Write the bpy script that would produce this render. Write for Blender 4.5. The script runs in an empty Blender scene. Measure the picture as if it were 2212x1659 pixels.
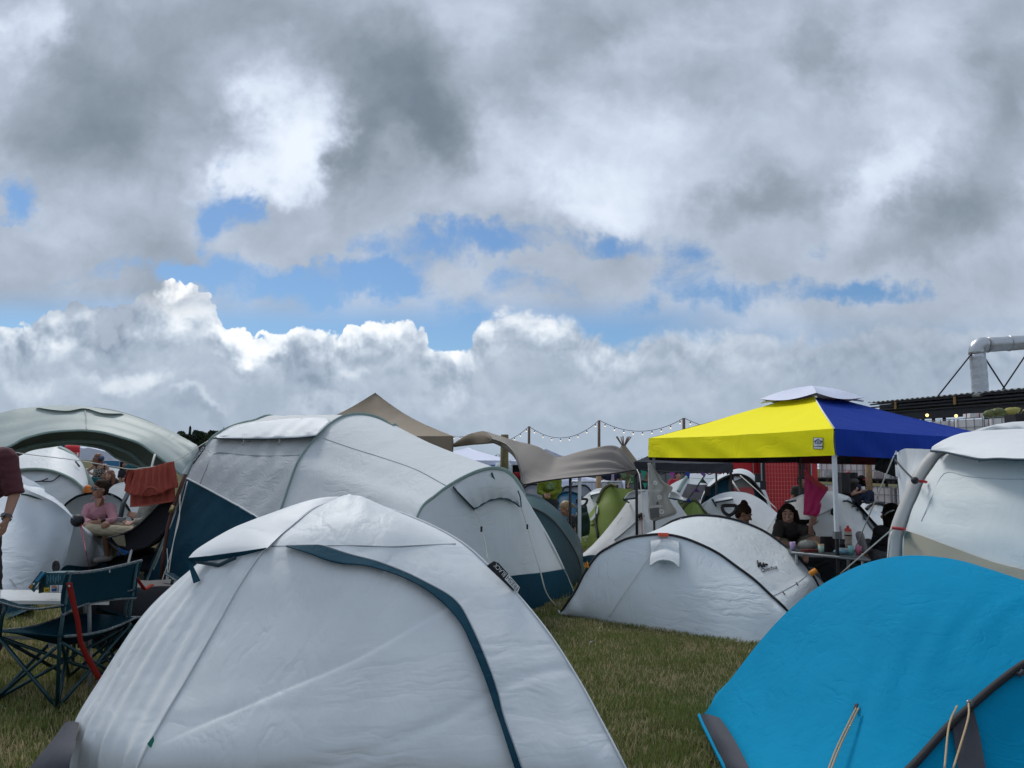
import bpy, math, random
import numpy as np
from mathutils import Vector, Matrix
from mathutils.bvhtree import BVHTree
random.seed(7); RNG = np.random.default_rng(11)
scene = bpy.context.scene
COL = scene.collection

# ---------------------------------------------------------------- camera
CAM_H = 1.58
PITCH = math.atan((1004 - 829.5) / 1639)
ROLL = math.radians(0.7)
cam_d = bpy.data.cameras.new('camera'); cam = bpy.data.objects.new('camera', cam_d); COL.objects.link(cam)
cam_d.sensor_width = 36; cam_d.lens = 36 * 1639 / 2212; cam_d.clip_end = 5000; cam_d.clip_start = 0.05
CROT = (Matrix.Rotation(math.pi / 2 + PITCH, 3, 'X') @ Matrix.Rotation(ROLL, 3, 'Z'))
cam.matrix_world = Matrix.Translation((0, 0, CAM_H)) @ CROT.to_4x4()
scene.camera = cam
CAM = Vector((0, 0, CAM_H))
def ray(x, y):
    return CROT @ Vector(((x - 1106) / 1639, -(y - 829.5) / 1639, -1))
def P(x, y, Y):
    d = ray(x, y); return CAM + d * (Y / d.y)
def G(x, y, z=0.0):
    d = ray(x, y); return CAM + d * ((z - CAM_H) / d.z)
def HZ(x, Y, z):
    """world point at picture column x (near the horizon), depth Y, height z"""
    p = P(x, 1004, Y); p.z = z; return p

# ---------------------------------------------------------------- node helper
class NT:
    def __init__(s, tree): s.t = tree; s.n = tree.nodes; s.l = tree.links
    def new(s, typ, **k):
        n = s.n.new(typ)
        for a, v in k.items(): setattr(n, a, v)
        return n
    def put(s, sock, v):
        if isinstance(v, bpy.types.NodeSocket): s.l.new(v, sock)
        elif v is not None: sock.default_value = v
    def m(s, op, a, b=None, c=None, clamp=False):
        n = s.new('ShaderNodeMath', operation=op, use_clamp=clamp)
        for i, v in enumerate((a, b, c)): s.put(n.inputs[i], v) if v is not None else None
        return n.outputs[0]
    def v(s, op, a, b=None, c=None, scale=None):
        n = s.new('ShaderNodeVectorMath', operation=op)
        for i, v in enumerate((a, b, c)):
            if v is not None: s.put(n.inputs[i], v)
        if scale is not None: s.put(n.inputs['Scale'], scale)
        return n.outputs['Value'] if op in ('LENGTH', 'DOT_PRODUCT', 'DISTANCE') else n.outputs[0]
    def noise(s, vec, scale, detail=4, rough=.5, dist=0, out=0, typ='FBM', lac=2.0):
        n = s.new('ShaderNodeTexNoise', noise_type=typ)
        s.put(n.inputs['Vector'], vec); s.put(n.inputs['Scale'], scale); s.put(n.inputs['Detail'], detail)
        s.put(n.inputs['Roughness'], rough); s.put(n.inputs['Distortion'], dist); s.put(n.inputs['Lacunarity'], lac)
        return n.outputs[out]
    def vor(s, vec, scale, feature='F1', detail=0, smooth=None, rough=.5, rnd=1):
        n = s.new('ShaderNodeTexVoronoi', feature=feature)
        s.put(n.inputs['Vector'], vec); s.put(n.inputs['Scale'], scale)
        if 'Detail' in n.inputs: s.put(n.inputs['Detail'], detail); s.put(n.inputs['Roughness'], rough)
        s.put(n.inputs['Randomness'], rnd)
        if smooth is not None: s.put(n.inputs['Smoothness'], smooth)
        return n.outputs['Distance']
    def map(s, val, a, b, c=0., d=1., smooth=True):
        n = s.new('ShaderNodeMapRange', interpolation_type='SMOOTHSTEP' if smooth else 'LINEAR')
        for k, v in zip((0, 1, 2, 3, 4), (val, a, b, c, d)): s.put(n.inputs[k], v)
        return n.outputs[0]
    def mix(s, f, a, b, blend='MIX'):
        n = s.new('ShaderNodeMix', data_type='RGBA', blend_type=blend)
        s.put(n.inputs[0], f); s.put(n.inputs[6], a); s.put(n.inputs[7], b)
        return n.outputs[2]
    def comb(s, x, y, z=0.):
        n = s.new('ShaderNodeCombineXYZ')
        for i, v in enumerate((x, y, z)): s.put(n.inputs[i], v)
        return n.outputs[0]
    def sep(s, v):
        n = s.new('ShaderNodeSeparateXYZ'); s.put(n.inputs[0], v); return n.outputs
def lin(r, g=None, b=None):
    if g is None: r, g, b = r
    f = lambda c: (c / 255 / 12.92) if c <= 10 else ((c / 255 + .055) / 1.055) ** 2.4
    return (f(r), f(g), f(b), 1)

# ---------------------------------------------------------------- sun and exposure
SUN_EL, SUN_AZ = math.radians(52), math.radians(-28)      # azimuth from +Y towards +X
sd = bpy.data.lights.new('sun', 'SUN'); sd.energy = SUN_E = 1.5; sd.angle = math.radians(16); sd.color = (1, .97, .92)
so = bpy.data.objects.new('sun', sd); COL.objects.link(so)
sdir = Vector((math.sin(SUN_AZ) * math.cos(SUN_EL), math.cos(SUN_AZ) * math.cos(SUN_EL), math.sin(SUN_EL)))
so.rotation_euler = sdir.to_track_quat('Z', 'Y').to_euler()
scene.view_settings.view_transform = 'Standard'; scene.view_settings.look = 'None'
scene.view_settings.exposure = .32; scene.view_settings.gamma = 1
scene.view_settings.use_curve_mapping = False

# ---------------------------------------------------------------- sky: clear-sky model + procedural cloud decks
world = bpy.data.worlds.new('World'); scene.world = world; world.use_nodes = True
w = NT(world.node_tree); world.node_tree.nodes.clear()
geo = w.new('ShaderNodeTexCoord').outputs['Generated']
dx, dy, dz = w.sep(geo)[:3]
ady = w.m('MAXIMUM', w.m('ABSOLUTE', dy), .12)
U = w.m('DIVIDE', dx, ady); V = w.m('DIVIDE', w.m('MAXIMUM', dz, -.02), ady)
UV = w.comb(U, V, 0.)
def sky_uv(x, y):
    d = ray(x, y); return d.x / d.y, d.z / d.y
def n2(vec, *a, **k):
    o = w.noise(vec, *a, **k); o.node.noise_dimensions = '2D'; return o
wn = w.v('SUBTRACT', n2(UV, 5.5, 5, .62, out=1), (.5, .5, .5))
WUV = w.v('MULTIPLY_ADD', wn, (.21, .17, 0), UV)
WB = w.v('MULTIPLY_ADD', wn, (.035, .035, 0), UV)
def blob(cx, cy, rx, ry, amp=1., rot=0):
    u0, v0 = sky_uv(cx, cy)
    if rot:
        c_, s_ = math.cos(rot), math.sin(rot)
        d = w.v('SUBTRACT', WUV, (u0, v0, 0))
        d = w.v('LENGTH', w.comb(w.v('DOT_PRODUCT', d, (c_ * 1639 / rx, s_ * 1639 / rx, 0)), w.v('DOT_PRODUCT', d, (-s_ * 1639 / ry, c_ * 1639 / ry, 0))))
    else:
        k_ = (1639 / rx, 1639 / ry, 0)
        d = w.v('LENGTH', w.v('MULTIPLY_ADD', WUV, k_, (-u0 * k_[0], -v0 * k_[1], 0)))
    return w.map(d, 0., 1., amp, 0.)
def total(bl, base=0.):
    acc = base
    for b in bl: acc = w.m('ADD', acc, blob(*b))
    return acc
PP = w.v('MULTIPLY_ADD', wn, (.06, .06, 0.), w.v('MULTIPLY', UV, (1., 1.15, 1.)))
fb = n2(PP, 3.0, 7, .54, .1)
fb2 = n2(w.v('ADD', PP, (3.1, 1.7, 0.)), 7., 7, .58, .15)
bright = total([
    (240, 230, 420, 330, -.34), (60, 60, 110, 150, .30), (880, 210, 330, 240, -.40), (960, 250, 180, 120, -.16), (520, 40, 420, 130, -.20), (1180, 60, 170, 120, -.16),
    (600, 290, 175, 190, .50), (540, 390, 200, 60, .30), (650, 340, 110, 90, .22), (300, 560, 260, 120, -.20), (230, 640, 220, 90, -.12),
    (750, 330, 80, 190, -.2), (1330, 330, 380, 260, .34), (1240, 430, 260, 90, .24), (1420, 90, 260, 110, .16), (1800, 120, 150, 170, -.26), (1660, 420, 210, 90, -.2, .25), (1900, 300, 200, 200, .10),
    (2080, 430, 260, 180, -.34, .4), (2190, 200, 160, 260, -.22), (1880, 400, 110, 220, .22, -.5), (1980, 560, 180, 60, -.10), (750, 620, 160, 60, -.06)], .495)
bright = w.m('MULTIPLY_ADD', w.m('SUBTRACT', fb, .5), .42, bright)
bright = w.m('MULTIPLY_ADD', w.m('SUBTRACT', fb2, .5), .28, bright)
rel = w.m('SUBTRACT', n2(w.v('ADD', PP, (.0, -.035, 0)), 5., 5, .55, .2), n2(w.v('ADD', PP, (.0, .02, 0)), 5., 5, .55, .2))
bright = w.m('MULTIPLY_ADD', rel, .3, bright)
rmp = w.new('ShaderNodeValToRGB'); w.put(rmp.inputs[0], bright)
cr = rmp.color_ramp; cr.interpolation = 'B_SPLINE'
for i, (p_, c_) in enumerate([(0, (106, 118, 132)), (.2, (128, 140, 152)), (.38, (149, 160, 174)), (.55, (171, 183, 200)), (.75, (200, 211, 228)), (1, (226, 234, 244))]):
    e = cr.elements[i] if i < 2 else cr.elements.new(p_)
    e.position = p_; e.color = lin(c_)
deck = rmp.outputs[0]
hole = total([
    (478, 455, 115, 115, 1.2), (20, 430, 120, 120, 1.), (640, 645, 330, 90, 1.15), (385, 605, 140, 60, .9), (800, 600, 210, 105, .95), (960, 520, 270, 80, 1.1),
    (480, 590, 140, 65, .65), (200, 600, 260, 40, .4), (1170, 620, 200, 65, .65), (1290, 515, 270, 70, 1.05), (1540, 560, 120, 100, .8), (1430, 610, 150, 50, .45),
    (1560, 665, 330, 65, .8), (1880, 645, 250, 60, 1.), (1800, 530, 60, 60, .6), (1010, 690, 170, 85, .85), (700, 560, 200, 40, -.5), (740, 620, 90, 60, -.55), (1190, 565, 130, 60, -.8), (1320, 600, 160, 45, -.5), (1680, 560, 120, 130, -.9), (60, 530, 130, 45, -.8)], 0.)
hole = w.m('MULTIPLY_ADD', w.m('SUBTRACT', n2(UV, 8., 7, .64, .3), .5), w.map(hole, -.05, .30, .25, 2.3), hole)
cover = w.map(hole, .08, 1.02, 1., 0.)
sky = w.new('ShaderNodeTexSky', sky_type='NISHITA', sun_disc=False)
sky.sun_elevation = SUN_EL; sky.sun_rotation = SUN_AZ; sky.air_density = 1.; sky.dust_density = .6; sky.ozone_density = 3.
blue = w.mix(1., sky.outputs[0], (.052, .066, .077, 1), 'MULTIPLY')
fc = w.new('ShaderNodeFloatCurve')
w.put(fc.inputs['Value'], w.m('MULTIPLY_ADD', U, .5, .5))
prof = [(0, 690), (60, 690), (140, 655), (165, 645), (280, 650), (300, 625), (335, 606), (375, 600), (440, 622), (472, 655), (482, 694), (560, 712), (640, 703), (700, 720), (755, 694), (830, 684), (885, 684), (915, 715), (955, 748), (1005, 745), (1030, 700), (1080, 665), (1140, 660), (1230, 682), (1270, 712), (1340, 735), (1440, 705), (1520, 722), (1600, 700), (1700, 720), (1840, 702), (1950, 690), (2060, 700), (2200, 690)]
pts = [(sky_uv(x_, y_)[0] * .5 + .5, sky_uv(x_, y_)[1] * 2) for x_, y_ in prof]
cv_ = fc.mapping.curves[0]
cv_.points[0].location = (0, pts[0][1]); cv_.points[1].location = (1, pts[-1][1])
for p_ in pts: cv_.points.new(*p_)
fc.mapping.update()
def billow(off):
    a = w.v('ADD', WB, off)
    return w.m('ABSOLUTE', w.m('MULTIPLY_ADD', n2(a, 20., 3, .55), 2., -1.)), n2(a, 8., 5, .55, .3)
b0, c0 = billow((0, 0, 0)); b1, c1 = billow((.004, .012, 0))
edge = w.m('MULTIPLY_ADD', b0, .034, w.m('MULTIPLY_ADD', n2(UV, 40., 3, .6), .018, -.02))
top = w.m('MULTIPLY_ADD', fc.outputs[0], .5, edge)
depth = w.m('SUBTRACT', top, V)
crisp = w.map(U, -.12, .1, .003, .016)
cmask = w.map(depth, w.m('MULTIPLY', crisp, -.6), crisp)
relc = w.m('ADD', w.m('MULTIPLY', w.m('SUBTRACT', b0, b1), .55), w.m('MULTIPLY', w.m('SUBTRACT', c0, c1), 1.6))
cum = total([(390, 655, 140, 120, .72), (230, 650, 90, 18, .4), (620, 735, 200, 55, .46), (830, 725, 160, 60, .5), (480, 730, 120, 50, .38), (1130, 690, 150, 60, .42), (1010, 760, 110, 50, .3), (1340, 740, 160, 40, .18), (1560, 735, 170, 45, .2),
             (60, 720, 70, 60, .36), (170, 740, 60, 60, .3), (260, 830, 110, 50, .36), (60, 850, 90, 60, .2), (1900, 705, 110, 30, .28),
             (235, 712, 130, 55, -.30), (700, 880, 130, 22, .18), (400, 880, 80, 26, .22), (780, 835, 70, 22, .18), (1000, 870, 200, 30, .14), (1450, 860, 140, 50, .12), (1960, 800, 350, 110, -.12), (420, 915, 160, 28, -.14)], .38)
rgain = w.m('MULTIPLY', w.map(depth, .015, .085, 1., .20), w.map(U, -.1, .3, 1., .55))
cum = w.m('MULTIPLY_ADD', relc, rgain, cum)
cum = w.m('MULTIPLY_ADD', w.m('SUBTRACT', c0, .5), .36, cum)
cum = w.m('ADD', cum, w.map(depth, 0., .03, .12, 0.))
rm2 = w.new('ShaderNodeValToRGB'); w.put(rm2.inputs[0], cum); cr = rm2.color_ramp; cr.interpolation = 'B_SPLINE'
for i, (p_, c_) in enumerate([(0, (122, 138, 156)), (.22, (144, 159, 176)), (.42, (166, 179, 195)), (.6, (190, 201, 214)), (.8, (218, 226, 234)), (1, (242, 244, 246))]):
    e = cr.elements[i] if i < 2 else cr.elements.new(p_)
    e.position = p_; e.color = lin(c_)
hz = w.map(V, .0, .13, .62, .0)
bank = w.mix(hz, rm2.outputs[0], lin(156, 170, 186))
col = w.mix(cmask, blue, bank)
front = w.map(w.m('MULTIPLY_ADD', w.m('SUBTRACT', b0, .4), .5, total([(240, 705, 120, 60, .95), (20, 640, 120, 55, .9)], 0.)), .3, .75, 0., .85)
lowfade = w.m('MAXIMUM', w.map(V, .175, .235, 0., 1.), front)
lowfade = w.m('MAXIMUM', lowfade, w.m('MULTIPLY', w.map(U, .12, .35), w.map(V, .12, .22)))
col = w.mix(w.m('MULTIPLY', cover, lowfade), col, deck)
bgn = w.new('ShaderNodeBackground'); w.put(bgn.inputs[0], col); bgn.inputs[1].default_value = .94
wo = w.new('ShaderNodeOutputWorld'); w.l.new(bgn.outputs[0], wo.inputs[0])
world.cycles.sampling_method = 'MANUAL'; world.cycles.sample_map_resolution = 512
scene.cycles.use_adaptive_sampling = True; scene.cycles.adaptive_threshold = .02; scene.cycles.adaptive_min_samples = 12
scene.cycles.max_bounces = 5; scene.cycles.diffuse_bounces = 3; scene.cycles.glossy_bounces = 2; scene.cycles.transmission_bounces = 3
# ---------------------------------------------------------------- materials
MATS = {}
def mat(name, col, rough=.6, metal=0., bump=0., bscale=30., var=.0, spec=.5, trans=0., alpha=1., emit=None, sheen=0., coat=0.):
    if name in MATS: return MATS[name]
    m = bpy.data.materials.new(name); m.use_nodes = True; MATS[name] = m
    t = NT(m.node_tree); b = m.node_tree.nodes['Principled BSDF']
    c = lin(*col) if max(col[:3]) > 1.001 else (*col[:3], 1)
    b.inputs['Base Color'].default_value = c
    b.inputs['Roughness'].default_value = rough; b.inputs['Metallic'].default_value = metal
    b.inputs['Specular IOR Level'].default_value = spec
    if trans: b.inputs['Transmission Weight'].default_value = trans
    if alpha < 1: b.inputs['Alpha'].default_value = alpha
    if sheen: b.inputs['Sheen Weight'].default_value = sheen
    if coat: b.inputs['Coat Weight'].default_value = coat
    if emit: b.inputs['Emission Color'].default_value = (*emit[:3], 1); b.inputs['Emission Strength'].default_value = emit[3]
    if bump or var:
        oc = t.new('ShaderNodeTexCoord').outputs['Object']
        n = t.noise(oc, bscale, 4, .6)
        if bump:
            bp = t.new('ShaderNodeBump'); t.put(bp.inputs['Strength'], .6); t.put(bp.inputs['Distance'], bump); t.put(bp.inputs['Height'], n)
            t.l.new(bp.outputs[0], b.inputs['Normal'])
        if var:
            n3 = t.noise(oc, bscale * .25, 5, .65)
            f = t.map(n3, .3, .7, 1 - var, 1 + var, smooth=False)
            t.l.new(t.mix(1., c, t.comb(f, f, f), 'MULTIPLY'), b.inputs['Base Color'])
    return m

def fabric(name, col, rough=.6, crease=1., scale=1., trans=.0, weave=1., dirt=.06, spec=.22, stretch=(1, 1, 1)):
    """tent cloth: long pulled folds, sharp crumple creases, faint weave, a little dust"""
    if name in MATS: return MATS[name]
    m = bpy.data.materials.new(name); m.use_nodes = True; MATS[name] = m
    t = NT(m.node_tree); b = m.node_tree.nodes['Principled BSDF']
    c = lin(*col) if max(col[:3]) > 1.001 else (*col[:3], 1)
    oc = t.new('ShaderNodeTexCoord').outputs['Object']
    oc = t.v('MULTIPLY', oc, stretch)
    wv = t.v('SUBTRACT', t.noise(oc, 1.6 * scale, 3, .55, out=1), (.5, .5, .5))
    wp = t.v('MULTIPLY_ADD', wv, (.22, .22, .22), oc)
    def ridge(vec, sc, det, w0):
        r = t.m('ABSOLUTE', t.m('MULTIPLY_ADD', t.noise(vec, sc, det, .5), 2., -1.))
        return t.map(r, 0., w0, 0., 1., smooth=False)
    pn = t.noise(oc, .9 * scale, 3, .55)
    patch = t.map(pn, .46, .64); patch2 = t.map(pn, .56, .40)
    h1 = t.m('MULTIPLY', t.m('MULTIPLY', ridge(t.v('MULTIPLY', wp, (.8, .8, 5.)), 1.5 * scale, 3, .20), patch), .0042)
    h2 = t.m('MULTIPLY', t.m('MULTIPLY', ridge(t.v('MULTIPLY', wp, (4.5, 3.5, 1.1)), 1.5 * scale, 3, .20), patch2), .0035)
    h3 = t.m('MULTIPLY', t.m('MULTIPLY', ridge(wp, 6.5 * scale, 3, .3), patch), .002)
    folds = t.m('MULTIPLY', t.noise(t.v('MULTIPLY', wp, (1., 1., .30)), 3.0 * scale, 3, .5), .011)
    soft = t.m('MULTIPLY', t.noise(oc, 1.2, 2, .5), .04)
    h = t.m('ADD', t.m('ADD', t.m('ADD', h1, h2), h3), t.m('ADD', folds, soft))
    fine = t.noise(oc, 60., 3, .6)
    h = t.m('MULTIPLY_ADD', fine, .0006 * weave, h)
    bp = t.new('ShaderNodeBump'); t.put(bp.inputs['Strength'], min(1., .75 * crease)); t.put(bp.inputs['Distance'], 1.); t.put(bp.inputs['Height'], h)
    t.l.new(bp.outputs[0], b.inputs['Normal'])
    d = t.map(t.noise(oc, 2.3, 6, .7), .35, .75, 1 + dirt * .4, 1 - dirt, smooth=False)
    t.l.new(t.mix(1., c, t.comb(d, d, t.m('MULTIPLY', d, .995)), 'MULTIPLY'), b.inputs['Base Color'])
    b.inputs['Roughness'].default_value = rough; b.inputs['Specular IOR Level'].default_value = spec
    if trans:
        tr = t.new('ShaderNodeBsdfTranslucent'); tr.inputs[0].default_value = c
        mx = t.new('ShaderNodeMixShader'); mx.inputs[0].default_value = trans
        out = m.node_tree.nodes['Material Output']
        t.l.new(b.outputs[0], mx.inputs[1]); t.l.new(tr.outputs[0], mx.inputs[2]); t.l.new(mx.outputs[0], out.inputs[0])
    return m

# ---------------------------------------------------------------- objects
ORG = {}
def thing(name, label, cat, base, group=None, kind=None):
    o = bpy.data.objects.new(name, None); COL.objects.link(o); o.empty_display_size = .1
    o.location = base; ORG[o.name] = Vector(base)
    o['label'] = label; o['category'] = cat
    if group: o['group'] = group
    if kind: o['kind'] = kind
    return o
def tag(o, label, cat, group=None, kind=None):
    if label: o['label'] = label
    if cat: o['category'] = cat
    if group: o['group'] = group
    if kind: o['kind'] = kind
    return o
def mesh(name, verts, faces, m, parent=None, smooth=True, label=None):
    v = np.asarray([tuple(p) for p in verts], dtype=float).reshape(-1, 3)
    if parent is not None: org = ORG[parent.name]
    else: org = Vector(((v[:, 0].min() + v[:, 0].max()) / 2, (v[:, 1].min() + v[:, 1].max()) / 2, v[:, 2].min()))
    me = bpy.data.meshes.new(name)
    me.from_pydata((v - np.array(org)).tolist(), [], [tuple(f) for f in faces]); me.validate()
    if smooth: me.polygons.foreach_set('use_smooth', [True] * len(me.polygons))
    me.materials.append(m); me.update()
    o = bpy.data.objects.new(name, me); COL.objects.link(o)
    if parent is not None: o.parent = parent
    else: o.location = org
    ORG[o.name] = Vector(org)
    if label: o['label'] = label
    return o

class B:
    """collects simple solids into one mesh"""
    def __init__(s): s.v = []; s.f = []
    def add(s, v, f):
        n = len(s.v); s.v += [Vector(p) for p in v]; s.f += [tuple(i + n for i in q) for q in f]; return s
    def box(s, c, size, ax=None, bev=0.):
        c = Vector(c); X, Y, Z = ax if ax else (Vector((1, 0, 0)), Vector((0, 1, 0)), Vector((0, 0, 1)))
        h = [k / 2 for k in size]; v = []
        if not bev:
            for i in (-1, 1):
                for j in (-1, 1):
                    for k in (-1, 1): v.append(c + X * h[0] * i + Y * h[1] * j + Z * h[2] * k)
            return s.add(v, [(0, 1, 3, 2), (4, 6, 7, 5), (0, 4, 5, 1), (2, 3, 7, 6), (0, 2, 6, 4), (1, 5, 7, 3)])
        # chamfered along Z only: octagonal prism
        b = min(bev, h[0] * .9, h[1] * .9); o = [(-h[0] + b, -h[1]), (h[0] - b, -h[1]), (h[0], -h[1] + b), (h[0], h[1] - b), (h[0] - b, h[1]), (-h[0] + b, h[1]), (-h[0], h[1] - b), (-h[0], -h[1] + b)]
        for k in (-1, 1): v += [c + X * x + Y * y + Z * h[2] * k for x, y in o]
        return s.add(v, [tuple(range(7, -1, -1)), tuple(range(8, 16))] + [(i, (i + 1) % 8, (i + 1) % 8 + 8, i + 8) for i in range(8)])
    def tube(s, pts, r, seg=8, caps=True, flat=1., up=None):
        pts = [Vector(p) for p in pts]; n = len(pts)
        rs = r if isinstance(r, (list, tuple, np.ndarray)) else [r] * n
        T = [(pts[min(i + 1, n - 1)] - pts[max(i - 1, 0)]).normalized() for i in range(n)]
        nrm = Vector(up) if up is not None else (Vector((0, 0, 1)) if abs(T[0].z) < .9 else Vector((1, 0, 0)))
        v = []
        for i in range(n):
            if up is not None: nrm = Vector(up)
            bn = T[i].cross(nrm)
            if bn.length < 1e-6: bn = T[i].orthogonal()
            bn.normalize(); nrm = bn.cross(T[i]).normalized()
            for k in range(seg):
                a = 2 * math.pi * k / seg
                v.append(pts[i] + (nrm * math.cos(a) * flat + bn * math.sin(a)) * rs[i])
        f = [(i * seg + k, i * seg + (k + 1) % seg, (i + 1) * seg + (k + 1) % seg, (i + 1) * seg + k) for i in range(n - 1) for k in range(seg)]
        if caps: f += [tuple(range(seg - 1, -1, -1)), tuple(range((n - 1) * seg, n * seg))]
        return s.add(v, f)
    def cyl(s, a, b, r, r2=None, seg=12): return s.tube([a, b], [r, r if r2 is None else r2], seg)
    def ball(s, c, r, seg=10, ax=None, sc=(1, 1, 1)):
        c = Vector(c); X, Y, Z = ax if ax else (Vector((1, 0, 0)), Vector((0, 1, 0)), Vector((0, 0, 1)))
        v = []; rows = seg // 2 + 1
        for i in range(rows + 1):
            th = math.pi * i / rows
            for k in range(seg):
                a = 2 * math.pi * k / seg
                v.append(c + (X * math.sin(th) * math.cos(a) * sc[0] + Y * math.sin(th) * math.sin(a) * sc[1] + Z * math.cos(th) * sc[2]) * r)
        return s.add(v, [(i * seg + k, (i + 1) * seg + k, (i + 1) * seg + (k + 1) % seg, i * seg + (k + 1) % seg) for i in range(rows) for k in range(seg)])
    def lathe(s, base, prof, seg=20, axis=Vector((0, 0, 1))):
        axis = Vector(axis).normalized(); X = axis.orthogonal().normalized(); Y = axis.cross(X); base = Vector(base); v = []
        for r, h in prof:
            for k in range(seg):
                a = 2 * math.pi * k / seg; v.append(base + axis * h + (X * math.cos(a) + Y * math.sin(a)) * r)
        n = len(prof)
        return s.add(v, [(i * seg + k, i * seg + (k + 1) % seg, (i + 1) * seg + (k + 1) % seg, (i + 1) * seg + k) for i in range(n - 1) for k in range(seg)])
    def quad(s, a, b, c, d): return s.add([a, b, c, d], [(0, 1, 2, 3)])
    def slab(s, poly, th, nrm=None):
        """polygon given thickness along its normal"""
        poly = [Vector(p) for p in poly]
        if nrm is None:
            nrm = Vector((0, 0, 0))
            for i in range(len(poly)): nrm += (poly[i] - poly[0]).cross(poly[(i + 1) % len(poly)] - poly[0])
        nrm = Vector(nrm).normalized() * th / 2; n = len(poly)
        return s.add([p + nrm for p in poly] + [p - nrm for p in poly], [tuple(range(n)), tuple(range(2 * n - 1, n - 1, -1))] + [(i, i + n, (i + 1) % n + n, (i + 1) % n) for i in range(n)])
    def obj(s, name, m, parent=None, smooth=False, label=None): return mesh(name, s.v, s.f, m, parent, smooth, label)

def smooth_flat(o, ang=40):
    pass

# curves in 3D -------------------------------------------------------------
def spline(pts, n):
    """Catmull-Rom through points, n samples equally spaced along the length"""
    p = np.array([tuple(q) for q in pts], float)
    if len(p) == 2: dense = np.linspace(p[0], p[1], 40)
    else:
        e = np.vstack([2 * p[0] - p[1], p, 2 * p[-1] - p[-2]]); dense = []
        for i in range(1, len(e) - 2):
            t = np.linspace(0, 1, 14, endpoint=False)[:, None]
            a, b, c, d = e[i - 1], e[i], e[i + 1], e[i + 2]
            dense.append(.5 * ((2 * b) + (-a + c) * t + (2 * a - 5 * b + 4 * c - d) * t ** 2 + (-a + 3 * b - 3 * c + d) * t ** 3))
        dense = np.vstack(dense + [p[-1:]])
    L = np.r_[0, np.cumsum(np.linalg.norm(np.diff(dense, axis=0), axis=1))]
    s = np.linspace(0, L[-1], n)
    return np.stack([np.interp(s, L, dense[:, k]) for k in range(3)], 1)
def pc(*pts):
    """pixel curve: entries (x, y, depth) or Vector"""
    return [p if isinstance(p, Vector) else P(*p) for p in pts]
def pcd(pix, y0, y1):
    """pixel curve with depth running from y0 to y1 along it"""
    n = len(pix); return [P(x, y, y0 + (y1 - y0) * i / (n - 1)) for i, (x, y) in enumerate(pix)]

SURF = {}
def loft(name, curves, m, parent=None, n=40, sub=14, bulge=0., label=None, disp=None, wr=.0, key=None, smoothcross=False, close=False, thick=0., ez=None):
    """cloth stretched between consecutive curves; bulge>0 pushes outwards (away from inside), a list gives one per span"""
    C = [spline(c, n) if not isinstance(c, np.ndarray) or len(c) != n else c for c in curves]
    nb = len(C) - 1; bl = bulge if isinstance(bulge, (list, tuple)) else [bulge] * nb
    rows = []
    if smoothcross and len(C) > 2:
        M = np.array(C)                                 # curves x n x 3
        e = np.concatenate([2 * M[:1] - M[1:2], M, 2 * M[-1:] - M[-2:-1]])
        for i in range(1, len(e) - 2):
            for t in np.linspace(0, 1, sub, endpoint=False):
                a, b, c, d = e[i - 1], e[i], e[i + 1], e[i + 2]
                rows.append(.5 * ((2 * b) + (-a + c) * t + (2 * a - 5 * b + 4 * c - d) * t ** 2 + (-a + 3 * b - 3 * c + d) * t ** 3))
        rows.append(M[-1])
    else:
        for i in range(nb):
            for t in np.linspace(0, 1, sub, endpoint=False): rows.append(C[i] * (1 - t) + C[i + 1] * t)
        rows.append(C[-1])
    A = np.array(rows)                                  # R x n x 3
    R = len(A)
    du = np.gradient(A, axis=0); dv = np.gradient(A, axis=1)
    N = np.cross(du, dv); ln = np.linalg.norm(N, axis=2, keepdims=True); N = N / np.maximum(ln, 1e-9)
    mid = A.reshape(-1, 3).mean(0)
    ctr = np.array(ORG[parent.name]) if parent is not None else mid
    sgn = 1. if ((A - np.array([ctr[0], ctr[1], .3])) * N).sum() > 0 else -1.
    N *= sgn
    tt = np.linspace(0, nb, R); w_ = np.array([bl[min(int(q), nb - 1)] * math.sin(math.pi * (q - min(int(q), nb - 1))) for q in tt])
    off = np.repeat(w_[:, None], n, 1)
    vv = np.linspace(0, 1, n)[None, :]
    if ez is not None: off = off * np.sin(np.pi * np.clip(vv, 0, 1)) ** ez
    if disp is not None: off = off + disp(np.linspace(0, 1, R)[:, None], vv)
    if wr:
        q = A * np.array([1, 1, .5]); ph = RNG.uniform(0, 6.28, (6,)); wsum = 0
        for k in range(6):
            dr = RNG.normal(size=3); dr /= np.linalg.norm(dr); fr = 3.5 * 1.55 ** k
            wsum = wsum + np.sin(q @ dr * fr * 2 + ph[k] + 1.5 * np.sin(q @ np.roll(dr, 1) * fr * .8)) / (1.45 ** k)
        off = off + wr * wsum * .5
    A = A + N * off[..., None]
    idx = np.arange(R * n).reshape(R, n)
    f = np.stack([idx[:-1, :-1], idx[1:, :-1], idx[1:, 1:], idx[:-1, 1:]], -1).reshape(-1, 4)
    if sgn < 0: f = f[:, ::-1]
    V_ = A.reshape(-1, 3); F_ = f.tolist()
    o = mesh(name, V_, F_, m, parent, True, label)
    if thick:
        md = o.modifiers.new('thickness', 'SOLIDIFY'); md.thickness = thick; md.offset = -1
    bvh = BVHTree.FromPolygons([tuple(p) for p in V_], F_)
    SURF[o.name] = bvh; o_ = o
    if key: SURF[key] = bvh
    return o
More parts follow.
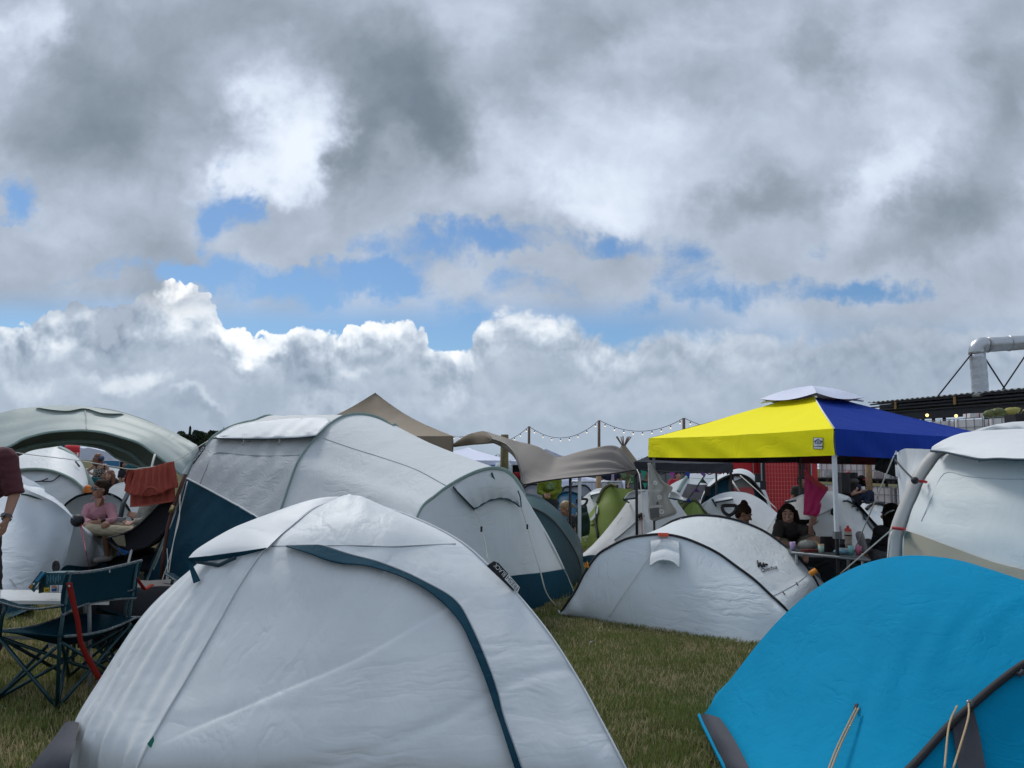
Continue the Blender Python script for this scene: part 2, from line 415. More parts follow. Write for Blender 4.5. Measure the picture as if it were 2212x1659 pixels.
def hit(x, y, keys, off=.004, maxd=60, fallback=None):
    """point where the sight line through a picture point meets a cloth surface, lifted off it"""
    d = ray(x, y).normalized(); best = None
    for k in (keys if isinstance(keys, (list, tuple)) else [keys]):
        r = SURF[k].ray_cast(CAM, d, maxd)
        if r[0] is not None and (best is None or r[3] < best[3]): best = r
    if best is None: return P(x, y, fallback) if fallback else None
    return best[0] - d * (off / max(.35, abs(best[1].dot(d))))
def hits(pix, keys, off=.004, fallback=None):
    return [q for q in (hit(x, y, keys, off, fallback=fallback) for x, y in pix) if q is not None]
def skin(name, pixA, pixB, keys, m, parent, offA=.01, offB=None, n=50, sub=12, fallback=None, label=None, mid=0., thick=0., disp=None):
    """piece of cloth lying on (or standing off) another surface between two outlines"""
    offB = offA if offB is None else offB
    a = spline([(x, y, 0) for x, y in pixA], n); b = spline([(x, y, 0) for x, y in pixB], n)
    rows, last = [], None
    for j in range(sub + 1):
        t_ = j / sub; r = []
        for i in range(n):
            q = a[i] * (1 - t_) + b[i] * t_; o_ = offA * (1 - t_) + offB * t_ + mid * math.sin(math.pi * t_)
            if disp: o_ += disp(t_, i / (n - 1))
            h_ = hit(q[0], q[1], keys, o_)
            if h_ is None: h_ = P(q[0], q[1], last.y if last is not None else (fallback or 6.)) if fallback is None else P(q[0], q[1], fallback)
            last = h_; r.append(h_)
        last = r[0]; rows.append(r)
    V_ = [p for r in rows for p in r]; F_ = [(j * n + i, (j + 1) * n + i, (j + 1) * n + i + 1, j * n + i + 1) for j in range(sub) for i in range(n - 1)]
    o = mesh(name, V_, F_, m, parent, True, label); SURF[o.name] = BVHTree.FromPolygons([tuple(p) for p in V_], F_)
    if thick:
        md = o.modifiers.new('thickness', 'SOLIDIFY'); md.thickness = thick; md.offset = 0
    return o
def seam(name, pix, keys, r, m, parent, off=.0, n=None, flat=1., fallback=None, label=None):
    pts = hits(pix, keys, off, fallback)
    if len(pts) < 2: return None
    pts = [Vector(p) for p in spline(pts, n or max(8, len(pts) * 5))]
    return B().tube(pts, r, 6).obj(name, m, parent, True, label)
def ribbon(name, A, Bc, m, parent, n=40, label=None, thick=.002, mid=0.):
    """band of cloth between two 3D curves"""
    a = spline(A, n); b = spline(Bc, n)
    o = loft(name, [a, b], m, parent, n=n, sub=5, label=label, bulge=mid)
    if thick:
        md = o.modifiers.new('thickness', 'SOLIDIFY'); md.thickness = thick; md.offset = 0
    return o
def rope(name, pts, r, m, parent=None, sag=0., seg=5, label=None, cat=None):
    pts = [Vector(p) for p in pts]
    if sag and len(pts) == 2:
        a, b = pts; pts = [a.lerp(b, t) - Vector((0, 0, sag * 4 * t * (1 - t))) for t in np.linspace(0, 1, 12)]
    elif len(pts) > 2: pts = [Vector(p) for p in spline(pts, len(pts) * 6)]
    o = B().tube(pts, r, seg).obj(name, m, parent, True, label)
    if cat: o['category'] = cat
    return o

def textmesh(name, s, quad, m, parent, bold=.0, sx=1., mirror=False, n_off=0.):
    """lettering laid between four corners (bottom-left, bottom-right, top-right, top-left)"""
    cu = bpy.data.curves.new('tmp', 'FONT'); cu.body = s; cu.resolution_u = 3; cu.offset = bold
    ob = bpy.data.objects.new('tmp', cu); COL.objects.link(ob)
    dg = bpy.context.evaluated_depsgraph_get(); me = bpy.data.meshes.new_from_object(ob.evaluated_get(dg))
    v = np.array([q.co[:] for q in me.vertices]); fc_ = [tuple(p.vertices) for p in me.polygons]
    bpy.data.objects.remove(ob); bpy.data.curves.remove(cu); bpy.data.meshes.remove(me)
    if len(v) == 0: return None
    lo, hi = v.min(0), v.max(0); u = (v[:, 0] - lo[0]) / (hi[0] - lo[0]); t = (v[:, 1] - lo[1]) / max(hi[1] - lo[1], 1e-6)
    q = [np.array(p) for p in quad]
    W = (q[0][None] * ((1 - u) * (1 - t))[:, None] + q[1][None] * (u * (1 - t))[:, None] + q[2][None] * (u * t)[:, None] + q[3][None] * ((1 - u) * t)[:, None])
    if n_off:
        nn = np.cross(q[1] - q[0], q[3] - q[0]); nn /= np.linalg.norm(nn); W = W + nn * n_off
    return mesh(name, W, fc_, m, parent, False)
# ---------------------------------------------------------------- ground and grass
def ground_mat():
    m = bpy.data.materials.new('field'); m.use_nodes = True; t = NT(m.node_tree); b = m.node_tree.nodes['Principled BSDF']
    oc = t.new('ShaderNodeTexCoord').outputs['Object']
    a = t.map(t.noise(oc, .55, 6, .65), .44, .72); c = t.map(t.noise(oc, 9., 5, .7), .35, .7); f = t.noise(oc, 55., 5, .7)
    col = t.mix(a, (.085, .090, .032, 1), (.19, .145, .075, 1))
    col = t.mix(t.m('MULTIPLY', c, .6), col, (.030, .036, .012, 1))
    col = t.mix(t.map(f, .3, .75, 0., .7), col, (.13, .112, .05, 1))
    t.l.new(col, b.inputs['Base Color']); b.inputs['Roughness'].default_value = .95; b.inputs['Specular IOR Level'].default_value = .15
    bp = t.new('ShaderNodeBump'); t.put(bp.inputs['Strength'], .9); t.put(bp.inputs['Distance'], .04); t.put(bp.inputs['Height'], t.m('ADD', f, t.m('MULTIPLY', c, .5)))
    t.l.new(bp.outputs[0], b.inputs['Normal']); return m
g = mesh('ground', [(-1500, -300, 0), (1500, -300, 0), (1500, 2600, 0), (-1500, 2600, 0)], [(0, 1, 2, 3)], ground_mat()); g['kind'] = 'structure'

def grass_mat():
    m = bpy.data.materials.new('grass_blades'); m.use_nodes = True; t = NT(m.node_tree); b = m.node_tree.nodes['Principled BSDF']
    oc = t.new('ShaderNodeTexCoord').outputs['Object']; at = t.new('ShaderNodeAttribute', attribute_name='rnd').outputs['Fac']
    ah = t.new('ShaderNodeAttribute', attribute_name='hgt').outputs['Fac']
    dry = t.map(t.m('ADD', t.noise(oc, 1.5, 6, .72), t.m('MULTIPLY', t.m('SUBTRACT', at, .5), .35)), .465, .67)
    green = t.mix(at, (.13, .170, .045, 1), (.26, .29, .10, 1))
    straw = t.mix(at, (.34, .27, .145, 1), (.56, .46, .29, 1))
    col = t.mix(dry, green, straw)
    t.l.new(col, b.inputs['Base Color']); b.inputs['Roughness'].default_value = .7; b.inputs['Specular IOR Level'].default_value = .2
    tr = t.new('ShaderNodeBsdfTranslucent'); t.l.new(col, tr.inputs[0]); mx = t.new('ShaderNodeMixShader'); mx.inputs[0].default_value = .3
    t.l.new(b.outputs[0], mx.inputs[1]); t.l.new(tr.outputs[0], mx.inputs[2]); t.l.new(mx.outputs[0], m.node_tree.nodes['Material Output'].inputs[0])
    return m
def grass(regions):
    V_, F_, R_, H_ = [], [], [], []; n0 = 0
    for (poly, dens, hmin, hmax) in regions:
        p = np.array(poly, float); lo, hi = p.min(0), p.max(0); N = int(dens * (hi[0] - lo[0]) * (hi[1] - lo[1]))
        q = RNG.uniform(lo, hi, (N, 2)); ins = np.zeros(N, bool); j = len(p) - 1
        for i in range(len(p)):
            c = ((p[i, 1] > q[:, 1]) != (p[j, 1] > q[:, 1])) & (q[:, 0] < (p[j, 0] - p[i, 0]) * (q[:, 1] - p[i, 1]) / (p[j, 1] - p[i, 1] + 1e-9) + p[i, 0])
            ins ^= c; j = i
        q = q[ins]; N = len(q)
        cl = np.sin(q[:, 0] * 5.1 + 2 * np.sin(q[:, 1] * 3.3)) * np.sin(q[:, 1] * 6.3 + 1.7 * np.sin(q[:, 0] * 4.1)) * .5 + .5
        h = RNG.uniform(hmin, hmax, N) * (.65 + .6 * cl); a = RNG.uniform(0, 6.28, N); lean = RNG.uniform(.1, .75, N) * h; la = RNG.uniform(0, 6.28, N)
        wd = RNG.uniform(.0016, .0032, N) * (1 + q[:, 1] * .05)
        bx, by = np.cos(a) * wd, np.sin(a) * wd; lx, ly = np.cos(la) * lean, np.sin(la) * lean; z = np.zeros(N)
        v = np.stack([np.stack([q[:, 0] - bx, q[:, 1] - by, z], 1), np.stack([q[:, 0] + bx, q[:, 1] + by, z], 1),
                      np.stack([q[:, 0] + bx * .8 + lx * .35, q[:, 1] + by * .8 + ly * .35, h * .6], 1), np.stack([q[:, 0] - bx * .8 + lx * .35, q[:, 1] - by * .8 + ly * .35, h * .6], 1),
                      np.stack([q[:, 0] + lx, q[:, 1] + ly, h], 1)], 1).reshape(-1, 3)
        i = np.arange(N) * 5 + n0
        V_.append(v); F_.append((i, N)); n0 += 5 * N
        R_.append(np.repeat(RNG.uniform(0, 1, N), 5)); H_.append(np.tile([0, 0, .6, .6, 1.], N))
    v = np.vstack(V_); me = bpy.data.meshes.new('grass'); ids = np.concatenate([f[0] for f in F_]); n = len(ids)
    loops = np.stack([ids, ids + 1, ids + 2, ids + 3, ids + 3, ids + 2, ids + 4], 1).ravel()
    me.vertices.add(len(v)); me.vertices.foreach_set('co', v.ravel().astype(np.float32))
    me.loops.add(len(loops)); me.loops.foreach_set('vertex_index', loops.astype(np.int32))
    me.polygons.add(2 * n); st = np.stack([np.arange(n) * 7, np.arange(n) * 7 + 4], 1).ravel()
    me.polygons.foreach_set('loop_start', st.astype(np.int32))
    me.update(calc_edges=True); me.validate()
    for nm, arr in (('rnd', np.concatenate(R_)), ('hgt', np.concatenate(H_))):
        at = me.attributes.new(nm, 'FLOAT', 'POINT'); at.data.foreach_set('value', arr.astype(np.float32))
    me.materials.append(grass_mat())
    o = bpy.data.objects.new('grass', me); COL.objects.link(o)
    tag(o, 'patchy green and straw coloured grass between the tents', 'grass', kind='stuff')
grass([([(-.2, 4.0), (1.9, 4.0), (1.9, 5.2), (2.6, 6.6), (2.6, 8.5), (-.6, 9.3), (-.9, 7.2)], 7000, .025, .06),
       ([(-5.2, 4.0), (-2.2, 3.4), (-2.3, 5.5), (-3.0, 8.2), (-6.0, 9.0)], 4200, .03, .07),
       ([(-6.5, 9.0), (-2.8, 8.2), (-3.0, 13.0), (-8.0, 13.0)], 900, .04, .08),
       ([(-.6, 9.0), (4.5, 8.3), (6.5, 16.0), (0.2, 17.0)], 700, .04, .09),
       ([(2.4, 6.4), (4.2, 5.6), (6.0, 8.3), (2.6, 8.5)], 2200, .03, .07)])
# ---------------------------------------------------------------- cloth and trim materials
F_WHITE = fabric('white_coated_cloth', (.70, .72, .73), .52, 1.)
F_GREYW = fabric('pale_grey_cloth', (.60, .63, .65), .65, .9, 1.3, spec=.1)
F_CRUMP = fabric('crumpled_grey_cloth', (.54, .56, .57), .6, 1.5, 1.8)
F_SMOOTH = fabric('taut_white_cloth', (.70, .72, .74), .5, .55, .8)
F_TEAL = fabric('teal_blue_cloth', (.010, .050, .080), .75, .8, dirt=.2, spec=.08)
F_TEALG = fabric('dark_green_cloth', (.035, .085, .085), .6, .7)
F_SAGE = fabric('sage_green_cloth', (.26, .345, .32), .55, .5)
F_SHELTER = fabric('pale_sage_cloth', (.42, .48, .46), .5, .6, .6, trans=.12)
F_BLUE = fabric('bright_blue_cloth', (.0, .235, .43), .75, .75, 1.7, dirt=.08, spec=.08)
F_MUD = fabric('charcoal_cloth', (.055, .058, .072), .7, .6)
F_BEIGE = fabric('beige_cloth', (.40, .37, .29), .6, .5)
F_YEL = fabric('yellow_canopy_cloth', (.95, .84, .012), .7, .9, 1.2, dirt=.03, spec=.1)
F_NAVY = fabric('royal_blue_canopy_cloth', (.006, .034, .27), .75, .8, 1.2, dirt=.05, spec=.08)
F_TAN = fabric('tan_canopy_cloth', (.25, .20, .145), .65, .4, .8)
F_TAUPE = fabric('taupe_tarp_cloth', (.24, .215, .195), .65, .5, .8)
F_CANW = fabric('white_canopy_cloth', (.66, .69, .84), .5, .3, .7)
F_DARK = fabric('black_grey_canopy_cloth', (.030, .032, .042), .6, .6)
F_LIME = fabric('olive_green_cloth', (.19, .25, .05), .5, .7)
F_GREY = fabric('mid_grey_cloth', (.16, .17, .20), .6, .6)
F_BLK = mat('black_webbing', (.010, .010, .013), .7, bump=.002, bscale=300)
F_TRIM = mat('teal_piping', (.015, .045, .065), .7)
M_CORD = mat('white_cord', (.62, .60, .55), .8)
M_RED = mat('red_webbing', (.42, .03, .03), .7)
M_STEEL = mat('powder_coated_white_steel', (.68, .70, .72), .35)
M_BLKM = mat('black_steel', (.012, .012, .014), .4)
M_GREYM = mat('grey_metal', (.22, .23, .24), .4, .6)
M_PLW = mat('white_print', (.75, .76, .77), .6)
M_PLB = mat('black_print', (.012, .012, .016), .6)
M_ORANGE = mat('orange_webbing', (.75, .26, .02), .7)
M_STITCH = mat('grey_stitching', (.36, .39, .41), .8)

# ================================================================ foreground dome tent
t1 = thing('dome_tent', 'large white dome tent with a teal blue curved door flap, nearest tent in front', 'tent', (-.9, 4.5, 0))
seamL = [G(285, 1748), P(298, 1659, 3.5), P(353, 1552, 3.62), P(400, 1473, 3.74), P(471, 1348, 3.93), P(521, 1260, 4.05), P(575, 1184, 4.18), P(627, 1140, 4.32), P(680, 1099, 4.5), P(748, 1077, 4.72)]
seamR = [G(1400, 1766), P(1350, 1659, 3.6), P(1300, 1562, 3.72), P(1250, 1471, 3.84), P(1187, 1372, 3.98), P(1116, 1284, 4.12), P(1055, 1223, 4.24), P(1000, 1175, 4.35), P(929, 1135, 4.48), P(847, 1103, 4.6), P(748, 1077, 4.72)]
silL = [G(112, 1700), P(160, 1566, 3.98), P(215, 1471, 4.08), P(301, 1337, 4.2), P(372, 1263, 4.3), P(440, 1208, 4.4), P(520, 1150, 4.5), P(620, 1104, 4.64), P(748, 1079, 4.74)]
backR = [Vector((.30, 5.4, 0)), Vector((.0, 5.35, .55)), Vector((-.36, 5.2, 1.0)), Vector((-.62, 5.0, 1.235)), P(748, 1078, 4.75)]
backL = [Vector((-2.4, 5.9, 0)), Vector((-2.3, 5.8, .5)), Vector((-1.95, 5.5, .95)), Vector((-1.5, 5.15, 1.24)), P(748, 1078, 4.75)]
def fold_left(s, v):
    return .014 * np.sin(s * 21 + 2.2 * np.sin(v * 3)) * np.clip(1 - v, 0, 1) * np.sin(np.pi * s) + .006 * np.sin(s * 43 + v * 9) * np.clip(1 - v * 1.2, 0, 1)
def fold_front(s, v):
    d = (s * .9 + v * 1.0)                               # long diagonal crease and pulls from the lower corners
    d_ = v - .17 - s * .36 - .006 * np.sin(s * 11); cre = -.008 * np.where(d_ > 0, np.exp(-np.abs(d_) / .045), np.exp(-np.abs(d_) / .005)) * np.clip(s * 6, 0, 1) * np.clip((.85 - s) * 6, 0, 1)
    cre2 = -.007 * np.exp(-((v - .04 - s * .25 - .02 * np.sin(s * 9)) / .012) ** 2) * (s > .25)
    return cre + cre2 + .010 * np.sin(s * 55 + v * 6) * np.exp(-((s - 1) / .16) ** 2) * np.exp(-(v / .25) ** 2) + .004 * np.sin(30 * (v - s * .5) + 3 * np.sin(s * 7)) * np.exp(-((s - .7) / .25) ** 2)
F_FG = fabric('near_white_cloth', (.70, .73, .75), .5, .95, 1., dirt=.06)
fr = loft('front_panel', [seamL, seamR], F_FG, t1, n=240, sub=220, bulge=.13, disp=fold_front, key='fgF', ez=.5)
lf = loft('side_panel', [silL, seamL], F_FG, t1, n=90, sub=60, bulge=.05, ez=.5, disp=fold_left, key='fgL')
loft('rear_panel', [seamR, backR, backL, silL], F_FG, t1, n=40, sub=14, bulge=[.0, .08, .03], ez=.6)
capL = [P(406, 1206, 4.22), P(431, 1182, 4.30), P(508, 1138, 4.5), P(579, 1114, 4.6), P(678, 1084, 4.68), P(748, 1076, 4.74)]
capS = [P(577, 1184, 4.12), P(612, 1150, 4.26), P(650, 1119, 4.38), P(690, 1093, 4.52), P(748, 1075.5, 4.71)]
cap = loft('roof_cap', [capL, capS], F_SMOOTH, t1, n=40, sub=20, bulge=.035, ez=.5, key='fgC')
capFa = [hit(x, y, 'fgF', .006) for x, y in ((588, 1180), (680, 1179), (769, 1179), (840, 1181), (911, 1178), (984, 1175))]
seam('roof_hem', [(588, 1180), (680, 1179), (769, 1178.5), (840, 1181), (911, 1178), (984, 1175)], 'fgF', .004, M_STITCH, t1, .001)
B().tube([Vector(p) + Vector((0, -.004, .006)) for p in spline(seamL, 70)], .006, 6).obj('pole_sleeve', F_SMOOTH, t1, True)
B().tube([Vector(p) + Vector((0, 0, .006)) for p in spline(seamR, 70)], .0055, 6).obj('pole_sleeve', F_SMOOTH, t1, True)
# brim edge with teal binding, brace and hanging tab
br = [P(405, 1205, 4.20), P(450, 1201, 4.16), P(510, 1193, 4.12), P(576, 1183, 4.08)]
br2 = [P(408, 1214, 4.21), P(450, 1212, 4.17), P(510, 1203, 4.13), P(570, 1188, 4.09)]
ribbon('brim_binding', br, br2, F_TEAL, cap)
B().tube([P(425, 1213, 4.20), P(472, 1221, 4.16), P(508, 1205, 4.12)], .011, 6).obj('brim_brace', F_TRIM, cap, True)
B().slab([P(405, 1212, 4.2), P(413, 1214, 4.2), P(433, 1254, 4.1), P(418, 1260, 4.1)], .004).obj('tab', F_TEAL, t1)
# door flap: teal band standing a little off the cloth
fo = [(617, 1180), (670, 1178.6), (698, 1180), (751, 1197), (815, 1214), (875, 1237), (918, 1258), (964, 1283), (989, 1304), (1007, 1332), (1031, 1382), (1053, 1435), (1074, 1495), (1085, 1541), (1106, 1602), (1127, 1662), (1150, 1735)]
fi = [(619, 1181), (663, 1194), (705, 1210), (741, 1218), (783, 1221), (822, 1230), (875, 1249), (918, 1272), (953, 1299), (978, 1324), (999, 1352), (1017, 1390), (1031, 1422), (1053, 1479), (1067, 1521), (1077, 1549), (1092, 1596), (1113, 1660), (1140, 1735)]
df_ = skin('door_flap', fo, fi, 'fgF', F_TEAL, t1, .010, .045, n=90, sub=8, thick=.004)
B().tube([Vector(p) for p in spline(hits([(x + 1.2, y - 1) for x, y in fo], 'fgF', .010), 80)], .0045, 6).obj('flap_piping', M_STITCH, df_, True)
# charcoal corner skirt
loft('corner_skirt', [[P(146, 1572, 4.03), P(110, 1620, 3.8), P(79, 1659, 3.7), G(10, 1760)], [P(179, 1571, 3.93), P(170, 1610, 3.76), P(162, 1659, 3.6), G(160, 1752)]], F_MUD, t1, n=20, sub=10, bulge=.01, disp=lambda s, v: .03 + 0 * s)
B().slab([P(318, 1607, 3.5), P(331, 1590, 3.5), P(333, 1600, 3.5), P(326, 1616, 3.49)], .003).obj('peg_tab', mat('green_tape', (.005, .17, .12), .6), t1)
# name flap on the far right edge
q = [P(1053, 1222, 4.26), P(1068, 1214, 4.3), P(1122, 1272, 4.17), P(1119, 1286, 4.12)]
lab = B().slab([P(1051, 1222, 4.13), P(1067, 1212, 4.13), P(1077, 1216, 4.13), P(1125, 1270, 4.13), P(1120, 1287, 4.13)], .008).obj('label_flap', M_PLB, t1)
for nm, wd, c, m_ in (('lettering', 'FRESH', [(1119, 1278), (1094, 1253), (1100, 1242), (1122, 1266)], M_PLB), ('lettering', 'BLACK', [(1090, 1249), (1065, 1223), (1071, 1217), (1096, 1242)], M_PLW)):
    pass
lq = lambda c, Y0, Y1: [P(c[0][0], c[0][1], Y0), P(c[1][0], c[1][1], Y1), P(c[2][0], c[2][1], Y1), P(c[3][0], c[3][1], Y0)]
B().slab([P(1118, 1281, 4.115), P(1090, 1251, 4.115), P(1098, 1240, 4.115), P(1123, 1269, 4.115)], .003).obj('label_patch', M_PLW, lab)
textmesh('lettering', 'FRESH', lq([(1121, 1268), (1099, 1243), (1093, 1250), (1116, 1277)], 4.10, 4.10), M_PLB, lab)
textmesh('lettering', 'BLACK', lq([(1095, 1239), (1072, 1216), (1065, 1222), (1088, 1247)], 4.11, 4.11), M_PLW, lab)

# ================================================================ big tunnel tent
t2 = thing('tunnel_tent', 'big pale grey tunnel tent with tall arched roof and teal blue skirt', 'tent', (-1.8, 9., 0))
aA = [G(314, 1263), P(345, 1193, 9.65), P(366, 1140, 9.7), P(387, 1086, 9.75), P(404, 1032, 9.85), P(420, 997, 9.9), P(442, 968, 10.0), P(462, 943, 10.1), P(500, 922, 10.3), P(545, 910, 10.6), P(600, 906, 10.9), Vector((-2.9, 11.5, 1.5)), Vector((-2.5, 11.9, 0))]
aB = [G(540, 1330), P(572, 1200, 8.15), P(607, 1101, 8.3), P(626, 1044, 8.45), P(641.5, 1002, 8.55), P(662.5, 970.5, 8.7), P(684, 944, 8.8), P(710, 919, 8.95), P(738, 902, 9.1), P(765, 896, 9.25), P(793, 897.5, 9.4), P(820, 906, 9.6), P(843, 921, 9.8), P(862, 935, 10.), Vector((-1.05, 10.3, .9)), Vector((-.85, 10.5, 0))]
aC = [G(850, 1400), P(868, 1250, 6.75), P(903, 1112, 7.05), P(940, 1072, 7.25), P(979, 1044, 7.45), P(1018, 1024, 7.65), P(1045, 1015, 7.8), P(1068, 1012.5, 7.95), P(1090, 1017, 8.1), P(1108, 1031, 8.25), P(1121, 1049, 8.35), P(1130, 1070, 8.45)]
aCf = aC + [P(1150, 1150, 8.9), G(1165, 1293)]
wA = lambda s, v: .006 * np.sin(46 * v + 20 * s + 3 * np.sin(9 * s)) + .004 * np.sin(80 * v - 31 * s)
loft('wall_panel', [aA, aB], F_CRUMP, t2, n=90, sub=60, bulge=.02, key='bA', disp=wA)
loft('roof_panel', [aB, aCf], F_GREYW, t2, n=90, sub=60, bulge=-.03, key='bB')
base = [G(850, 1404), G(940, 1392), G(1040, 1356), G(1158, 1317), G(1243, 1285)]
loft('end_wall', [aC, base], F_GREYW, t2, n=80, sub=50, bulge=.05, key='bC', disp=lambda s, v: .008 * np.sin(v * 60 + 4 * np.sin(s * 4)) * np.clip(s * 2, 0, 1) * np.clip(1.3 - v * 1.6, 0, 1))
loft('end_gusset', [[P(1130, 1070, 8.45), P(1150, 1108, 8.6), P(1199, 1189, 8.9), G(1243, 1285)], [P(1130, 1070, 8.47), P(1140, 1110, 8.7), P(1150, 1180, 9.0), G(1165, 1293)]], F_GREYW, t2, n=20, sub=6)
loft('rear_wall', [aA, [G(314, 1263), Vector((-4.6, 10.6, 0)), Vector((-3.8, 12.0, 0)), Vector((-2.5, 11.9, 0))]], F_TEAL, t2, n=30, sub=12, bulge=.1)
for cv, nm, r_, m_ in ((aB, 'arch_sleeve', .034, F_SAGE), (aCf, 'arch_sleeve', .03, F_SAGE), (aA, 'arch_sleeve', .026, F_SAGE)):
    B().tube([Vector(p) for p in spline(cv, 90)], r_, 8, flat=.35).obj(nm, m_, t2, True)
# roof brim over the window panel
bd = hits([(462, 946), (521, 947), (579, 947), (640, 945), (682, 941)], 'bA', .09)
rb_ = skin('roof_brim', [(462, 944), (500, 925), (540, 914), (590, 908), (650, 903), (700, 903), (715, 910)], [(462, 946), (521, 947), (579, 947), (640, 945), (682, 941)], 'bA', F_SMOOTH, t2, .012, .09, n=40, sub=10, thick=.004)
rt = loft('roof_cover', [hits([(463, 944), (475, 936), (500, 927), (520, 922)], 'bA', .03), hits([(560, 936), (560, 925), (560, 917), (560, 912)], 'bA', .03)], F_SMOOTH, t2, n=10, sub=6) if False else None
B().tube([p + Vector((0, -.004, -.006)) for p in [Vector(q) for q in spline(bd, 50)]], .008, 6).obj('brim_binding', F_TRIM, rb_, True)
for x in (526, 603):
    B().tube([hit(x, 946, 'bA', .09), hit(x + 1, 952, 'bA', .07), hit(x - 2, 961, 'bA', .01)], .006, 5).obj('brim_toggle', M_CORD, rb_, True)
# blue lower wall
skin('mud_wall', [(404, 1033), (455, 1060), (524, 1098), (560, 1121), (590, 1138)], [(316, 1264), (370, 1274), (430, 1290), (490, 1308), (542, 1326)], 'bA', F_TEAL, t2, .014, n=40, sub=16)
skin('mud_wall', [(905, 1290), (1000, 1262), (1105, 1244), (1170, 1237), (1220, 1229)], [(905, 1396), (1000, 1372), (1100, 1337), (1158, 1316), (1241, 1284)], 'bC', F_TEAL, t2, .012, n=40, sub=10)
seam('window_piping', [(430, 1050), (447, 1010), (466, 979), (520, 982), (579, 985), (647, 983)], 'bA', .007, M_STITCH, t2, .002)
seam('window_piping', [(404, 1033), (455, 1060), (524, 1098), (575, 1130)], 'bA', .012, F_GREYW, t2, .012)
seam('roof_stitching', [(700, 947), (760, 968), (830, 990), (900, 1015), (965, 1050)], 'bB', .005, M_STITCH, t2, .001)
# arch foot tie
# end wall window flap
top_ = [(940, 1075), (979, 1046), (1018, 1027), (1045, 1018), (1068, 1016), (1090, 1021), (1108, 1036), (1120, 1056)]
fT = [(980, 1052), (1010, 1032), (1045, 1021), (1068, 1019), (1090, 1024), (1108, 1042), (1118, 1062)]
fB = [(1026, 1099), (1040, 1091), (1058, 1081), (1080, 1077), (1095, 1078), (1110, 1085), (1122, 1094)]
flapB = hits(fB, 'bC', .05)
wf_ = skin('window_flap', fT, fB, 'bC', F_CRUMP, t2, .015, .05, n=40, sub=16, mid=.04, disp=lambda s, v: .008 * math.sin(v * 34 + 5 * s) * s)
seam('flap_piping', [(979, 1052), (1000, 1075), (1026, 1102)], 'bC', .010, F_TRIM, wf_, .03)
B().tube([Vector(p) for p in spline(flapB, 40)], .010, 6).obj('flap_piping', F_TRIM, wf_, True)
seam('flap_piping', [(1119, 1060), (1124, 1075), (1126, 1097)], 'bC', .007, F_TRIM, wf_, .03)
seam('flap_tie', [(1062, 1021), (1065, 1030), (1070, 1040)], 'bC', .010, F_TRIM, wf_, .05)
rope('guy_line', [hit(1026, 1101, 'bC', .05), hit(1034, 1118, 'bC', .06), hit(1040, 1143, 'bC', .08), P(1050, 1180, 7.3), P(1057, 1222, 7.1), G(1095, 1362)], .006, M_CORD, t2)
rope('guy_line', [hit(1126, 1096, 'bC', .05), hit(1138, 1135, 'bC', .07), P(1152, 1185, 8.1), P(1166, 1230, 8.05), P(1180, 1280, 8.1), G(1202, 1311)], .007, M_CORD, t2)
for x, y, Y in ((1040, 1143, 7.3), (1139, 1138, 8.15)): B().box(P(x, y, Y), (.02, .02, .05)).obj('line_toggle', M_PLB, t2)
# label strip on the left arch
ls = [P(416, 993, 9.78), P(445, 963, 9.95), P(450, 968, 9.95), P(420, 999, 9.78)]
ll_ = B().slab([P(414, 996, 9.74), P(437, 963, 9.9), P(445, 962, 9.9), P(442, 970, 9.86), P(418, 1003, 9.74)], .01).obj('label_flap', M_PLB, t2)
textmesh('lettering', 'FRESH', [P(417.5, 999.5, 9.70), P(430, 983, 9.77), P(426.5, 980, 9.77), P(414.5, 996, 9.70)], M_PLW, ll_)
textmesh('lettering', 'BLACK', [P(431, 982, 9.78), P(443, 966, 9.86), P(439.5, 963.5, 9.86), P(428, 978.5, 9.78)], M_PLW, ll_)
rope('guy_line', [P(405, 1040, 9.7), P(385, 1120, 9.5), P(368, 1200, 9.2), G(337, 1290)], .006, M_CORD, t2)
rope('guy_line', [P(389, 1060, 9.7), P(387, 1120, 9.3), P(373, 1180, 9.0), G(356, 1300)], .006, M_CORD, t2)
rope('guy_line', [P(361, 1185, 9.5), P(362, 1230, 9.2), G(352, 1287)], .006, M_CORD, t2)

# ================================================================ pop-up tent with black hoops
t3 = thing('popup_tent', 'low white pop-up tent with two black hoops and a small wrinkled vent hood', 'tent', (1.6, 7.9, 0))
F3 = fabric('popup_white_cloth', (.66, .70, .73), .5, 1.2, 1.2)
h1 = [G(1211, 1326), P(1228, 1300, 8.05), P(1244, 1275, 8.03), P(1263, 1238, 8.), P(1289, 1202, 7.98), P(1315, 1184, 7.96), P(1354, 1165, 7.93), P(1394, 1158, 7.9), P(1433, 1156, 7.85), P(1472, 1162.6, 7.8), P(1511, 1177, 7.72), P(1551, 1197, 7.65), P(1590, 1225, 7.55), P(1629, 1254, 7.45), P(1662, 1285, 7.35), P(1695, 1316, 7.25), G(1740, 1372)]
h2 = [G(1224, 1322), P(1262, 1262, 8.3), P(1330, 1200, 8.45), P(1380, 1172, 8.55), P(1413, 1155, 8.6), P(1433, 1139, 8.65), P(1459, 1125, 8.7), P(1498, 1116, 8.75), P(1538, 1116, 8.7), P(1577, 1122, 8.65), P(1616, 1134, 8.6), P(1655, 1152, 8.5), P(1695, 1181, 8.35), P(1721, 1203, 8.2), P(1746, 1231, 8.05), P(1765, 1262, 7.9), G(1800, 1340)]
hem = [G(1211, 1328), G(1289, 1343), G(1394, 1359), G(1498, 1376), G(1587, 1390), G(1660, 1394), G(1720, 1385), G(1740, 1374)]
loft('front_panel', [h1, hem], F3, t3, n=80, sub=50, bulge=.05, key='pF', wr=.003)
loft('roof_panel', [h2, h1], F3, t3, n=80, sub=30, bulge=-.01, key='pR')
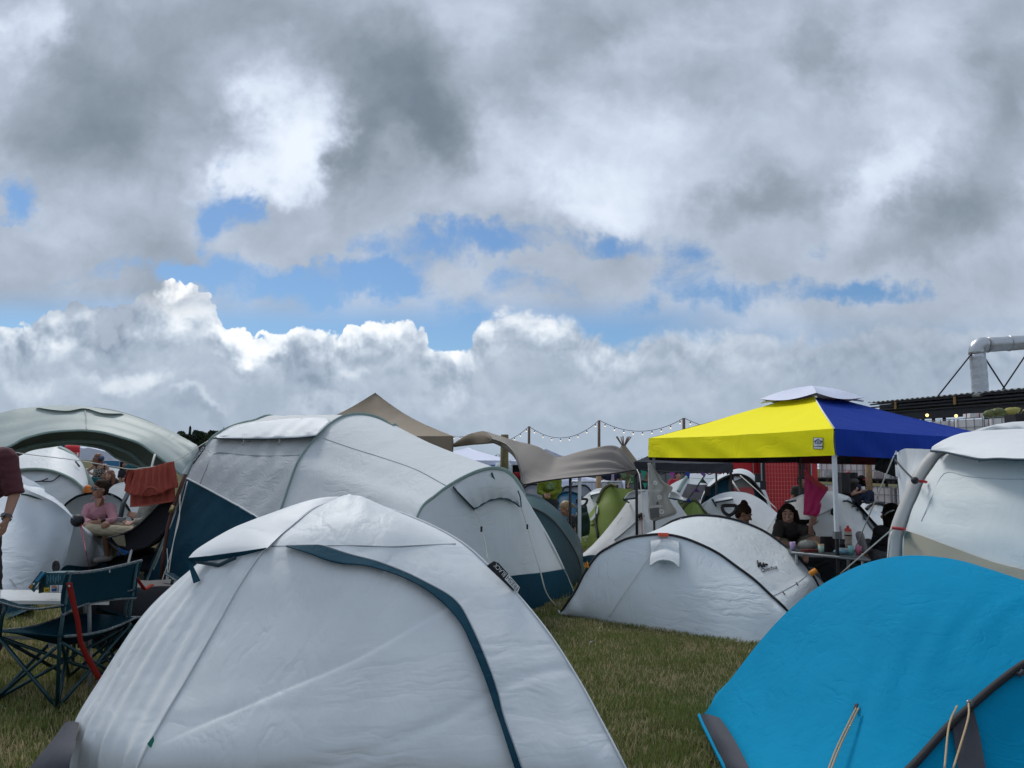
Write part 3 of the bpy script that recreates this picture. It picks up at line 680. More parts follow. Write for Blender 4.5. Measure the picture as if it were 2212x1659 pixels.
loft('rear_panel', [h2, [G(1224, 1321), Vector((1.6, 9.5, 0)), Vector((2.6, 9.7, 0)), Vector((3.7, 9.0, 0)), G(1800, 1340)]], F3, t3, n=50, sub=12, bulge=.06)
B().tube([Vector(p) + Vector((0, -.01, .01)) for p in spline(h1, 110)], .0125, 8).obj('hoop_sleeve', F_BLK, t3, True)
B().tube([Vector(p) + Vector((0, 0, .012)) for p in spline(h2, 110)], .0125, 8).obj('hoop_sleeve', F_BLK, t3, True)
B().tube([Vector(p) + Vector((0, -.01, .006)) for p in spline(hem, 60)], .009, 6).obj('hem_binding', F_BLK, t3, True)
# vent hood
c7 = lambda x, y: (1158 + x * .2618, 1071 + y * .2618)
hd = [hits([c7(945, 365), c7(1060, 350), c7(1180, 375)], 'pF', .012), hits([c7(950, 470), c7(1060, 440), c7(1185, 480)], 'pF', .05), hits([c7(940, 578), c7(1000, 538), c7(1060, 528), c7(1130, 545), c7(1182, 592)], 'pF', .13)]
vh_ = loft('vent_hood', hd, F_GREYW, t3, n=30, sub=14, bulge=.015, thick=.006)
B().tube([Vector(p) for p in spline(hd[2], 24)], .010, 6).obj('hood_rim', F_GREYW, vh_, True)
rope('hood_tie', [hit(*c7(1045, 345), 'pF', .03), hit(*c7(1005, 410), 'pF', .06), hit(*c7(930, 510), 'pF', .03), hit(*c7(760, 760), 'pF', .02), hit(*c7(600, 1000), 'pF', .02)], .003, M_CORD, vh_)
B().box(P(1433, 1155, 7.82), (.10, .04, .035)).obj('hoop_clip', mat('coral_webbing', (.75, .10, .05), .6), t3)
B().tube([P(1264, 1224, 7.98), P(1268, 1214, 7.97), P(1270, 1226, 7.97)], .014, 6).obj('hoop_clip', M_ORANGE, t3)
B().tube([P(1749, 1236, 7.95), P(1755, 1239, 7.9)], .013, 6).obj('hoop_clip', M_ORANGE, t3)
rope('guy_line', [hit(*c7(560, 1030), 'pF', .01), G(1272, 1397)], .006, M_CORD, t3)
# lettering on the roof
textmesh('lettering', 'FRESH&BLACK', [P(1444, 1138.5, 8.58), P(1474, 1123, 8.68), P(1474, 1118, 8.68), P(1443, 1133.5, 8.58)], M_PLW, t3, bold=.01)
def onp(x, y): return hit(x, y, 'pR', .010)
z8 = lambda x, y: (1482.3 + x * .3298, 1129 + y * .3298)
qd = [onp(*z8(497, 330)), onp(*z8(601, 306)), onp(*z8(592, 274)), onp(*z8(489, 299))]
textmesh('lettering', 'Quechua', qd, M_PLB, t3, bold=.012)
mp = [z8(x, y) for x, y in ((467, 250), (474, 288), (484, 262), (497, 290), (505, 264), (513, 286), (518, 272), (533, 275))]
lgp = [onp(x, y) for x, y in mp]; lgb = B()
for a_, b_ in zip(lgp[:-1], lgp[1:]): lgb.tube([a_, b_], .009, 6)
lgb.obj('emblem', M_PLB, t3, True)
for x, y in ((723, 398), (636, 458)):
    B().tube([onp(*z8(x - 4, y - 8)), onp(*z8(x, y)) , onp(*z8(x + 10, y + 12))], .006, 5).obj('hem_tie', M_PLB, t3)
seam('roof_stitching', [z8(570, 480), z8(640, 445), z8(720, 400), z8(790, 345)], 'pR', .004, M_STITCH, t3, .001)

# ================================================================ bright blue tent
t4 = thing('dome_tent', 'bright blue tent with charcoal pole sleeve and charcoal corner skirt', 'tent', (2.6, 4.1, 0))
b0_ = [G(1512, 1552), P(1537, 1522, 4.75), P(1600, 1438, 4.72), P(1650, 1375, 4.68), P(1700, 1322, 4.62), P(1755, 1276, 4.56), P(1820, 1238, 4.5), P(1885, 1212, 4.44), P(1960, 1200, 4.4), P(2050, 1206, 4.3), P(2130, 1228, 4.2), P(2212, 1273, 4.1), P(2320, 1350, 4.0), P(2440, 1480, 3.9), P(2520, 1620, 3.8), G(2560, 1720)]
b1_ = [G(1650, 1900), P(1720, 1870, 2.95), P(1830, 1780, 3.15), P(1960, 1656, 3.3), P(2040, 1569, 3.4), P(2094, 1520, 3.42), P(2150, 1472, 3.44), P(2212, 1428, 3.45), P(2300, 1385, 3.45), P(2420, 1360, 3.45), P(2560, 1400, 3.4), P(2700, 1520, 3.35), P(2790, 1690, 3.3), G(2800, 1790)]
loft('flysheet', [b0_, b1_], F_BLUE, t4, n=120, sub=80, bulge=.035, key='blF', ez=.8, disp=lambda s, v: .003 * np.sin(14 * s + 70 * v + 3 * np.sin(9 * s)) * np.clip(s * 1.5, 0, 1))
loft('flysheet', [b0_, [G(1520, 1554), Vector((1.7, 5.8, 0)), Vector((3.0, 6.0, 0)), Vector((4.2, 5.3, 0)), G(2560, 1720)]], F_BLUE, t4, n=60, sub=20, bulge=.0)
loft('end_wall', [b1_, [G(1650, 1905), G(1900, 2000), G(2200, 1980), G(2500, 1980), G(2700, 1860), G(2800, 1792)]], F_BLUE, t4, n=70, sub=40, bulge=-.02, key='blE', disp=lambda s, v: .014 * np.sin(70 * v + 6 * s) * s)
B().tube([Vector(p) + Vector((0, -.02, .0)) for p in spline(b1_, 90)], .026, 10, flat=.6).obj('pole_sleeve', mat('charcoal_webbing', (.018, .017, .019), .75, bump=.002, bscale=200), t4, True)
c8 = z8
sk = [0, [P(*c8(86, 1262), 4.72), P(*c8(110, 1320), 4.55), P(*c8(155, 1410), 4.32), P(*c8(205, 1510), 4.15), P(*c8(260, 1620), 3.95), G(1590, 1720)]]
loft('corner_skirt', [[p_ + Vector((0, -.02, .015)) for p_ in hits([c8(155, 1195), c8(215, 1290), c8(290, 1400), c8(345, 1500), c8(400, 1610), c8(450, 1720)], 'blF', .02)], sk[1]], F_MUD, t4, n=24, sub=10, bulge=.02)
B().tube([Vector(p) for p in spline(sk[1], 24)], .012, 6).obj('hem_binding', F_BLUE, t4, True)
pa = hit(*c8(1118, 1195), 'blF', .02)
B().slab([hit(*c8(1105, 1190), 'blF', .012), hit(*c8(1128, 1187), 'blF', .012), hit(*c8(1112, 1225), 'blF', .02), hit(*c8(1096, 1222), 'blF', .02)], .006).obj('guy_tab', F_BLK, t4)
for dx_ in (0, .012): rope('guy_line', [q_ + Vector((dx_, 0, 0)) for q_ in (hit(*c8(1112, 1215), 'blF', .03), hit(*c8(1020, 1400), 'blF', .05), hit(*c8(975, 1500), 'blF', .06), hit(*c8(930, 1620), 'blF', .07), hit(*c8(905, 1690), 'blF', .08) or P(1765, 1700, 3.3))], .004, mat('tan_cord', (.42, .30, .17), .8), t4)
B().slab([hit(*c8(1740, 1310), 'blE', .014) or P(*c8(1740, 1310), 3.3), hit(*c8(1880, 1215), 'blE', .014) or P(*c8(1880, 1215), 3.3), hit(*c8(1925, 1400), 'blE', .02) or P(*c8(1925, 1400), 3.2), hit(*c8(1965, 1640), 'blE', .02) or P(*c8(1965, 1640), 3.1), hit(*c8(1785, 1640), 'blE', .02) or P(*c8(1785, 1640), 3.1)], .004).obj('wall_gusset', F_MUD, t4)
B().lathe(P(2094, 1519, 3.36), [(.006, 0), (.013, .0), (.015, .004), (.006, .006)], 14, axis=(0, -1, .3)).obj('eyelet', M_GREYM, t4, True)
for a_, b_, c_ in (((1850, 1180), (1845, 1290), (1750, 1610)), ((1775, 1200), (1722, 1330), (1692, 1610))):
    rope('guy_line', [P(*c8(*a_), 3.36), P(*c8(*b_), 3.25), P(*c8(*c_), 3.0)], .0042, MATS['tan_cord'], t4)
B().tube([P(2193, 1452, 3.42), P(2203, 1457, 3.40), P(2211, 1449, 3.40)], .012, 6).obj('sleeve_tab', F_MUD, t4)

# ================================================================ inflatable tent on the right
t5 = thing('inflatable_tent', 'white and beige inflatable tent with a fat curved air beam held by red straps', 'tent', (4.4, 6., 0))
beam = [G(1925, 1440), P(1930, 1290, 6.25), P(1934, 1200, 6.28), P(1940, 1146, 6.3), P(1963, 1085, 6.33), P(1985, 1036, 6.36), P(2006, 1003, 6.4), P(2034, 978, 6.45), P(2075, 958, 6.5), P(2130, 948, 6.55), P(2200, 952, 6.6), P(2300, 990, 6.8), P(2380, 1080, 7.), G(2420, 1390)]
M_BEAM = fabric('grey_beige_beam_cloth', (.50, .49, .47), .5, .25, .8)
B().tube([Vector(p) for p in spline(beam, 80)], .060, 16).obj('air_beam', M_BEAM, t5, True)
bmc = [G(1940, 1425), P(1944, 1290, 6.2), P(1948, 1200, 6.2), P(1955, 1146, 6.22), P(1980, 1078, 6.25), P(2002, 1030, 6.28), P(2024, 998, 6.32), P(2046, 980, 6.35), P(2090, 962, 6.4), P(2150, 950, 6.5)]
rt5 = [G(2380, 1650), P(2370, 1500, 4.5), P(2360, 1350, 4.5), P(2350, 1230, 4.52), P(2340, 1120, 4.55), P(2330, 1050, 4.62), P(2320, 1005, 4.72), P(2310, 985, 4.85), P(2300, 960, 5.0), P(2290, 935, 5.3)]
loft('wall_panel', [bmc, rt5], fabric('inflatable_white_cloth', (.68, .72, .72), .5, .5, 1.), t5, n=90, sub=50, bulge=.0, key='inW', disp=lambda s, v: .003 * np.sin(60 * v + 9 * s + 2 * np.sin(7 * s)) * (v > .25) * (v < .8))
skin('lower_wall', [(1953, 1145), (1990, 1157), (2043, 1177), (2142, 1213), (2212, 1231), (2300, 1255)], [(1946, 1400), (1990, 1410), (2043, 1430), (2142, 1480), (2212, 1520), (2300, 1580)], 'inW', F_BEIGE, t5, .014, n=40, sub=14, fallback=None)
roofc = [P(2014, 971, 6.3), P(2041, 952, 6.4), P(2078, 936.5, 6.4), P(2130, 930.5, 6.3), P(2212, 927.5, 6.1), P(2330, 925, 5.8)]
brm = [P(2010, 973, 6.2), P(2041, 976, 5.95), P(2078, 984, 5.65), P(2117, 991, 5.35), P(2157, 990, 5.1), P(2212, 992, 4.85), P(2330, 990, 4.5)]
loft('roof_panel', [roofc, brm], F_SMOOTH, t5, n=50, sub=30, bulge=.05, ez=.4, key='inR', thick=.005, disp=lambda s, v: .006 * np.sin(30 * s + 12 * v))
B().tube([Vector(p) + Vector((0, -.004, -.004)) for p in spline(brm, 60)], .009, 6).obj('brim_binding', F_TRIM, t5, True)
loft('side_panel', [[P(2150, 950, 6.58), P(2230, 960, 6.64), P(2300, 990, 6.8), P(2380, 1080, 7.), G(2420, 1390)], rt5[::-1]], F_WHITE, t5, n=40, sub=14)
loft('rear_roof', [[P(2014, 971, 6.32), P(2041, 952, 6.47), P(2078, 936.5, 6.62), P(2130, 930.5, 6.72), P(2212, 927.5, 6.62)], [G(2330, 1240), P(2360, 1120, 10), P(2400, 1050, 9.5), P(2450, 1020, 9), G(2700, 1240)]], F_WHITE, t5, n=30, sub=14, bulge=.3)
wing = [P(2014, 971, 6.36), P(1981, 970, 6.6), P(1955, 968.6, 6.75), P(1939, 972.5, 6.85), P(1931, 983, 6.9)]
wl = [P(1931, 983, 6.9), P(1938, 1020, 6.88), P(1942, 1060, 6.86), P(1946, 1100, 6.84), P(1950, 1200, 6.8), G(1955, 1400)]
wr_ = [P(2014, 971, 6.40), P(2006, 1003, 6.42), P(1985, 1036, 6.4), P(1963, 1085, 6.37), P(1944, 1146, 6.35), G(1935, 1420)]
loft('porch_panel', [[P(1931, 983, 6.9), P(1937, 973, 6.88)] + wl[1:], [P(1955, 968.6, 6.75), P(1960, 1000, 6.72), P(1957, 1060, 6.7), P(1953, 1120, 6.7), G(1948, 1410)], wr_], F_SMOOTH, t5, n=40, sub=14, bulge=.02, key='inP')
B().tube([Vector(p) for p in spline(wl, 40)], .008, 6).obj('porch_piping', F_TRIM, t5, True)
z4 = lambda x, y: (1632.9 + x * .2618, 723.8 + y * .2618)
for y_, x0, x1 in ((1200, 1312, 1405), (1590, 1122, 1228)):
    p0, p1 = P(*z4(x0, y_), 6.2), P(*z4(x1, y_ + 12), 6.2)
    B().tube([p0, (p0 + p1) / 2 + Vector((0, -.03, 0)), p1], .012, 6).obj('beam_strap', M_RED, t5, True)
B().ball(P(*z4(1312, 1200), 6.15), .03, 10).obj('strap_buckle', M_PLB, t5, True)
rope('beam_cord', [P(*z4(1150, 1030), 6.85), P(*z4(1230, 1120), 6.5), P(*z4(1305, 1195), 6.18)], .008, M_PLB, t5)
seam('window_piping', [z4(1365, 1535), z4(1450, 1340), z4(1555, 1140), z4(1750, 1165), z4(1980, 1185), z4(2212, 1190)], 'inW', .0035, F_GREYW, t5, .002)
B().tube([P(*z4(1833, 1018), 5.72), P(*z4(1840, 1065), 5.78)], .008, 6).obj('brim_toggle', M_CORD, t5)
B().slab([P(*z4(1150, 1070), 6.84), P(*z4(1162, 1075), 6.83), P(*z4(1185, 1175), 6.8), P(*z4(1155, 1165), 6.8)], .006).obj('label_tag', M_PLW, t5)
rope('guy_line', [P(*z4(1138, 1000), 6.88), G(1806, 1285)], .006, M_CORD, t5)
rope('guy_line', [P(1927, 1143, 6.2), G(1745, 1300)], .006, M_CORD, t5)
rope('guy_line', [P(1928, 1150, 6.2), P(1922, 1175, 6.1), G(1895, 1420)], .006, M_CORD, t5)
# ---------------------------------------------------------------- crop helpers: detail views of the photograph back to picture columns and rows
def crop(x0, y0, wd, W=2212): return lambda x, y: ((x0 + x * wd / W) / 1.727, (y0 + y * wd / W) / 1.727)
z1 = crop(0, 1450, 1000); z3 = crop(1800, 1450, 1000); z5 = crop(0, 2115, 1000); z6 = crop(2800, 1640, 500); z7 = crop(2850, 1850, 500)
za = crop(0, 1640, 400); zb = crop(380, 1980, 400); zc = crop(2050, 1740, 400); zd = crop(2400, 1700, 400); ze = crop(3050, 1720, 300)
zf = crop(3300, 1380, 520); zg = crop(0, 1960, 560); zh = crop(250, 1640, 500, 1803); zk = crop(1650, 1540, 500); zl = crop(2400, 1600, 500); zm = crop(3250, 1250, 570, 2101)
def Mp(fn, pts): return [fn(*p) for p in pts]
UP = Vector((0, 0, 1))

def gazebo(name, label, corners, eave, apex, mats, leg_m, val=.26, cap=False, group=None, legs=(0, 1, 2, 3), sag=.05, split=None, legw=.035, truss=True, low=None, under=None):
    """corners: four points seen from above in order; mats: cloth of the side between corner i and i+1"""
    vals = val if isinstance(val, list) else [val] * 4; legms = leg_m if isinstance(leg_m, list) else [leg_m] * 4; leg_m = legms[0]
    cs = [Vector((c.x, c.y, 0)) for c in corners]; ctr = sum(cs, Vector()) / 4
    t = thing(name, label, 'canopy', ctr, group)
    top = ctr + UP * apex; hi = .84 if cap else 1.0
    for i in range(4):
        a, b = cs[i] + UP * eave, cs[(i + 1) % 4] + UP * eave
        rows = []
        for k in range(9):
            u = k / 8 * hi; rows.append(np.array([tuple((a.lerp(b, v)).lerp(top, u) - UP * (sag * math.sin(math.pi * u * .9) * (1 + .6 * math.sin(math.pi * v)) + .02 * math.sin(math.pi * v) * (1 - u))) for v in np.linspace(0, 1, 30)]))
        loft('roof_panel', rows, mats[i], t, n=30, sub=3, key=name + str(i), wr=.004)
        nrm = (b - a).cross(UP).normalized()
        if nrm.dot(a - ctr) < 0: nrm = -nrm
        vr = []
        for k in range(7):
            f = k / 6
            vr.append(np.array([tuple(a.lerp(b, v) - UP * (vals[i] * f + .02 * math.sin(math.pi * v)) + nrm * (.008 + .010 * f * math.sin(v * 34 + 5 * f) + .012 * math.sin(v * 13 + f * 3) * f)) for v in np.linspace(0, 1, 60)]))
        loft('valance', vr, mats[i], t, n=60, sub=2, key=name + 'v' + str(i))
    if cap:
        for i in range(4):
            a, b = [cs[(i + j) % 4].lerp(ctr, .70) + UP * (eave + (apex - eave) * .70 + .085) for j in (0, 1)]
            tp = ctr + UP * (apex + .06)
            rows = [np.array([tuple(a.lerp(b, v).lerp(tp, u) - UP * (.05 * math.sin(math.pi * v) * (1 - u)) + UP * .03 * math.sin(math.pi * u)) for v in np.linspace(0, 1, 16)]) for u in np.linspace(0, .97, 6)]
            loft('vent_cap', rows, F_CANW, t, n=16, sub=2)
            B().tube([cs[i].lerp(ctr, .80) + UP * (eave + (apex - eave) * .80), a + (ctr - a) * .02], .012, 6).obj('cap_strut', leg_m, t)
    for i in legs:
        c = cs[i].lerp(ctr, .03); h = eave - .02
        if low: 
            B().box((c.x, c.y, low[0] / 2), (legw * .8, legw * .8, low[0])).obj('leg', low[1], t)
            B().box((c.x, c.y, (low[0] + h) / 2), (legw * 1.1, legw * 1.1, h - low[0])).obj('leg', legms[i], t)
            B().box((c.x, c.y, low[0]), (legw * 1.8, legw * 1.8, .07)).obj('leg_clamp', M_GREYM, t)
        else: B().box((c.x, c.y, h / 2), (legw, legw, h)).obj('leg', leg_m, t)
    if truss:
        for i in range(4):
            a, b = cs[i].lerp(ctr, .015), cs[(i + 1) % 4].lerp(ctr, .015); k = B(); n = 4
            for j in range(n):
                p, q = a.lerp(b, j / n), a.lerp(b, (j + 1) / n)
                k.tube([p + UP * (eave - .04), q + UP * (eave - .21)], .010, 5); k.tube([p + UP * (eave - .21), q + UP * (eave - .04)], .010, 5)
            k.obj('truss', leg_m, t)
    return t, cs, ctr

# yellow and blue canopy
c0, c1, c2 = P(1802, 925, 7.64), P(1402, 947, 10.9), P(2165, 951, 9.36); c3 = c1 + c2 - c0
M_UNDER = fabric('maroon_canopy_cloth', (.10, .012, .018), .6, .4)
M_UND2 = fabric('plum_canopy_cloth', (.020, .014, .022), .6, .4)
eave = (c0.z + c1.z) / 2
apx = P(1768, 843, (c1.y + c2.y) / 2).z
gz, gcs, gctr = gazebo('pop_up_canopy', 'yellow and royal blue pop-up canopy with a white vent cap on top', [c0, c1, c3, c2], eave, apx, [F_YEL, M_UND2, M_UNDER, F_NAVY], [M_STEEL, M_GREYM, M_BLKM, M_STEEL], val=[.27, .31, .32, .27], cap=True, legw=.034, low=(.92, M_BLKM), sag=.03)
B().tube([gcs[0] + UP * eave, gcs[0].lerp(gctr, .4) + UP * (eave + (apx - eave) * .4 - .02), gcs[0].lerp(gctr, .8) + UP * (eave + (apx - eave) * .8 - .02)], .008, 6).obj('seam_binding', M_PLW, gz, True)
# badge with house-roof mark
bq = [P(*z6(x, y), 7.8) for x, y in ((1035, 155), (1190, 160), (1195, -30), (1035, -35))]
kv = 'pop_up_canopyv0'
bh = lambda x, y, o: hit(*z6(x, y), kv, o) or P(*z6(x, y), 7.7)
bd_ = B().slab([bh(1035, 155, .008), bh(1190, 160, .008), bh(1197, -30, .008), bh(1035, -35, .008)], .003).obj('badge', M_PLB, gz)
B().slab([bh(1043, 148, .012), bh(1183, 152, .012), bh(1190, -22, .012), bh(1043, -27, .012)], .002).obj('badge_face', M_PLW, bd_)
M_PBL = mat('navy_print', (.01, .04, .12), .5)
textmesh('lettering', 'E-ZUP', [bh(1058, 75, .018), bh(1172, 78, .018), bh(1175, 30, .018), bh(1060, 25, .018)], M_PBL, bd_, bold=.02)
B().tube([bh(1052, 30, .018), bh(1115, -5, .018), bh(1180, 30, .018)], .006, 5).obj('emblem', M_PBL, bd_)
B().tube([bh(1040, 108, .016), bh(1188, 112, .016)], .005, 5).obj('emblem', M_PBL, bd_)
# bags on the canopy legs
M_BAG = fabric('grey_plastic_film', (.52, .52, .50), .3, 1.2, 2., trans=.5, spec=.5)
M_BAGP = fabric('pink_plastic_film', (.95, .12, .42), .3, 1.0, 2., trans=.55, spec=.5)
M_PINKT = mat('coral_film', (.75, .06, .08), .4)
def film(name, label, cat, fn, left, right, Y, m, bulge=.05, group=None, parent=None):
    A = [P(*fn(*p), Y) for p in left]; Bb = [P(*fn(*p), Y - .05) for p in right]
    base = P(*fn(*left[-1]), Y); t = thing(name, label, cat, base) if parent is None else parent
    for sgn in (-1, 1):
        loft('film', [A, Bb], m, t, n=34, sub=16, bulge=0, disp=lambda s, v: sgn * bulge * np.sin(np.pi * s) * np.sin(np.pi * np.clip(v, 0, 1)) ** .5 + .012 * np.sin(14 * s + 9 * v + sgn), key=label if sgn == -1 else None)
    return t
Yl = gcs[1].y - .02
bg = film('plastic_bag', 'translucent grey printed plastic bag tied to the left canopy leg', 'bag', zd, [(100, 150), (95, 500), (92, 800), (95, 1100), (130, 1320)], [(140, 150), (270, 330), (420, 540), (600, 640), (575, 740), (510, 830), (600, 1010), (690, 1190), (430, 1290), (260, 1345)], Yl, M_BAG)
for tx, q in (('FESTIVAL', ((150, 1075), (410, 1055), (410, 1010), (150, 1030))), ('STATIEGELD', ((110, 740), (380, 735), (380, 700), (110, 705)))):
    textmesh('lettering', tx, [P(*zd(*p), Yl - .16) for p in q], M_PLW, bg)
M_PRG = mat('dark_grey_print', (.10, .10, .10), .6)
B().slab([P(*zd(*p), Yl - .15) for p in ((130, 1090), (320, 1070), (330, 1270), (150, 1310))], .002).obj('print_block', M_PRG, bg)
B().slab([P(*zd(*p), Yl - .15) for p in ((260, 1010), (265, 965), (300, 940), (325, 970), (325, 1010))], .002).obj('print_block', M_PRG, bg)
for cx_, cy_, r_ in ((380, 1155, 42), (335, 860, 36), (250, 560, 34)):
    B().tube([P(*zd(cx_ + r_ * math.cos(a), cy_ + r_ * math.sin(a)), Yl - .165) for a in np.linspace(0, 6.28, 20)], .006, 5).obj('emblem', M_PLW, bg)
    textmesh('lettering', '2', [P(*zd(cx_ - 14, cy_ + 20), Yl - .165), P(*zd(cx_ + 14, cy_ + 20), Yl - .165), P(*zd(cx_ + 14, cy_ - 20), Yl - .165), P(*zd(cx_ - 14, cy_ - 20), Yl - .165)], M_PLW, bg)
Yp = 10.4
pb = film('plastic_bag', 'bright pink plastic bag with a red strip hanging behind the white canopy leg', 'bag', z6, [(885, 500), (890, 700), (885, 900), (880, 1100), (868, 1240)], [(920, 520), (1060, 660), (1270, 790), (1250, 870), (1155, 1020), (1172, 1085), (1110, 1260), (1000, 1250)], Yp, M_BAGP)
B().slab([P(*z6(*p), Yp - .1) for p in ((895, 510), (1080, 665), (1280, 790), (1262, 850), (1060, 740), (900, 600))], .004).obj('strip', M_PINKT, pb)
# black cloth over the right-hand eave
bc = film('cloth', 'black cloth hanging from the blue side of the canopy', 'cloth', z4, [(992, 985), (990, 1040), (980, 1110)], [(1130, 985), (1150, 1080), (1192, 1185)], 8.6, F_BLK, .03)
B().box(P(*z4(738, 1010), 10.5), (.16, .05, .16)).obj('pouch', F_BLK, gz)

# tan canopy, peak behind the tunnel tent
tc = Vector((P(809, 900, 15.3).x, 15.3, 0)); of = [Vector((1.69, -1.3, 0)), Vector((1.3, 1.69, 0)), Vector((-1.69, 1.3, 0)), Vector((-1.3, -1.69, 0))]
te = P(980, 942, tc.y - 1.3).z
gazebo('pop_up_canopy', 'tan pop-up canopy with a high pointed peak behind the big tunnel tent', [tc + o for o in of], te, P(809, 850, 15.3).z + .05, [F_TAN] * 4, M_GREYM, val=.36, sag=.11)

# dark canopy behind the yellow one
def quadc(a, b, d): return [a, b, a + 0 * b + (b - a) + (d - a), d]
da, db = P(1371, 994, 12.6), P(1582, 1003, 14.0); dn = Vector((.15, .98, 0)) * (db - da).length
gd, dcs, dctr = gazebo('pop_up_canopy', 'black pop-up canopy partly hidden behind the yellow canopy', [da, db, db + dn, da + dn], (da.z + db.z) / 2, 2.3, [F_DARK] * 4, M_BLKM, val=.17, sag=.10)

# white party tents further off
for lbl, xs, Y, pk in (('white party tent with striped towel hanging in its opening', (905, 1103), 28., (1015, 966)), ('white party tent half hidden behind the taupe tarp', (1103, 1215), 31., (1140, 979))):
    a, b = HZ(xs[0], Y, 1.78), HZ(xs[1], Y, 1.78); n_ = Vector((-(b - a).y, (b - a).x, 0)).normalized() * min((b - a).length, 3.2)
    g_, cs_, ct_ = gazebo('party_tent', lbl, [a, b, b + n_, a + n_], 1.74, P(pk[0], pk[1], Y + 1.5).z, [F_CANW] * 4, M_STEEL, val=.16, sag=.02, legw=.10, truss=False)
    w_ = B().slab([Vector((p.x, p.y, h)) for p, h in ((a + n_, 0), (b + n_, 0), (b + n_, 1.6), (a + n_, 1.6))], .02).obj('back_wall', F_DARK, g_)
t_ = thing('towel', 'blue and white striped towel hanging in the white party tent', 'towel', HZ(1060, 27.8, 1.2))
B().slab([P(*zk(*p), 27.8) for p in ((715, 855), (915, 850), (915, 925), (725, 925))], .02).obj('towel_cloth', mat('pale_blue_towel', (.35, .45, .60), .9), t_)
k = B()
for j in range(3): k.slab([P(*zk(x, y), 27.77) for x, y in ((730, 868 + j * 18), (905, 862 + j * 18), (905, 870 + j * 18), (730, 876 + j * 18))], .01)
k.obj('stripe', mat('blue_stripe', (.03, .09, .28), .9), t_)
t_ = thing('hat', 'pale bucket hat hanging beside the striped towel', 'hat', HZ(1087, 27.8, 1.2))
B().lathe(P(*zk(1005, 870), 27.7), [(.02, .1), (.25, .1), (.32, -.1), (.38, -.45), (.3, -.5)], 16, axis=(0, 0, 1)).obj('hat_felt', mat('pale_felt', (.45, .52, .55), .9), t_, True)
rope('hanging_cloth', [P(*zk(1240, 980), 29.5), P(*zk(1240, 1080), 29.5)], .22, mat('deep_red_cloth', (.30, .01, .02), .8)).__setitem__('label', 'dark red cloth hanging behind the taupe tarp edge')
for o in list(COL.objects):
    if o.name.startswith('hanging_cloth'): o['category'] = 'cloth'
t_ = thing('party_tent', 'far white party tent whose peak shows over the taupe tarp', 'canopy', HZ(1195, 42, 0), None)
B().slab([P(1178, 970, 42), P(1210, 984, 42), P(1240, 992, 42), P(1240, 1010, 42), P(1150, 1010, 42), P(1150, 985, 42)], 1.2).obj('roof_panel', F_CANW, t_)

# taupe tarp
tt = thing('tarp', 'taupe tarp stretched like a wave from poles in the middle of the camp', 'tarp', HZ(1200, 12.5, 0))
ridge = [P(1018, 936, 13.6), P(1039, 931.5, 13.6), P(1050, 932, 13.6), P(1069, 938, 13.4), P(1093, 945.5, 13.2), P(1120, 954, 13.1), P(1144, 959, 13.0), P(1165, 966, 12.9), P(1181, 975.5, 12.8), P(1201, 986, 12.7), P(1215, 986, 12.6), P(1252, 975, 12.5), P(1290, 966, 12.4), P(1315, 962, 12.35), P(1332, 964, 12.3), P(1346, 974, 12.2), P(1361, 994, 12.1), P(1375, 1012, 12.)]
front = [P(1062, 948.5, 12.8), P(1078, 953, 12.5), P(1092, 959, 12.3), P(1103, 968, 12.1), P(1113, 981, 11.9), P(1118, 994, 11.75), P(1122, 1010, 11.6), P(1126, 1028, 11.45), P(1129, 1046, 11.3), P(1157, 1042, 11.4), P(1199, 1036, 11.5), P(1245, 1031, 11.6), P(1291, 1027, 11.7), P(1330, 1022, 11.8), P(1376, 1014.5, 11.95)]
loft('tarp_sheet', [ridge, front], F_TAUPE, tt, n=110, sub=40, bulge=-.10, key='tarp', disp=lambda s, v: .03 * np.sin(s * 24 + 3 * np.sin(v * 5)) * np.clip((v - .45) * 2.2, 0, 1) * np.sin(np.pi * s), thick=.01)
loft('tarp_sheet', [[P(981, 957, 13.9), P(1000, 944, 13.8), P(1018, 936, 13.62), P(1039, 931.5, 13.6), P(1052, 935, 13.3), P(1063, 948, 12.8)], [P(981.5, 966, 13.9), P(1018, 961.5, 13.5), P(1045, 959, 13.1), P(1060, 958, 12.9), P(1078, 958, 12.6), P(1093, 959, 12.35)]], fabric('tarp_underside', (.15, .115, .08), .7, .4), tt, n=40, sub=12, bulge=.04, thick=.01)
B().tube([Vector(p) for p in spline(front, 90)], .012, 5).obj('tarp_hem', M_BLKM, tt, True)
for x, Y, lb in ((1375, 12.0, 1013), (1232, 11.6, 1033), (1129, 11.3, 1046)):
    p = P(x, lb, Y); B().tube([Vector((p.x, p.y, 0)), p], .022, 8).obj('pole', M_BLKM, tt, True)
p = P(1252, 1028, 11.7); B().box((p.x, p.y, p.z / 2), (.05, .05, p.z)).obj('pole', M_STEEL, tt)
rope('guy_line', [P(1376, 1014, 11.9), P(1384, 1048, 11.3), G(1400, 1260)], .007, M_CORD, tt)

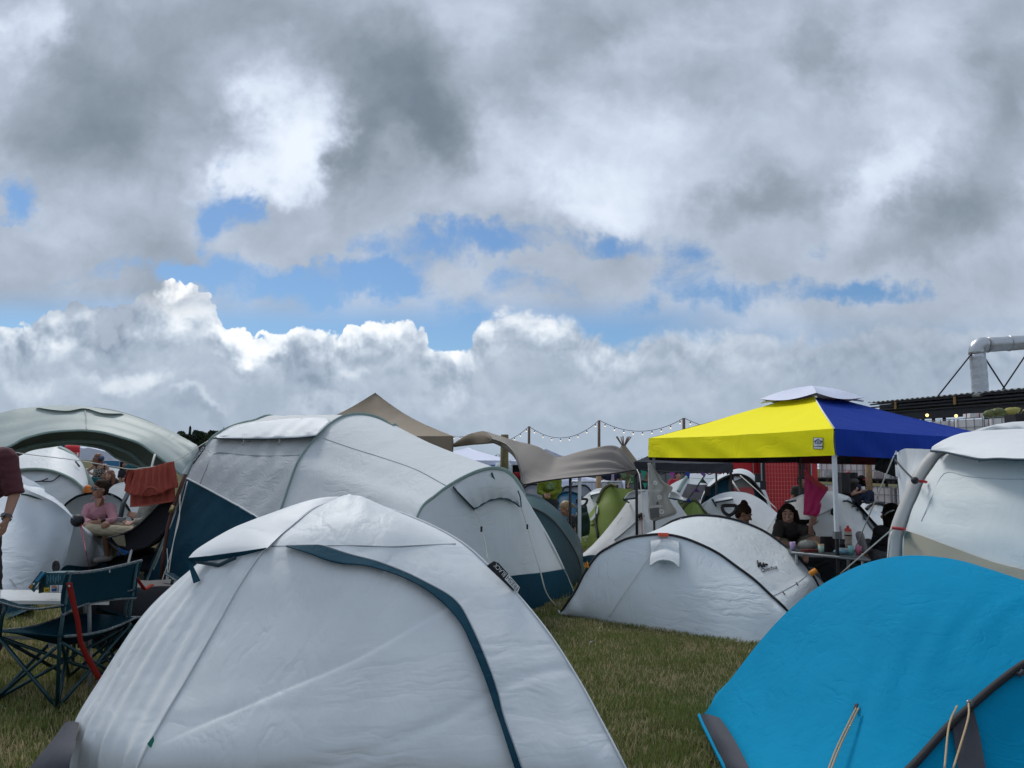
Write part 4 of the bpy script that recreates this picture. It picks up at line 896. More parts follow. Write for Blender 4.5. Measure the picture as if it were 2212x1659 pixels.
# festoon posts and lights
M_WOOD = mat('weathered_wood', (.16, .11, .08), .85, bump=.004, bscale=60, var=.3)
posts = [(1143, 921, 45), (1294, 908, 41), (1477, 903, 38)]
plab = {1143: 'wooden pole holding festoon lights, left one of the three tall poles', 1294: 'wooden pole holding festoon lights above the taupe tarp, middle of three', 1477: 'wooden pole holding festoon lights just left of the yellow canopy roof'}
for x, y, Y in posts:
    tp = P(x, y, Y); o = B().tube([Vector((tp.x, tp.y, 0)), tp], [.085, .075], 10).obj('wooden_pole', M_WOOD, None, True); tag(o, plab[x], 'pole', 'festoon light poles')
tp = P(*zk(1030, 360), 20); o = B().tube([Vector((tp.x, tp.y, 0)), tp], [.13, .10], 10).box(tp + Vector((-.10, 0, -.12)), (.24, .1, .12)).obj('wooden_pole', mat('mossy_wood', (.14, .12, .05), .9, bump=.01, bscale=20, var=.5), None, True); tag(o, 'short mossy wooden post behind the taupe tarp', 'pole')
M_BULB = mat('lit_bulb', (.9, .85, .7), .4, emit=(1, .82, .55, .9))
spans = [((1104, 948.5, 46), (1142.6, 921, 45), 3), ((1143, 921, 45), (1294, 908, 41), 8), ((1295, 908, 41), (1477, 903, 38), 9), ((1478, 903, 38), (1530, 924, 36), 2), ((960, 944, 52), (1012, 944.5, 50), 4)]
sags = [2, 31, 26, 1, -2]
for (a, b, n), sg in zip(spans, sags):
    t_ = thing('festoon_lights', {3: 'string of lit bulbs rising to the left wooden pole', 8: 'sagging string of lit bulbs between the left and middle wooden poles', 9: 'sagging string of lit bulbs between the middle and right wooden poles', 2: 'end of the bulb string dropping behind the yellow canopy', 4: 'short piece of bulb string beside the tan canopy'}[n], 'string lights', P(*a), 'festoon light strings')
    f = lambda u: P(a[0] + (b[0] - a[0]) * u, a[1] + (b[1] - a[1]) * u + sg * 4 * u * (1 - u), a[2] + (b[2] - a[2]) * u)
    B().tube([f(u) for u in np.linspace(0, 1, 24)], .016, 5).obj('cable', M_PLB, t_, True)
    for k in range(n):
        u = (k + .6) / n if n > 2 else .25 + .5 * k
        q = f(u); lh_ = B().box(q - UP * .09, (.05, .05, .09)).obj('lamp_holder', M_PLB, t_)
        B().ball(q - UP * .16, .038, 8).obj('bulb', M_BULB, lh_, True)
# teepee
t_ = thing('teepee', 'small tan teepee with crossed poles beyond the black canopy', 'teepee', HZ(1347, 60, 0))
tpp = P(1347, 961, 60)
B().lathe((tpp.x, tpp.y, 0), [(2.6, 0), (.12, tpp.z)], 14).obj('cover', F_TAN, t_, True)
k = B()
for a in np.linspace(0, 6.28, 8)[:-1]: k.tube([tpp + Vector((math.cos(a) * -.2, math.sin(a) * -.2, -.5)), tpp + Vector((math.cos(a) * .6, math.sin(a) * .6, .65))], .05, 5)
k.obj('poles', M_WOOD, t_, True)
# ================================================================ sage arched shelter
t7 = thing('event_shelter', 'pale sage arched shelter standing on the left over the seated people', 'shelter', HZ(183, 13, 0))
sil = Mp(z1, [(-900, 700), (-620, 430), (-300, 268), (0, 200), (150, 165), (300, 150), (520, 137), (700, 145), (850, 168), (1030, 205), (1200, 260), (1400, 340), (1500, 395), (1590, 445), (1640, 495)])
silc = [P(x, y, 12.4 - 1.0 * abs(i - 6) / 8) for i, (x, y) in enumerate(sil)]
opn = Mp(z1, [(-900, 760), (-600, 610), (-250, 560), (60, 482), (200, 412), (400, 360), (600, 345), (700, 343), (850, 360), (1000, 400), (1150, 450), (1280, 540), (1400, 630), (1500, 712), (1535, 745)])
opc = [P(x, y, 10.9) for x, y in opn]
frontedge = [G(-330, 1262)] + [P(x, y, 10.75) for x, y in opn] + [P(412, 1050, 10.75), G(430, 1243)]
ridge_ = [G(-345, 1255)] + silc + [P(432, 990, 11.2), G(470, 1240)]
mid_ = [P(x, y, 12.2) for x, y in Mp(z1, [(-1000, 900), (-700, 500), (-300, 350), (0, 262), (300, 215), (700, 205), (1000, 255), (1300, 370), (1500, 480), (1610, 590)])]
def mk(pts, n=60): return spline(pts, n)
A7 = mk([P(*p, 11.0) for p in Mp(z1, [(-950, 800)])] + opc + [P(400, 1050, 10.85)])
B7 = mk([P(*p, 11.6) for p in Mp(z1, [(-960, 700)])] + silc + [P(415, 1010, 11.3)])
rg = [A7]
for f in (.33, .66, 1.): rg.append(A7 * (1 - f) + B7 * f)
loft('canopy', rg, F_SHELTER, t7, n=60, sub=5, bulge=.02, key='sh')
# rear half falls away behind the crown
far_ = [P(x, y, 14.0) for x, y in Mp(z1, [(-900, 900), (-500, 700), (-150, 610), (120, 556), (250, 500), (430, 470), (600, 452), (850, 492), (950, 560), (1050, 602), (1200, 662), (1300, 740)])]
Cf = mk(far_, 60)
loft('canopy', [B7, B7 * .5 + Cf * .5 + np.array([0, 0, .28]), Cf], fabric('sage_cloth_shaded', (.10, .13, .12), .6, .5), t7, n=60, sub=8, bulge=.03, smoothcross=True)  # darker copy of the shelter cloth: shade of the inside put into the colour
for cv_7, r_ in ((A7, .018), (Cf, .03)): B().tube([Vector(p) for p in cv_7], r_, 6).obj('pole_sleeve', F_SAGE, t7, True)
M7 = mk([P(x, y, 12.7) for x, y in Mp(z1, [(60, 545), (250, 480), (450, 445), (650, 432), (850, 448), (1000, 500), (1100, 550), (1210, 655)])], 40)
B().tube([Vector(p) for p in M7], .035, 6).obj('pole_sleeve', F_SAGE, t7, True)
seam('ridge_stitching', Mp(z1, [(700, 160), (708, 230), (712, 340)]), 'sh', .01, M_STITCH, t7, .01)
loft('leg_panel', [[P(393, 1022, 10.9), P(400, 1040, 10.85), G(425, 1245)], [P(429, 968, 11.3), P(440, 1050, 11.2), G(480, 1238)]], F_SHELTER, t7, n=20, sub=8)
loft('leg_panel', [[P(-240, 1022, 10.9), P(-290, 1080, 10.85), G(-330, 1255)], [P(-262, 990, 11.3), P(-300, 1080, 11.2), G(-370, 1250)]], F_SHELTER, t7, n=20, sub=8)
for a, b in (((120, 560), (-400, 1180)), ((1300, 745), (1560, 1150))):
    p = P(*z1(*a), 14.0); B().tube([p, Vector((p.x + (b[0] - a[0]) * .0015, 14.3, 0))], .03, 6).obj('leg', M_GREYM, t7)
vt = Mp(z1, [(300, 152), (420, 172), (560, 182), (700, 162), (850, 200), (1030, 205)])
skin('vent_cap', Mp(z1, [(300, 150), (520, 138), (700, 146), (850, 169), (1030, 205)]), vt, 'sh', F_SHELTER, t7, .02, .06, n=30, sub=6, fallback=11.9)
rope('guy_line', [P(335, 981, 10.9), P(330, 1000, 10.7), P(316, 1060, 10.4), P(292, 1160, 9.9), P(277, 1219, 9.6), G(272, 1265)], .016, M_CORD, t7)

# ================================================================ clothesline and T-shirt
o = rope('clothesline', [P(-40, 965, 8.2), P(50, 980, 8.4), P(170, 995, 8.8), P(275, 1013, 9.15), P(300, 1012, 9.2), P(372, 998, 9.4), P(450, 952, 9.85)], .0055, M_CORD); tag(o, 'thin white clothesline running from left edge to the tunnel tent', 'clothesline')
ts = thing('t_shirt', 'brick red t-shirt hanging upside down over the clothesline', 't-shirt', P(325, 1050, 9.3))
M_TEE = fabric('brick_red_jersey', (.34, .075, .055), .85, .9, 2., spec=.15)
topL = Mp(zh, [(828, 396), (900, 400), (1000, 395), (1100, 375), (1200, 352), (1320, 315), (1435, 290)])
botA = Mp(zh, [(775, 690), (860, 740), (960, 750), (1010, 765), (1240, 735), (1380, 660), (1490, 640)])
botB = Mp(zh, [(848, 900), (920, 900), (1030, 890), (1150, 875), (1280, 850), (1420, 830), (1445, 800)])
foldT = lambda s, v: .022 * np.sin(v * 48 + 2 * s) * (1 - .5 * s) * np.clip(s * 3, 0, 1)
loft('shirt_front', [[P(x, y, 9.26) for x, y in topL], [P(x, y, 9.18) for x, y in botA]], M_TEE, ts, n=90, sub=20, disp=foldT, thick=.006)
loft('shirt_back', [[P(x, y, 9.32) for x, y in topL], [P(x, y, 9.3) for x, y in Mp(zh, [(850, 700), (1000, 720), (1200, 700), (1445, 660)])], [P(x, y, 9.28) for x, y in botB]], M_TEE, ts, n=70, sub=10, disp=lambda s, v: .01 * np.sin(v * 30), thick=.006)
B().tube([P(x, y, 9.14) for x, y in Mp(zh, [(1010, 765), (1020, 715), (1060, 665), (1120, 640), (1180, 650), (1225, 690), (1240, 735)])], .014, 6).obj('collar', M_TEE, ts, True)
B().tube([P(x, y, 9.17) for x, y in Mp(zh, [(848, 900), (1030, 890), (1280, 850), (1420, 830)])], .009, 5).obj('hem', M_TEE, ts, True)
loft('sleeve', [[P(x, y, 9.2) for x, y in Mp(zh, [(828, 396), (790, 470), (765, 560)])], [P(x, y, 9.22) for x, y in Mp(zh, [(900, 410), (850, 560), (800, 690)])]], M_TEE, ts, n=20, sub=8, bulge=.04)
loft('sleeve', [[P(x, y, 9.2) for x, y in Mp(zh, [(1435, 290), (1470, 450), (1495, 600)])], [P(x, y, 9.16) for x, y in Mp(zh, [(1390, 310), (1400, 500), (1450, 650)])]], M_TEE, ts, n=20, sub=8, bulge=.04)
# rusty prop pole
pp = thing('prop_pole', 'rust brown prop pole leaning beside the hanging t-shirt', 'pole', G(345, 1272))
B().tube([G(345, 1275), P(352, 1210, 9.3), P(362, 1140, 9.3), P(378, 1085, 9.3), P(401, 1024, 9.3)], .022, 8).obj('pole_shaft', mat('rusty_steel', (.10, .035, .028), .6, bump=.002), pp, True)
B().tube([P(369, 1107, 9.26), P(374, 1092, 9.26)], .027, 8).obj('brass_joint', mat('brass', (.55, .38, .18), .35, .8), pp, True)
pg = thing('prop_pole', 'dark grey tent pole leaning left of the hanging t-shirt', 'pole', G(255, 1235))
B().tube([P(*zh(720, 1040), 11.3), P(*zh(760, 850), 11.3), P(*zh(830, 700), 11.3)], .035, 8).obj('pole_shaft', M_GREYM, pg, True)

# ================================================================ left pop-up tent
t6 = thing('popup_tent', 'white pop-up tent on the left with black corner knob and dark blue skirt', 'tent', HZ(60, 9, 0))
F6 = fabric('left_white_cloth', (.60, .65, .70), .5, .9, 1.)
H6 = [G(-520, 1290), P(-430, 1120, 9.5), P(-260, 1045, 9.4), P(-60, 1020, 9.3), P(20, 1018, 9.25), P(47, 1026, 9.2), P(66, 1037, 9.2), P(86, 1049, 9.2), P(118, 1075, 9.15), P(147, 1101, 9.1), P(163, 1122, 9.05)]
B6 = [G(-520, 1292), G(-260, 1345), G(-60, 1345), G(0, 1339), G(50, 1322), G(122, 1288)]
loft('front_panel', [H6, B6], F6, t6, n=70, sub=40, bulge=.10, ez=.5, key='l6', disp=lambda s, v: .010 * np.sin(60 * v + 9 * s) * np.clip(v - .6, 0, 1) * 2)
H6b = [P(163, 1122, 9.05), P(188, 1151, 9.6), P(209, 1172, 10.2), P(231, 1205, 10.8), G(238, 1230)]
B6b = [G(122, 1288), G(160, 1268), G(200, 1248), G(238, 1231)]
loft('side_panel', [H6b, B6b], F6, t6, n=40, sub=24, bulge=.05, ez=.5, key='l6b')
loft('rear_panel', [H6 + H6b[1:], [G(-520, 1290), Vector((-6.6, 12.5, 0)), G(238, 1229)]], F6, t6, n=60, sub=10, bulge=.1)
skin('mud_wall', Mp(zg, [(860, 700), (980, 590), (1200, 605), (1400, 600), (1480, 520), (1590, 478)]), [(100, 1300), (125, 1287), (160, 1268), (200, 1248), (225, 1237), (238, 1230)], ['l6', 'l6b'], F_TEAL, t6, .014, n=40, sub=8, fallback=None)
skin('mud_wall', [(-100, 1300), (-20, 1300), (30, 1298), (75, 1292)], [(-100, 1344), (-20, 1341), (20, 1334), (75, 1312)], ['l6'], F_TEAL, t6, .014, n=30, sub=6)
skin('window_hood', Mp(za, [(400, 900), (600, 960), (860, 1000), (1100, 1160), (1350, 1390), (1530, 1620)]), Mp(za, [(430, 960), (620, 1060), (900, 1180), (1150, 1310), (1380, 1500), (1530, 1640)]), ['l6'], F6, t6, .05, .12, n=40, sub=8, fallback=9.1)
skin('window_trim', Mp(za, [(430, 1112), (560, 1124), (730, 1176), (880, 1240)]), Mp(za, [(430, 1145), (560, 1165), (700, 1210), (880, 1246)]), ['l6'], F_TEALG, t6, .03, n=20, sub=3)
B().ball(P(*z1(640, 1088), 9.0), .075, 12).obj('corner_knob', M_PLB, t6, True)
for dx_ in (0, 14): rope('guy_line', [P(*z1(655 + dx_, 1110), 8.98), P(*z1(690 + dx_ * .5, 1260), 8.7), P(*z1(720, 1400), 8.4), G(200, 1262)], .0045, mat('crimson_cord', (.20, .02, .05), .7), t6)
textmesh('lettering', '2 SECONDS', [hit(*zg(240, 930), 'l6', .012), hit(*zg(130, 790), 'l6', .012), hit(*zg(165, 790), 'l6', .012), hit(*zg(262, 925), 'l6', .012)][::1], M_PRG, t6, bold=.005) if hit(*zg(240, 930), 'l6') else None

# ---- generic dome or tunnel tent from its outline
def hump(label, pix, Y, m, front=.9, back=1.2, name='dome_tent', group=None, hoop=None, skew=0., bulge=.06, key=None, wr=.006, cat='tent', fm=None, drop=True, hr=.02, crown=.0):
    n = len(pix); pts = [P(x, y, Y + crown * math.sin(math.pi * i / (n - 1))) for i, (x, y) in enumerate(pix)]
    L, R_ = pts[0].copy(), pts[-1].copy(); L.z = R_.z = 0
    L.x -= .10; R_.x += .10
    arch = [L] + pts + [R_]
    mid = (L + R_) / 2
    t = thing(name, label, cat, mid, group)
    fb_ = [L, L.lerp(R_, .15) + Vector((skew, -front * .55, 0)), L.lerp(R_, .5) + Vector((skew, -front, 0)), L.lerp(R_, .85) + Vector((skew, -front * .55, 0)), R_]
    bb_ = [L, mid + Vector((-skew, back, 0)), R_]
    loft('front_panel', [arch, fb_], fm or m, t, n=60, sub=24, bulge=bulge, key=key, wr=wr)
    loft('rear_panel', [arch, bb_], m, t, n=40, sub=10, bulge=.08)
    if hoop: B().tube([Vector(p) + Vector((0, -.01, .01)) for p in spline(arch, 60)], hr, 6).obj('hoop_sleeve', hoop, t, True)
    return t
# tunnel tent under the shelter
t8 = thing('tunnel_tent', 'white tunnel tent with a grey recessed porch under the arched shelter', 'tent', HZ(110, 17, 0))
o8 = [P(x, y, 17.6) for x, y in Mp(za, [(-300, 1250), (-200, 800), (60, 480), (290, 360), (560, 258), (860, 180), (1120, 130), (1260, 168), (1400, 230), (1560, 340), (1680, 470), (1760, 640), (1790, 860), (1760, 1100)])]
i8 = [P(x, y, 16.4) for x, y in Mp(za, [(-280, 1300), (-120, 900), (100, 700), (350, 632), (560, 607), (800, 605), (1060, 640), (1300, 722), (1500, 822), (1620, 920), (1715, 1010), (1735, 1100)])]
dn = lambda p: Vector((p.x, p.y, 0))
o8 = [dn(o8[0])] + o8 + [dn(o8[-1])]; i8 = [dn(i8[0])] + i8 + [dn(i8[-1])]
loft('roof_panel', [o8, i8], F_WHITE, t8, n=60, sub=16, bulge=.05, key='t8')
loft('end_wall', [[Vector((p.x, p.y + .12, p.z)) for p in i8], [dn(i8[0]) + Vector((0, -.2, 0)), Vector((i8[6].x, 15.6, 0)), dn(i8[-1]) + Vector((-.4, -.5, 0))]], F_GREYW, t8, n=60, sub=16, bulge=.05, key='t8w', disp=lambda s, v: .012 * np.sin(60 * v + 9 * s))
loft('rear_panel', [o8, [dn(o8[0]), Vector((o8[8].x, 19.8, 0)), dn(o8[-1])]], F_SAGE, t8, n=40, sub=8, bulge=.1)
B().tube([Vector(p) for p in spline(i8, 60)], .03, 6).obj('arch_sleeve', F_SAGE, t8, True)
ax8 = [P(x, y, 17.5) for x, y in Mp(za, [(1180, 140), (1400, 250), (1540, 380), (1640, 520), (1700, 700), (1720, 950)])]
loft('vent_strip', [ax8, [P(x, y, 17.9) for x, y in Mp(za, [(1260, 165), (1470, 265), (1620, 400), (1720, 540), (1770, 720), (1770, 950)])]], F_SAGE, t8, n=30, sub=6, bulge=.04)
for a in ([(720, 870), (860, 850), (990, 800)], [(720, 870), (850, 860), (1060, 858), (1160, 800), (1250, 725)]):
    seam('zip', Mp(za, a), 't8w', .012, M_PLB, t8, .05, fallback=16.2)
B().slab([P(*za(*p), 17.) for p in ((1540, 450), (1575, 445), (1655, 550), (1630, 570))], .02).obj('label_flap', M_PLB, t8)
textmesh('lettering', 'FRESH', [P(*za(*p), 16.9) for p in ((1560, 470), (1600, 510), (1612, 500), (1575, 455))], M_PLW, t8)
hump('small white dome tent squeezed between the left pop-up tent and the tunnel tent', Mp(za, [(-200, 1000), (60, 800), (250, 720), (380, 718), (500, 760), (620, 840), (740, 905), (850, 990), (930, 1100)]), 10.6, F_WHITE, .5, .8)
B().tube([P(x, y, 10.1) for x, y in Mp(za, [(430, 912), (530, 895), (630, 865)])], .02, 6).obj('zip', mat('purple_zip', (.03, .02, .09), .6), [o for o in COL.objects if o.get('label', '').startswith('small white dome tent sq')][0], True)
hump('white dome tent with a black hoop right behind the man in pink', [(136, 1108), (142, 1092), (155, 1081), (172, 1072), (200, 1067), (235, 1068), (262, 1081), (278, 1100), (288, 1130)], 13.2, F_WHITE, .8, hoop=F_BLK)
tg = [o for o in COL.objects if o.get('label', '').startswith('white dome tent with a black hoop right')][0]
B().slab([P(*zh(*p), 12.3) for p in ((585, 738), (605, 728), (672, 768), (655, 785))], .01).obj('label_flap', M_PLB, tg)
textmesh('lettering', 'FRESH', [P(*zh(*p), 12.2) for p in ((592, 750), (625, 770), (630, 755), (600, 737))], M_PLW, tg)
hump('white dome tent behind the hanging t-shirt', [(222, 1085), (232, 1062), (245, 1048), (262, 1042), (300, 1034), (330, 1040), (352, 1070), (365, 1110)], 15.4, F_WHITE, .8)
hump('far white tent seen past the woman in the floral top', [(168, 1060), (178, 1020), (195, 1010), (230, 1008), (268, 1016), (300, 1030), (322, 1060)], 21., F_WHITE, 1.2)
hb = hump('beige tent with a blue roof beyond the arched shelter', [(186, 1050), (191, 1018), (205, 1002), (229, 995), (258, 996), (274, 1006), (283, 1030), (286, 1050)], 27., F_BEIGE, .6, key='hb')
skin('roof_panel', [(190, 1021), (205, 1002), (229, 995.5), (258, 996.5)], [(193, 1024), (210, 1016), (232, 1011), (258, 1006)], 'hb', fabric('sea_blue_cloth', (.03, .14, .27), .6, .5), hb, .25, n=30, sub=5, fallback=26.)
skin('roof_panel', [(259, 996.5), (266, 999), (276, 1006)], [(259, 1004), (268, 1005), (276, 1008)], 'hb', F_NAVY, hb, .25, n=12, sub=3, fallback=26.)
t_ = thing('party_tent', 'white party tent roof beyond the red cloth on the left', 'canopy', HZ(230, 34, 0))
B().slab([P(*za(*p), 34) for p in ((1640, 180), (1740, 165), (1830, 185), (1930, 168), (2080, 200), (2400, 280), (2400, 420), (1640, 420))], .8).obj('roof_panel', F_CANW, t_)
t_ = thing('hanging_cloth', 'red cloth with a white corner hung up behind the white tunnel tent', 'cloth', P(*za(1500, 200), 20.5))
loft('cloth_sheet', [[P(*za(*p), 20.5) for p in ((1340, 118), (1500, 110), (1655, 125))], [P(*za(*p), 20.4) for p in ((1355, 245), (1480, 262), (1642, 265))]], fabric('red_cloth', (.50, .025, .035), .7, .6), t_, n=20, sub=8, bulge=.03, thick=.02)
loft('cloth_sheet', [[P(*za(*p), 20.5) for p in ((1470, 262), (1560, 262), (1640, 265))], [P(*za(*p), 20.4) for p in ((1560, 345), (1600, 350), (1630, 350))]], MATS['red_cloth'], t_, n=12, sub=6, thick=.02)
B().slab([P(*za(*p), 20.3) for p in ((1590, 270), (1625, 268), (1610, 350), (1580, 348))], .01).obj('corner_patch', M_PLW, t_)
B().slab([P(*za(*p), 21) for p in ((1190, 120), (1340, 120), (1340, 190), (1250, 175))], .02).obj('cloth_sheet', F_NAVY, t_)
t_ = thing('bag', 'orange dry bag standing by the tunnel tent entrance', 'bag', P(*za(1790, 1150), 15.5))
B().lathe(P(*za(1800, 1150), 15.5), [(.02, 0), (.07, .01), (.08, .06), (.075, .16), (.04, .20), (.01, .21)], 14).obj('bag_body', mat('orange_cloth', (.62, .17, .02), .6, bump=.01, bscale=12), t_, True)
o = B().slab([G(180, 1247), G(420, 1290), G(440, 1247), G(240, 1218)], .02).obj('tarp', F_DARK, None); tag(o, 'dark ground sheet spread under the arched shelter', 'tarp')
# ================================================================ tents in the middle and on the right
Ft = fabric('slate_green_cloth', (.05, .10, .11), .5, .5)
tq = thing('tunnel_tent', 'dark slate green tunnel tent beside the big pale tunnel tent', 'tent', HZ(1200, 11.2, 0))
oq = [P(*p, 11.4) for p in [(1095, 1110), (1110, 1078), (1129, 1066), (1147, 1067), (1165, 1072.6), (1189, 1088), (1210, 1107), (1231, 1133), (1247, 1154), (1257, 1180), (1260, 1210)]] + [G(1258, 1256)]
iq = [P(*p, 10.7) for p in [(1095, 1140), (1110, 1104), (1126, 1096), (1142, 1096), (1165, 1104), (1189, 1120), (1212, 1146), (1233, 1177), (1247, 1205), (1254, 1235)]] + [G(1252, 1258)]
loft('roof_panel', [oq, iq], Ft, tq, n=50, sub=12, bulge=.03)
loft('end_wall', [iq, [dn(iq[0]), G(1160, 1292), G(1225, 1276), iq[-1]]], fabric('bottle_green_cloth', (.012, .040, .050), .6, .6), tq, n=50, sub=14, bulge=.03)
loft('rear_panel', [oq, [dn(oq[0]), dn(oq[0]).lerp(oq[-1], .5) + Vector((0, 1.6, 0)), oq[-1]]], Ft, tq, n=40, sub=8, bulge=.1)
B().tube([Vector(p) for p in spline(iq, 60)], .018, 6).obj('piping', M_BLKM, tq, True)
# olive tent
tg_ = hump('olive green tunnel tent with a small clear window and brown hoop', Mp(zc, [(575, 1420), (640, 1260), (760, 1060), (880, 900), (980, 760), (1020, 650), (1075, 520), (1160, 425), (1290, 372), (1420, 440), (1560, 458), (1700, 462), (1850, 600), (1950, 900), (1990, 1200)]), 15.2, F_LIME, 1.0, 1.5, key='olive', name='tunnel_tent')
seam('hoop_sleeve', Mp(zc, [(985, 765), (1015, 680), (1060, 560), (1130, 450), (1210, 400), (1290, 375), (1400, 412)]), 'olive', .035, mat('olive_brown_webbing', (.10, .10, .05), .8), tg_, .02, fallback=15.)
seam('door_zip', Mp(zc, [(970, 850), (965, 1000), (958, 1180), (980, 1330), (1000, 1465)]), 'olive', .025, M_PLB, tg_, .02, fallback=14.6)
skin('window', Mp(zc, [(985, 800), (960, 900), (900, 1010), (830, 1090)]), Mp(zc, [(1003, 815), (995, 940), (930, 1060), (858, 1125)]), 'olive', mat('clear_film', (.45, .50, .52), .15, spec=.8), tg_, .03, n=16, sub=4, fallback=14.8)
for tx, q in (('vango', ((665, 1385), (815, 1392), (818, 1362), (668, 1352))), ('Beta 200', ((690, 1465), (795, 1462), (795, 1440), (690, 1442)))):
    qq = [hit(*zc(*p), 'olive', .03) or P(*zc(*p), 14.2) for p in q]; textmesh('lettering', tx, qq, M_PLW, tg_, bold=.01)
B().slab([hit(*zc(*p), 'olive', .03) or P(*zc(*p), 14.2) for p in ((715, 1490), (755, 1488), (762, 1545), (722, 1545))], .005).obj('care_tag', mat('sage_print', (.25, .30, .2), .7), tg_)
seam('hem_line', Mp(zc, [(600, 1260), (760, 1225), (920, 1190)]), 'olive', .02, F_LIME, tg_, .01, fallback=14.4)
# tall white ridge tent
tw = hump('white ridge tent with pulled out roof vents behind the grey plastic bag', [(1262, 1200), (1275, 1186), (1291, 1168), (1330, 1118), (1356, 1082), (1370, 1060), (1401, 1058), (1432, 1061), (1456, 1076), (1472, 1097), (1489, 1120), (1508, 1150), (1520, 1180)], 12.6, F_WHITE, .9, 1.2, key='rdg', name='ridge_tent', hoop=None)
def vent(t, key, pts, m=F_SMOOTH, Y=12., off=.22, trim=None):
    a, b, c, d = pts                                     # top-left, top-right, brim-right, brim-left(tip)
    top_ = [hit(*p, key, .01) or P(*p, Y) for p in (a, b)]; br_ = [(hit(*p, key, off) or P(*p, Y - off)) for p in (d, c)]
    loft('roof_vent', [top_, br_], m, t, n=14, sub=5, bulge=.03, thick=.01)
    B().tube(br_, .016, 5).obj('vent_trim', F_TRIM, t)
    if trim: B().tube([(hit(*p, key, .02) or P(*p, Y)) for p in trim] if not isinstance(trim[0], Vector) else trim, .014, 5).obj('vent_strut', F_TRIM, t)
vent(tw, 'rdg', (zc(1740, 492), zc(1985, 500), zc(1780, 655), zc(1530, 682)), trim=(zc(1535, 690), zc(1640, 745)))
vent(tw, 'rdg', (zd(560, 735), zd(690, 745), zd(860, 938), zd(520, 870)), trim=(zd(850, 945), zd(760, 995)))
B().ball(hit(*zc(1890, 1025), 'rdg', .05) or P(*zc(1890, 1025), 11.5), .055, 12).obj('corner_knob', M_PLB, tw, True)
seam('ridge_stitching', Mp(zc, [(1870, 1070), (1700, 1220), (1500, 1390), (1340, 1520)]), 'rdg', .012, M_STITCH, tw, .01, fallback=11.)
skin('mud_wall', [(1259, 1202), (1275, 1199), (1290, 1198), (1310, 1186), (1330, 1176)], [(1259, 1214), (1280, 1216), (1300, 1214), (1320, 1205), (1338, 1195)], 'rdg', F_TEAL, tw, .02, n=20, sub=5, fallback=11.8)
rope('guy_line', [hit(*zc(1885, 1050), 'rdg', .06) or P(*zc(1885, 1050), 11.4), P(*zc(1900, 1200), 11.), P(*zc(1915, 1420), 10.6)], .006, MATS['crimson_cord'], tw)
q = [P(*zc(*p), 11.1) for p in ((1390, 1190), (1495, 1050), (1485, 1035), (1375, 1180))]
textmesh('lettering', 'Quechua', [hit(*zc(*p), 'rdg', .03) or P(*zc(*p), 11.1) for p in ((1385, 1182), (1490, 1045), (1500, 1055), (1400, 1188))], M_PLB, tw, bold=.02)
# white tent behind the olive one
tb = hump('white dome tent with a raised vent behind the olive tent', Mp(zc, [(560, 1000), (600, 745), (700, 640), (810, 550), (900, 490), (1000, 455), (1140, 450), (1300, 500), (1500, 700), (1600, 1000)]), 17.0, F_WHITE, .9, key='wb')
vent(tb, 'wb', (zc(815, 550), zc(1050, 525), zc(1060, 552), zc(850, 605)), Y=16.5, trim=(zc(850, 605), zc(875, 670)))
hump('small petrol blue tent left of the tarp pole', Mp(zc, [(140, 900), (165, 690), (200, 600), (280, 552), (400, 537), (520, 560), (620, 612), (700, 720), (740, 880)]), 19.0, fabric('petrol_blue_cloth', (.015, .085, .16), .5, .7), .9, hoop=F_TEAL, hr=.03)
hump('mid grey tunnel tent in front of the crowd barrier', Mp(zc, [(280, 700), (290, 450), (450, 425), (600, 405), (700, 397), (780, 430), (860, 540), (900, 700)]), 21.0, F_GREY, .9, hoop=M_BLKM, hr=.03)
hump('dark grey dome tent next to the person in green', Mp(zc, [(-300, 560), (-150, 440), (60, 410), (200, 415), (280, 480), (340, 560), (360, 700)]), 22.0, fabric('dark_grey_cloth', (.06, .065, .08), .6, .6), .9, hoop=M_BLKM, hr=.03)
hump('grey dome tent at the edge of the big pale tunnel tent', [(1120, 1085), (1128, 1060), (1142, 1048), (1160, 1047), (1178, 1052), (1190, 1065), (1200, 1090)], 20., F_GREY, .9, hoop=M_BLKM, hr=.03)
hump('small bright olive tent with brown hoop between the white tents', Mp(zd, [(780, 1260), (830, 1090), (880, 1010), (950, 955), (1040, 922), (1115, 970), (1190, 1080), (1250, 1160), (1330, 1240), (1370, 1300)]), 13.2, fabric('spring_green_cloth', (.20, .28, .065), .5, .6), .8, key='sg', hoop=MATS['olive_brown_webbing'], hr=.025)
hump('pale green tent flank showing behind the white ridge tent', Mp(zd, [(640, 1150), (700, 940), (780, 930), (860, 950), (950, 985), (980, 1080), (990, 1200)]), 14.2, fabric('pale_green_cloth', (.30, .36, .14), .5, .5), .4)
# far tunnel tents
tf = hump('white tunnel tent with a dark window panel under the black canopy', Mp(zd, [(450, 900), (520, 650), (620, 570), (760, 500), (900, 430), (950, 372), (1280, 362), (1560, 380), (1700, 420), (1760, 560), (1780, 900)]), 20., F_WHITE, 1.2, 2., key='fw', name='tunnel_tent')
skin('window_panel', Mp(zd, [(912, 575), (1120, 600), (1345, 590)]), Mp(zd, [(785, 835), (1000, 900), (1230, 900)]), 'fw', mat('charcoal_mesh', (.055, .052, .065), .8), tf, .06, n=20, sub=8, fallback=19.)
skin('window_panel', Mp(zd, [(900, 445), (1180, 470), (1480, 460)]), Mp(zd, [(905, 455), (1180, 482), (1470, 474)]), 'fw', F_SAGE, tf, .06, n=20, sub=3, fallback=19.)
seam('arch_sleeve', Mp(zd, [(720, 740), (800, 580), (900, 440)]), 'fw', .05, F_SAGE, tf, .03, fallback=19.)
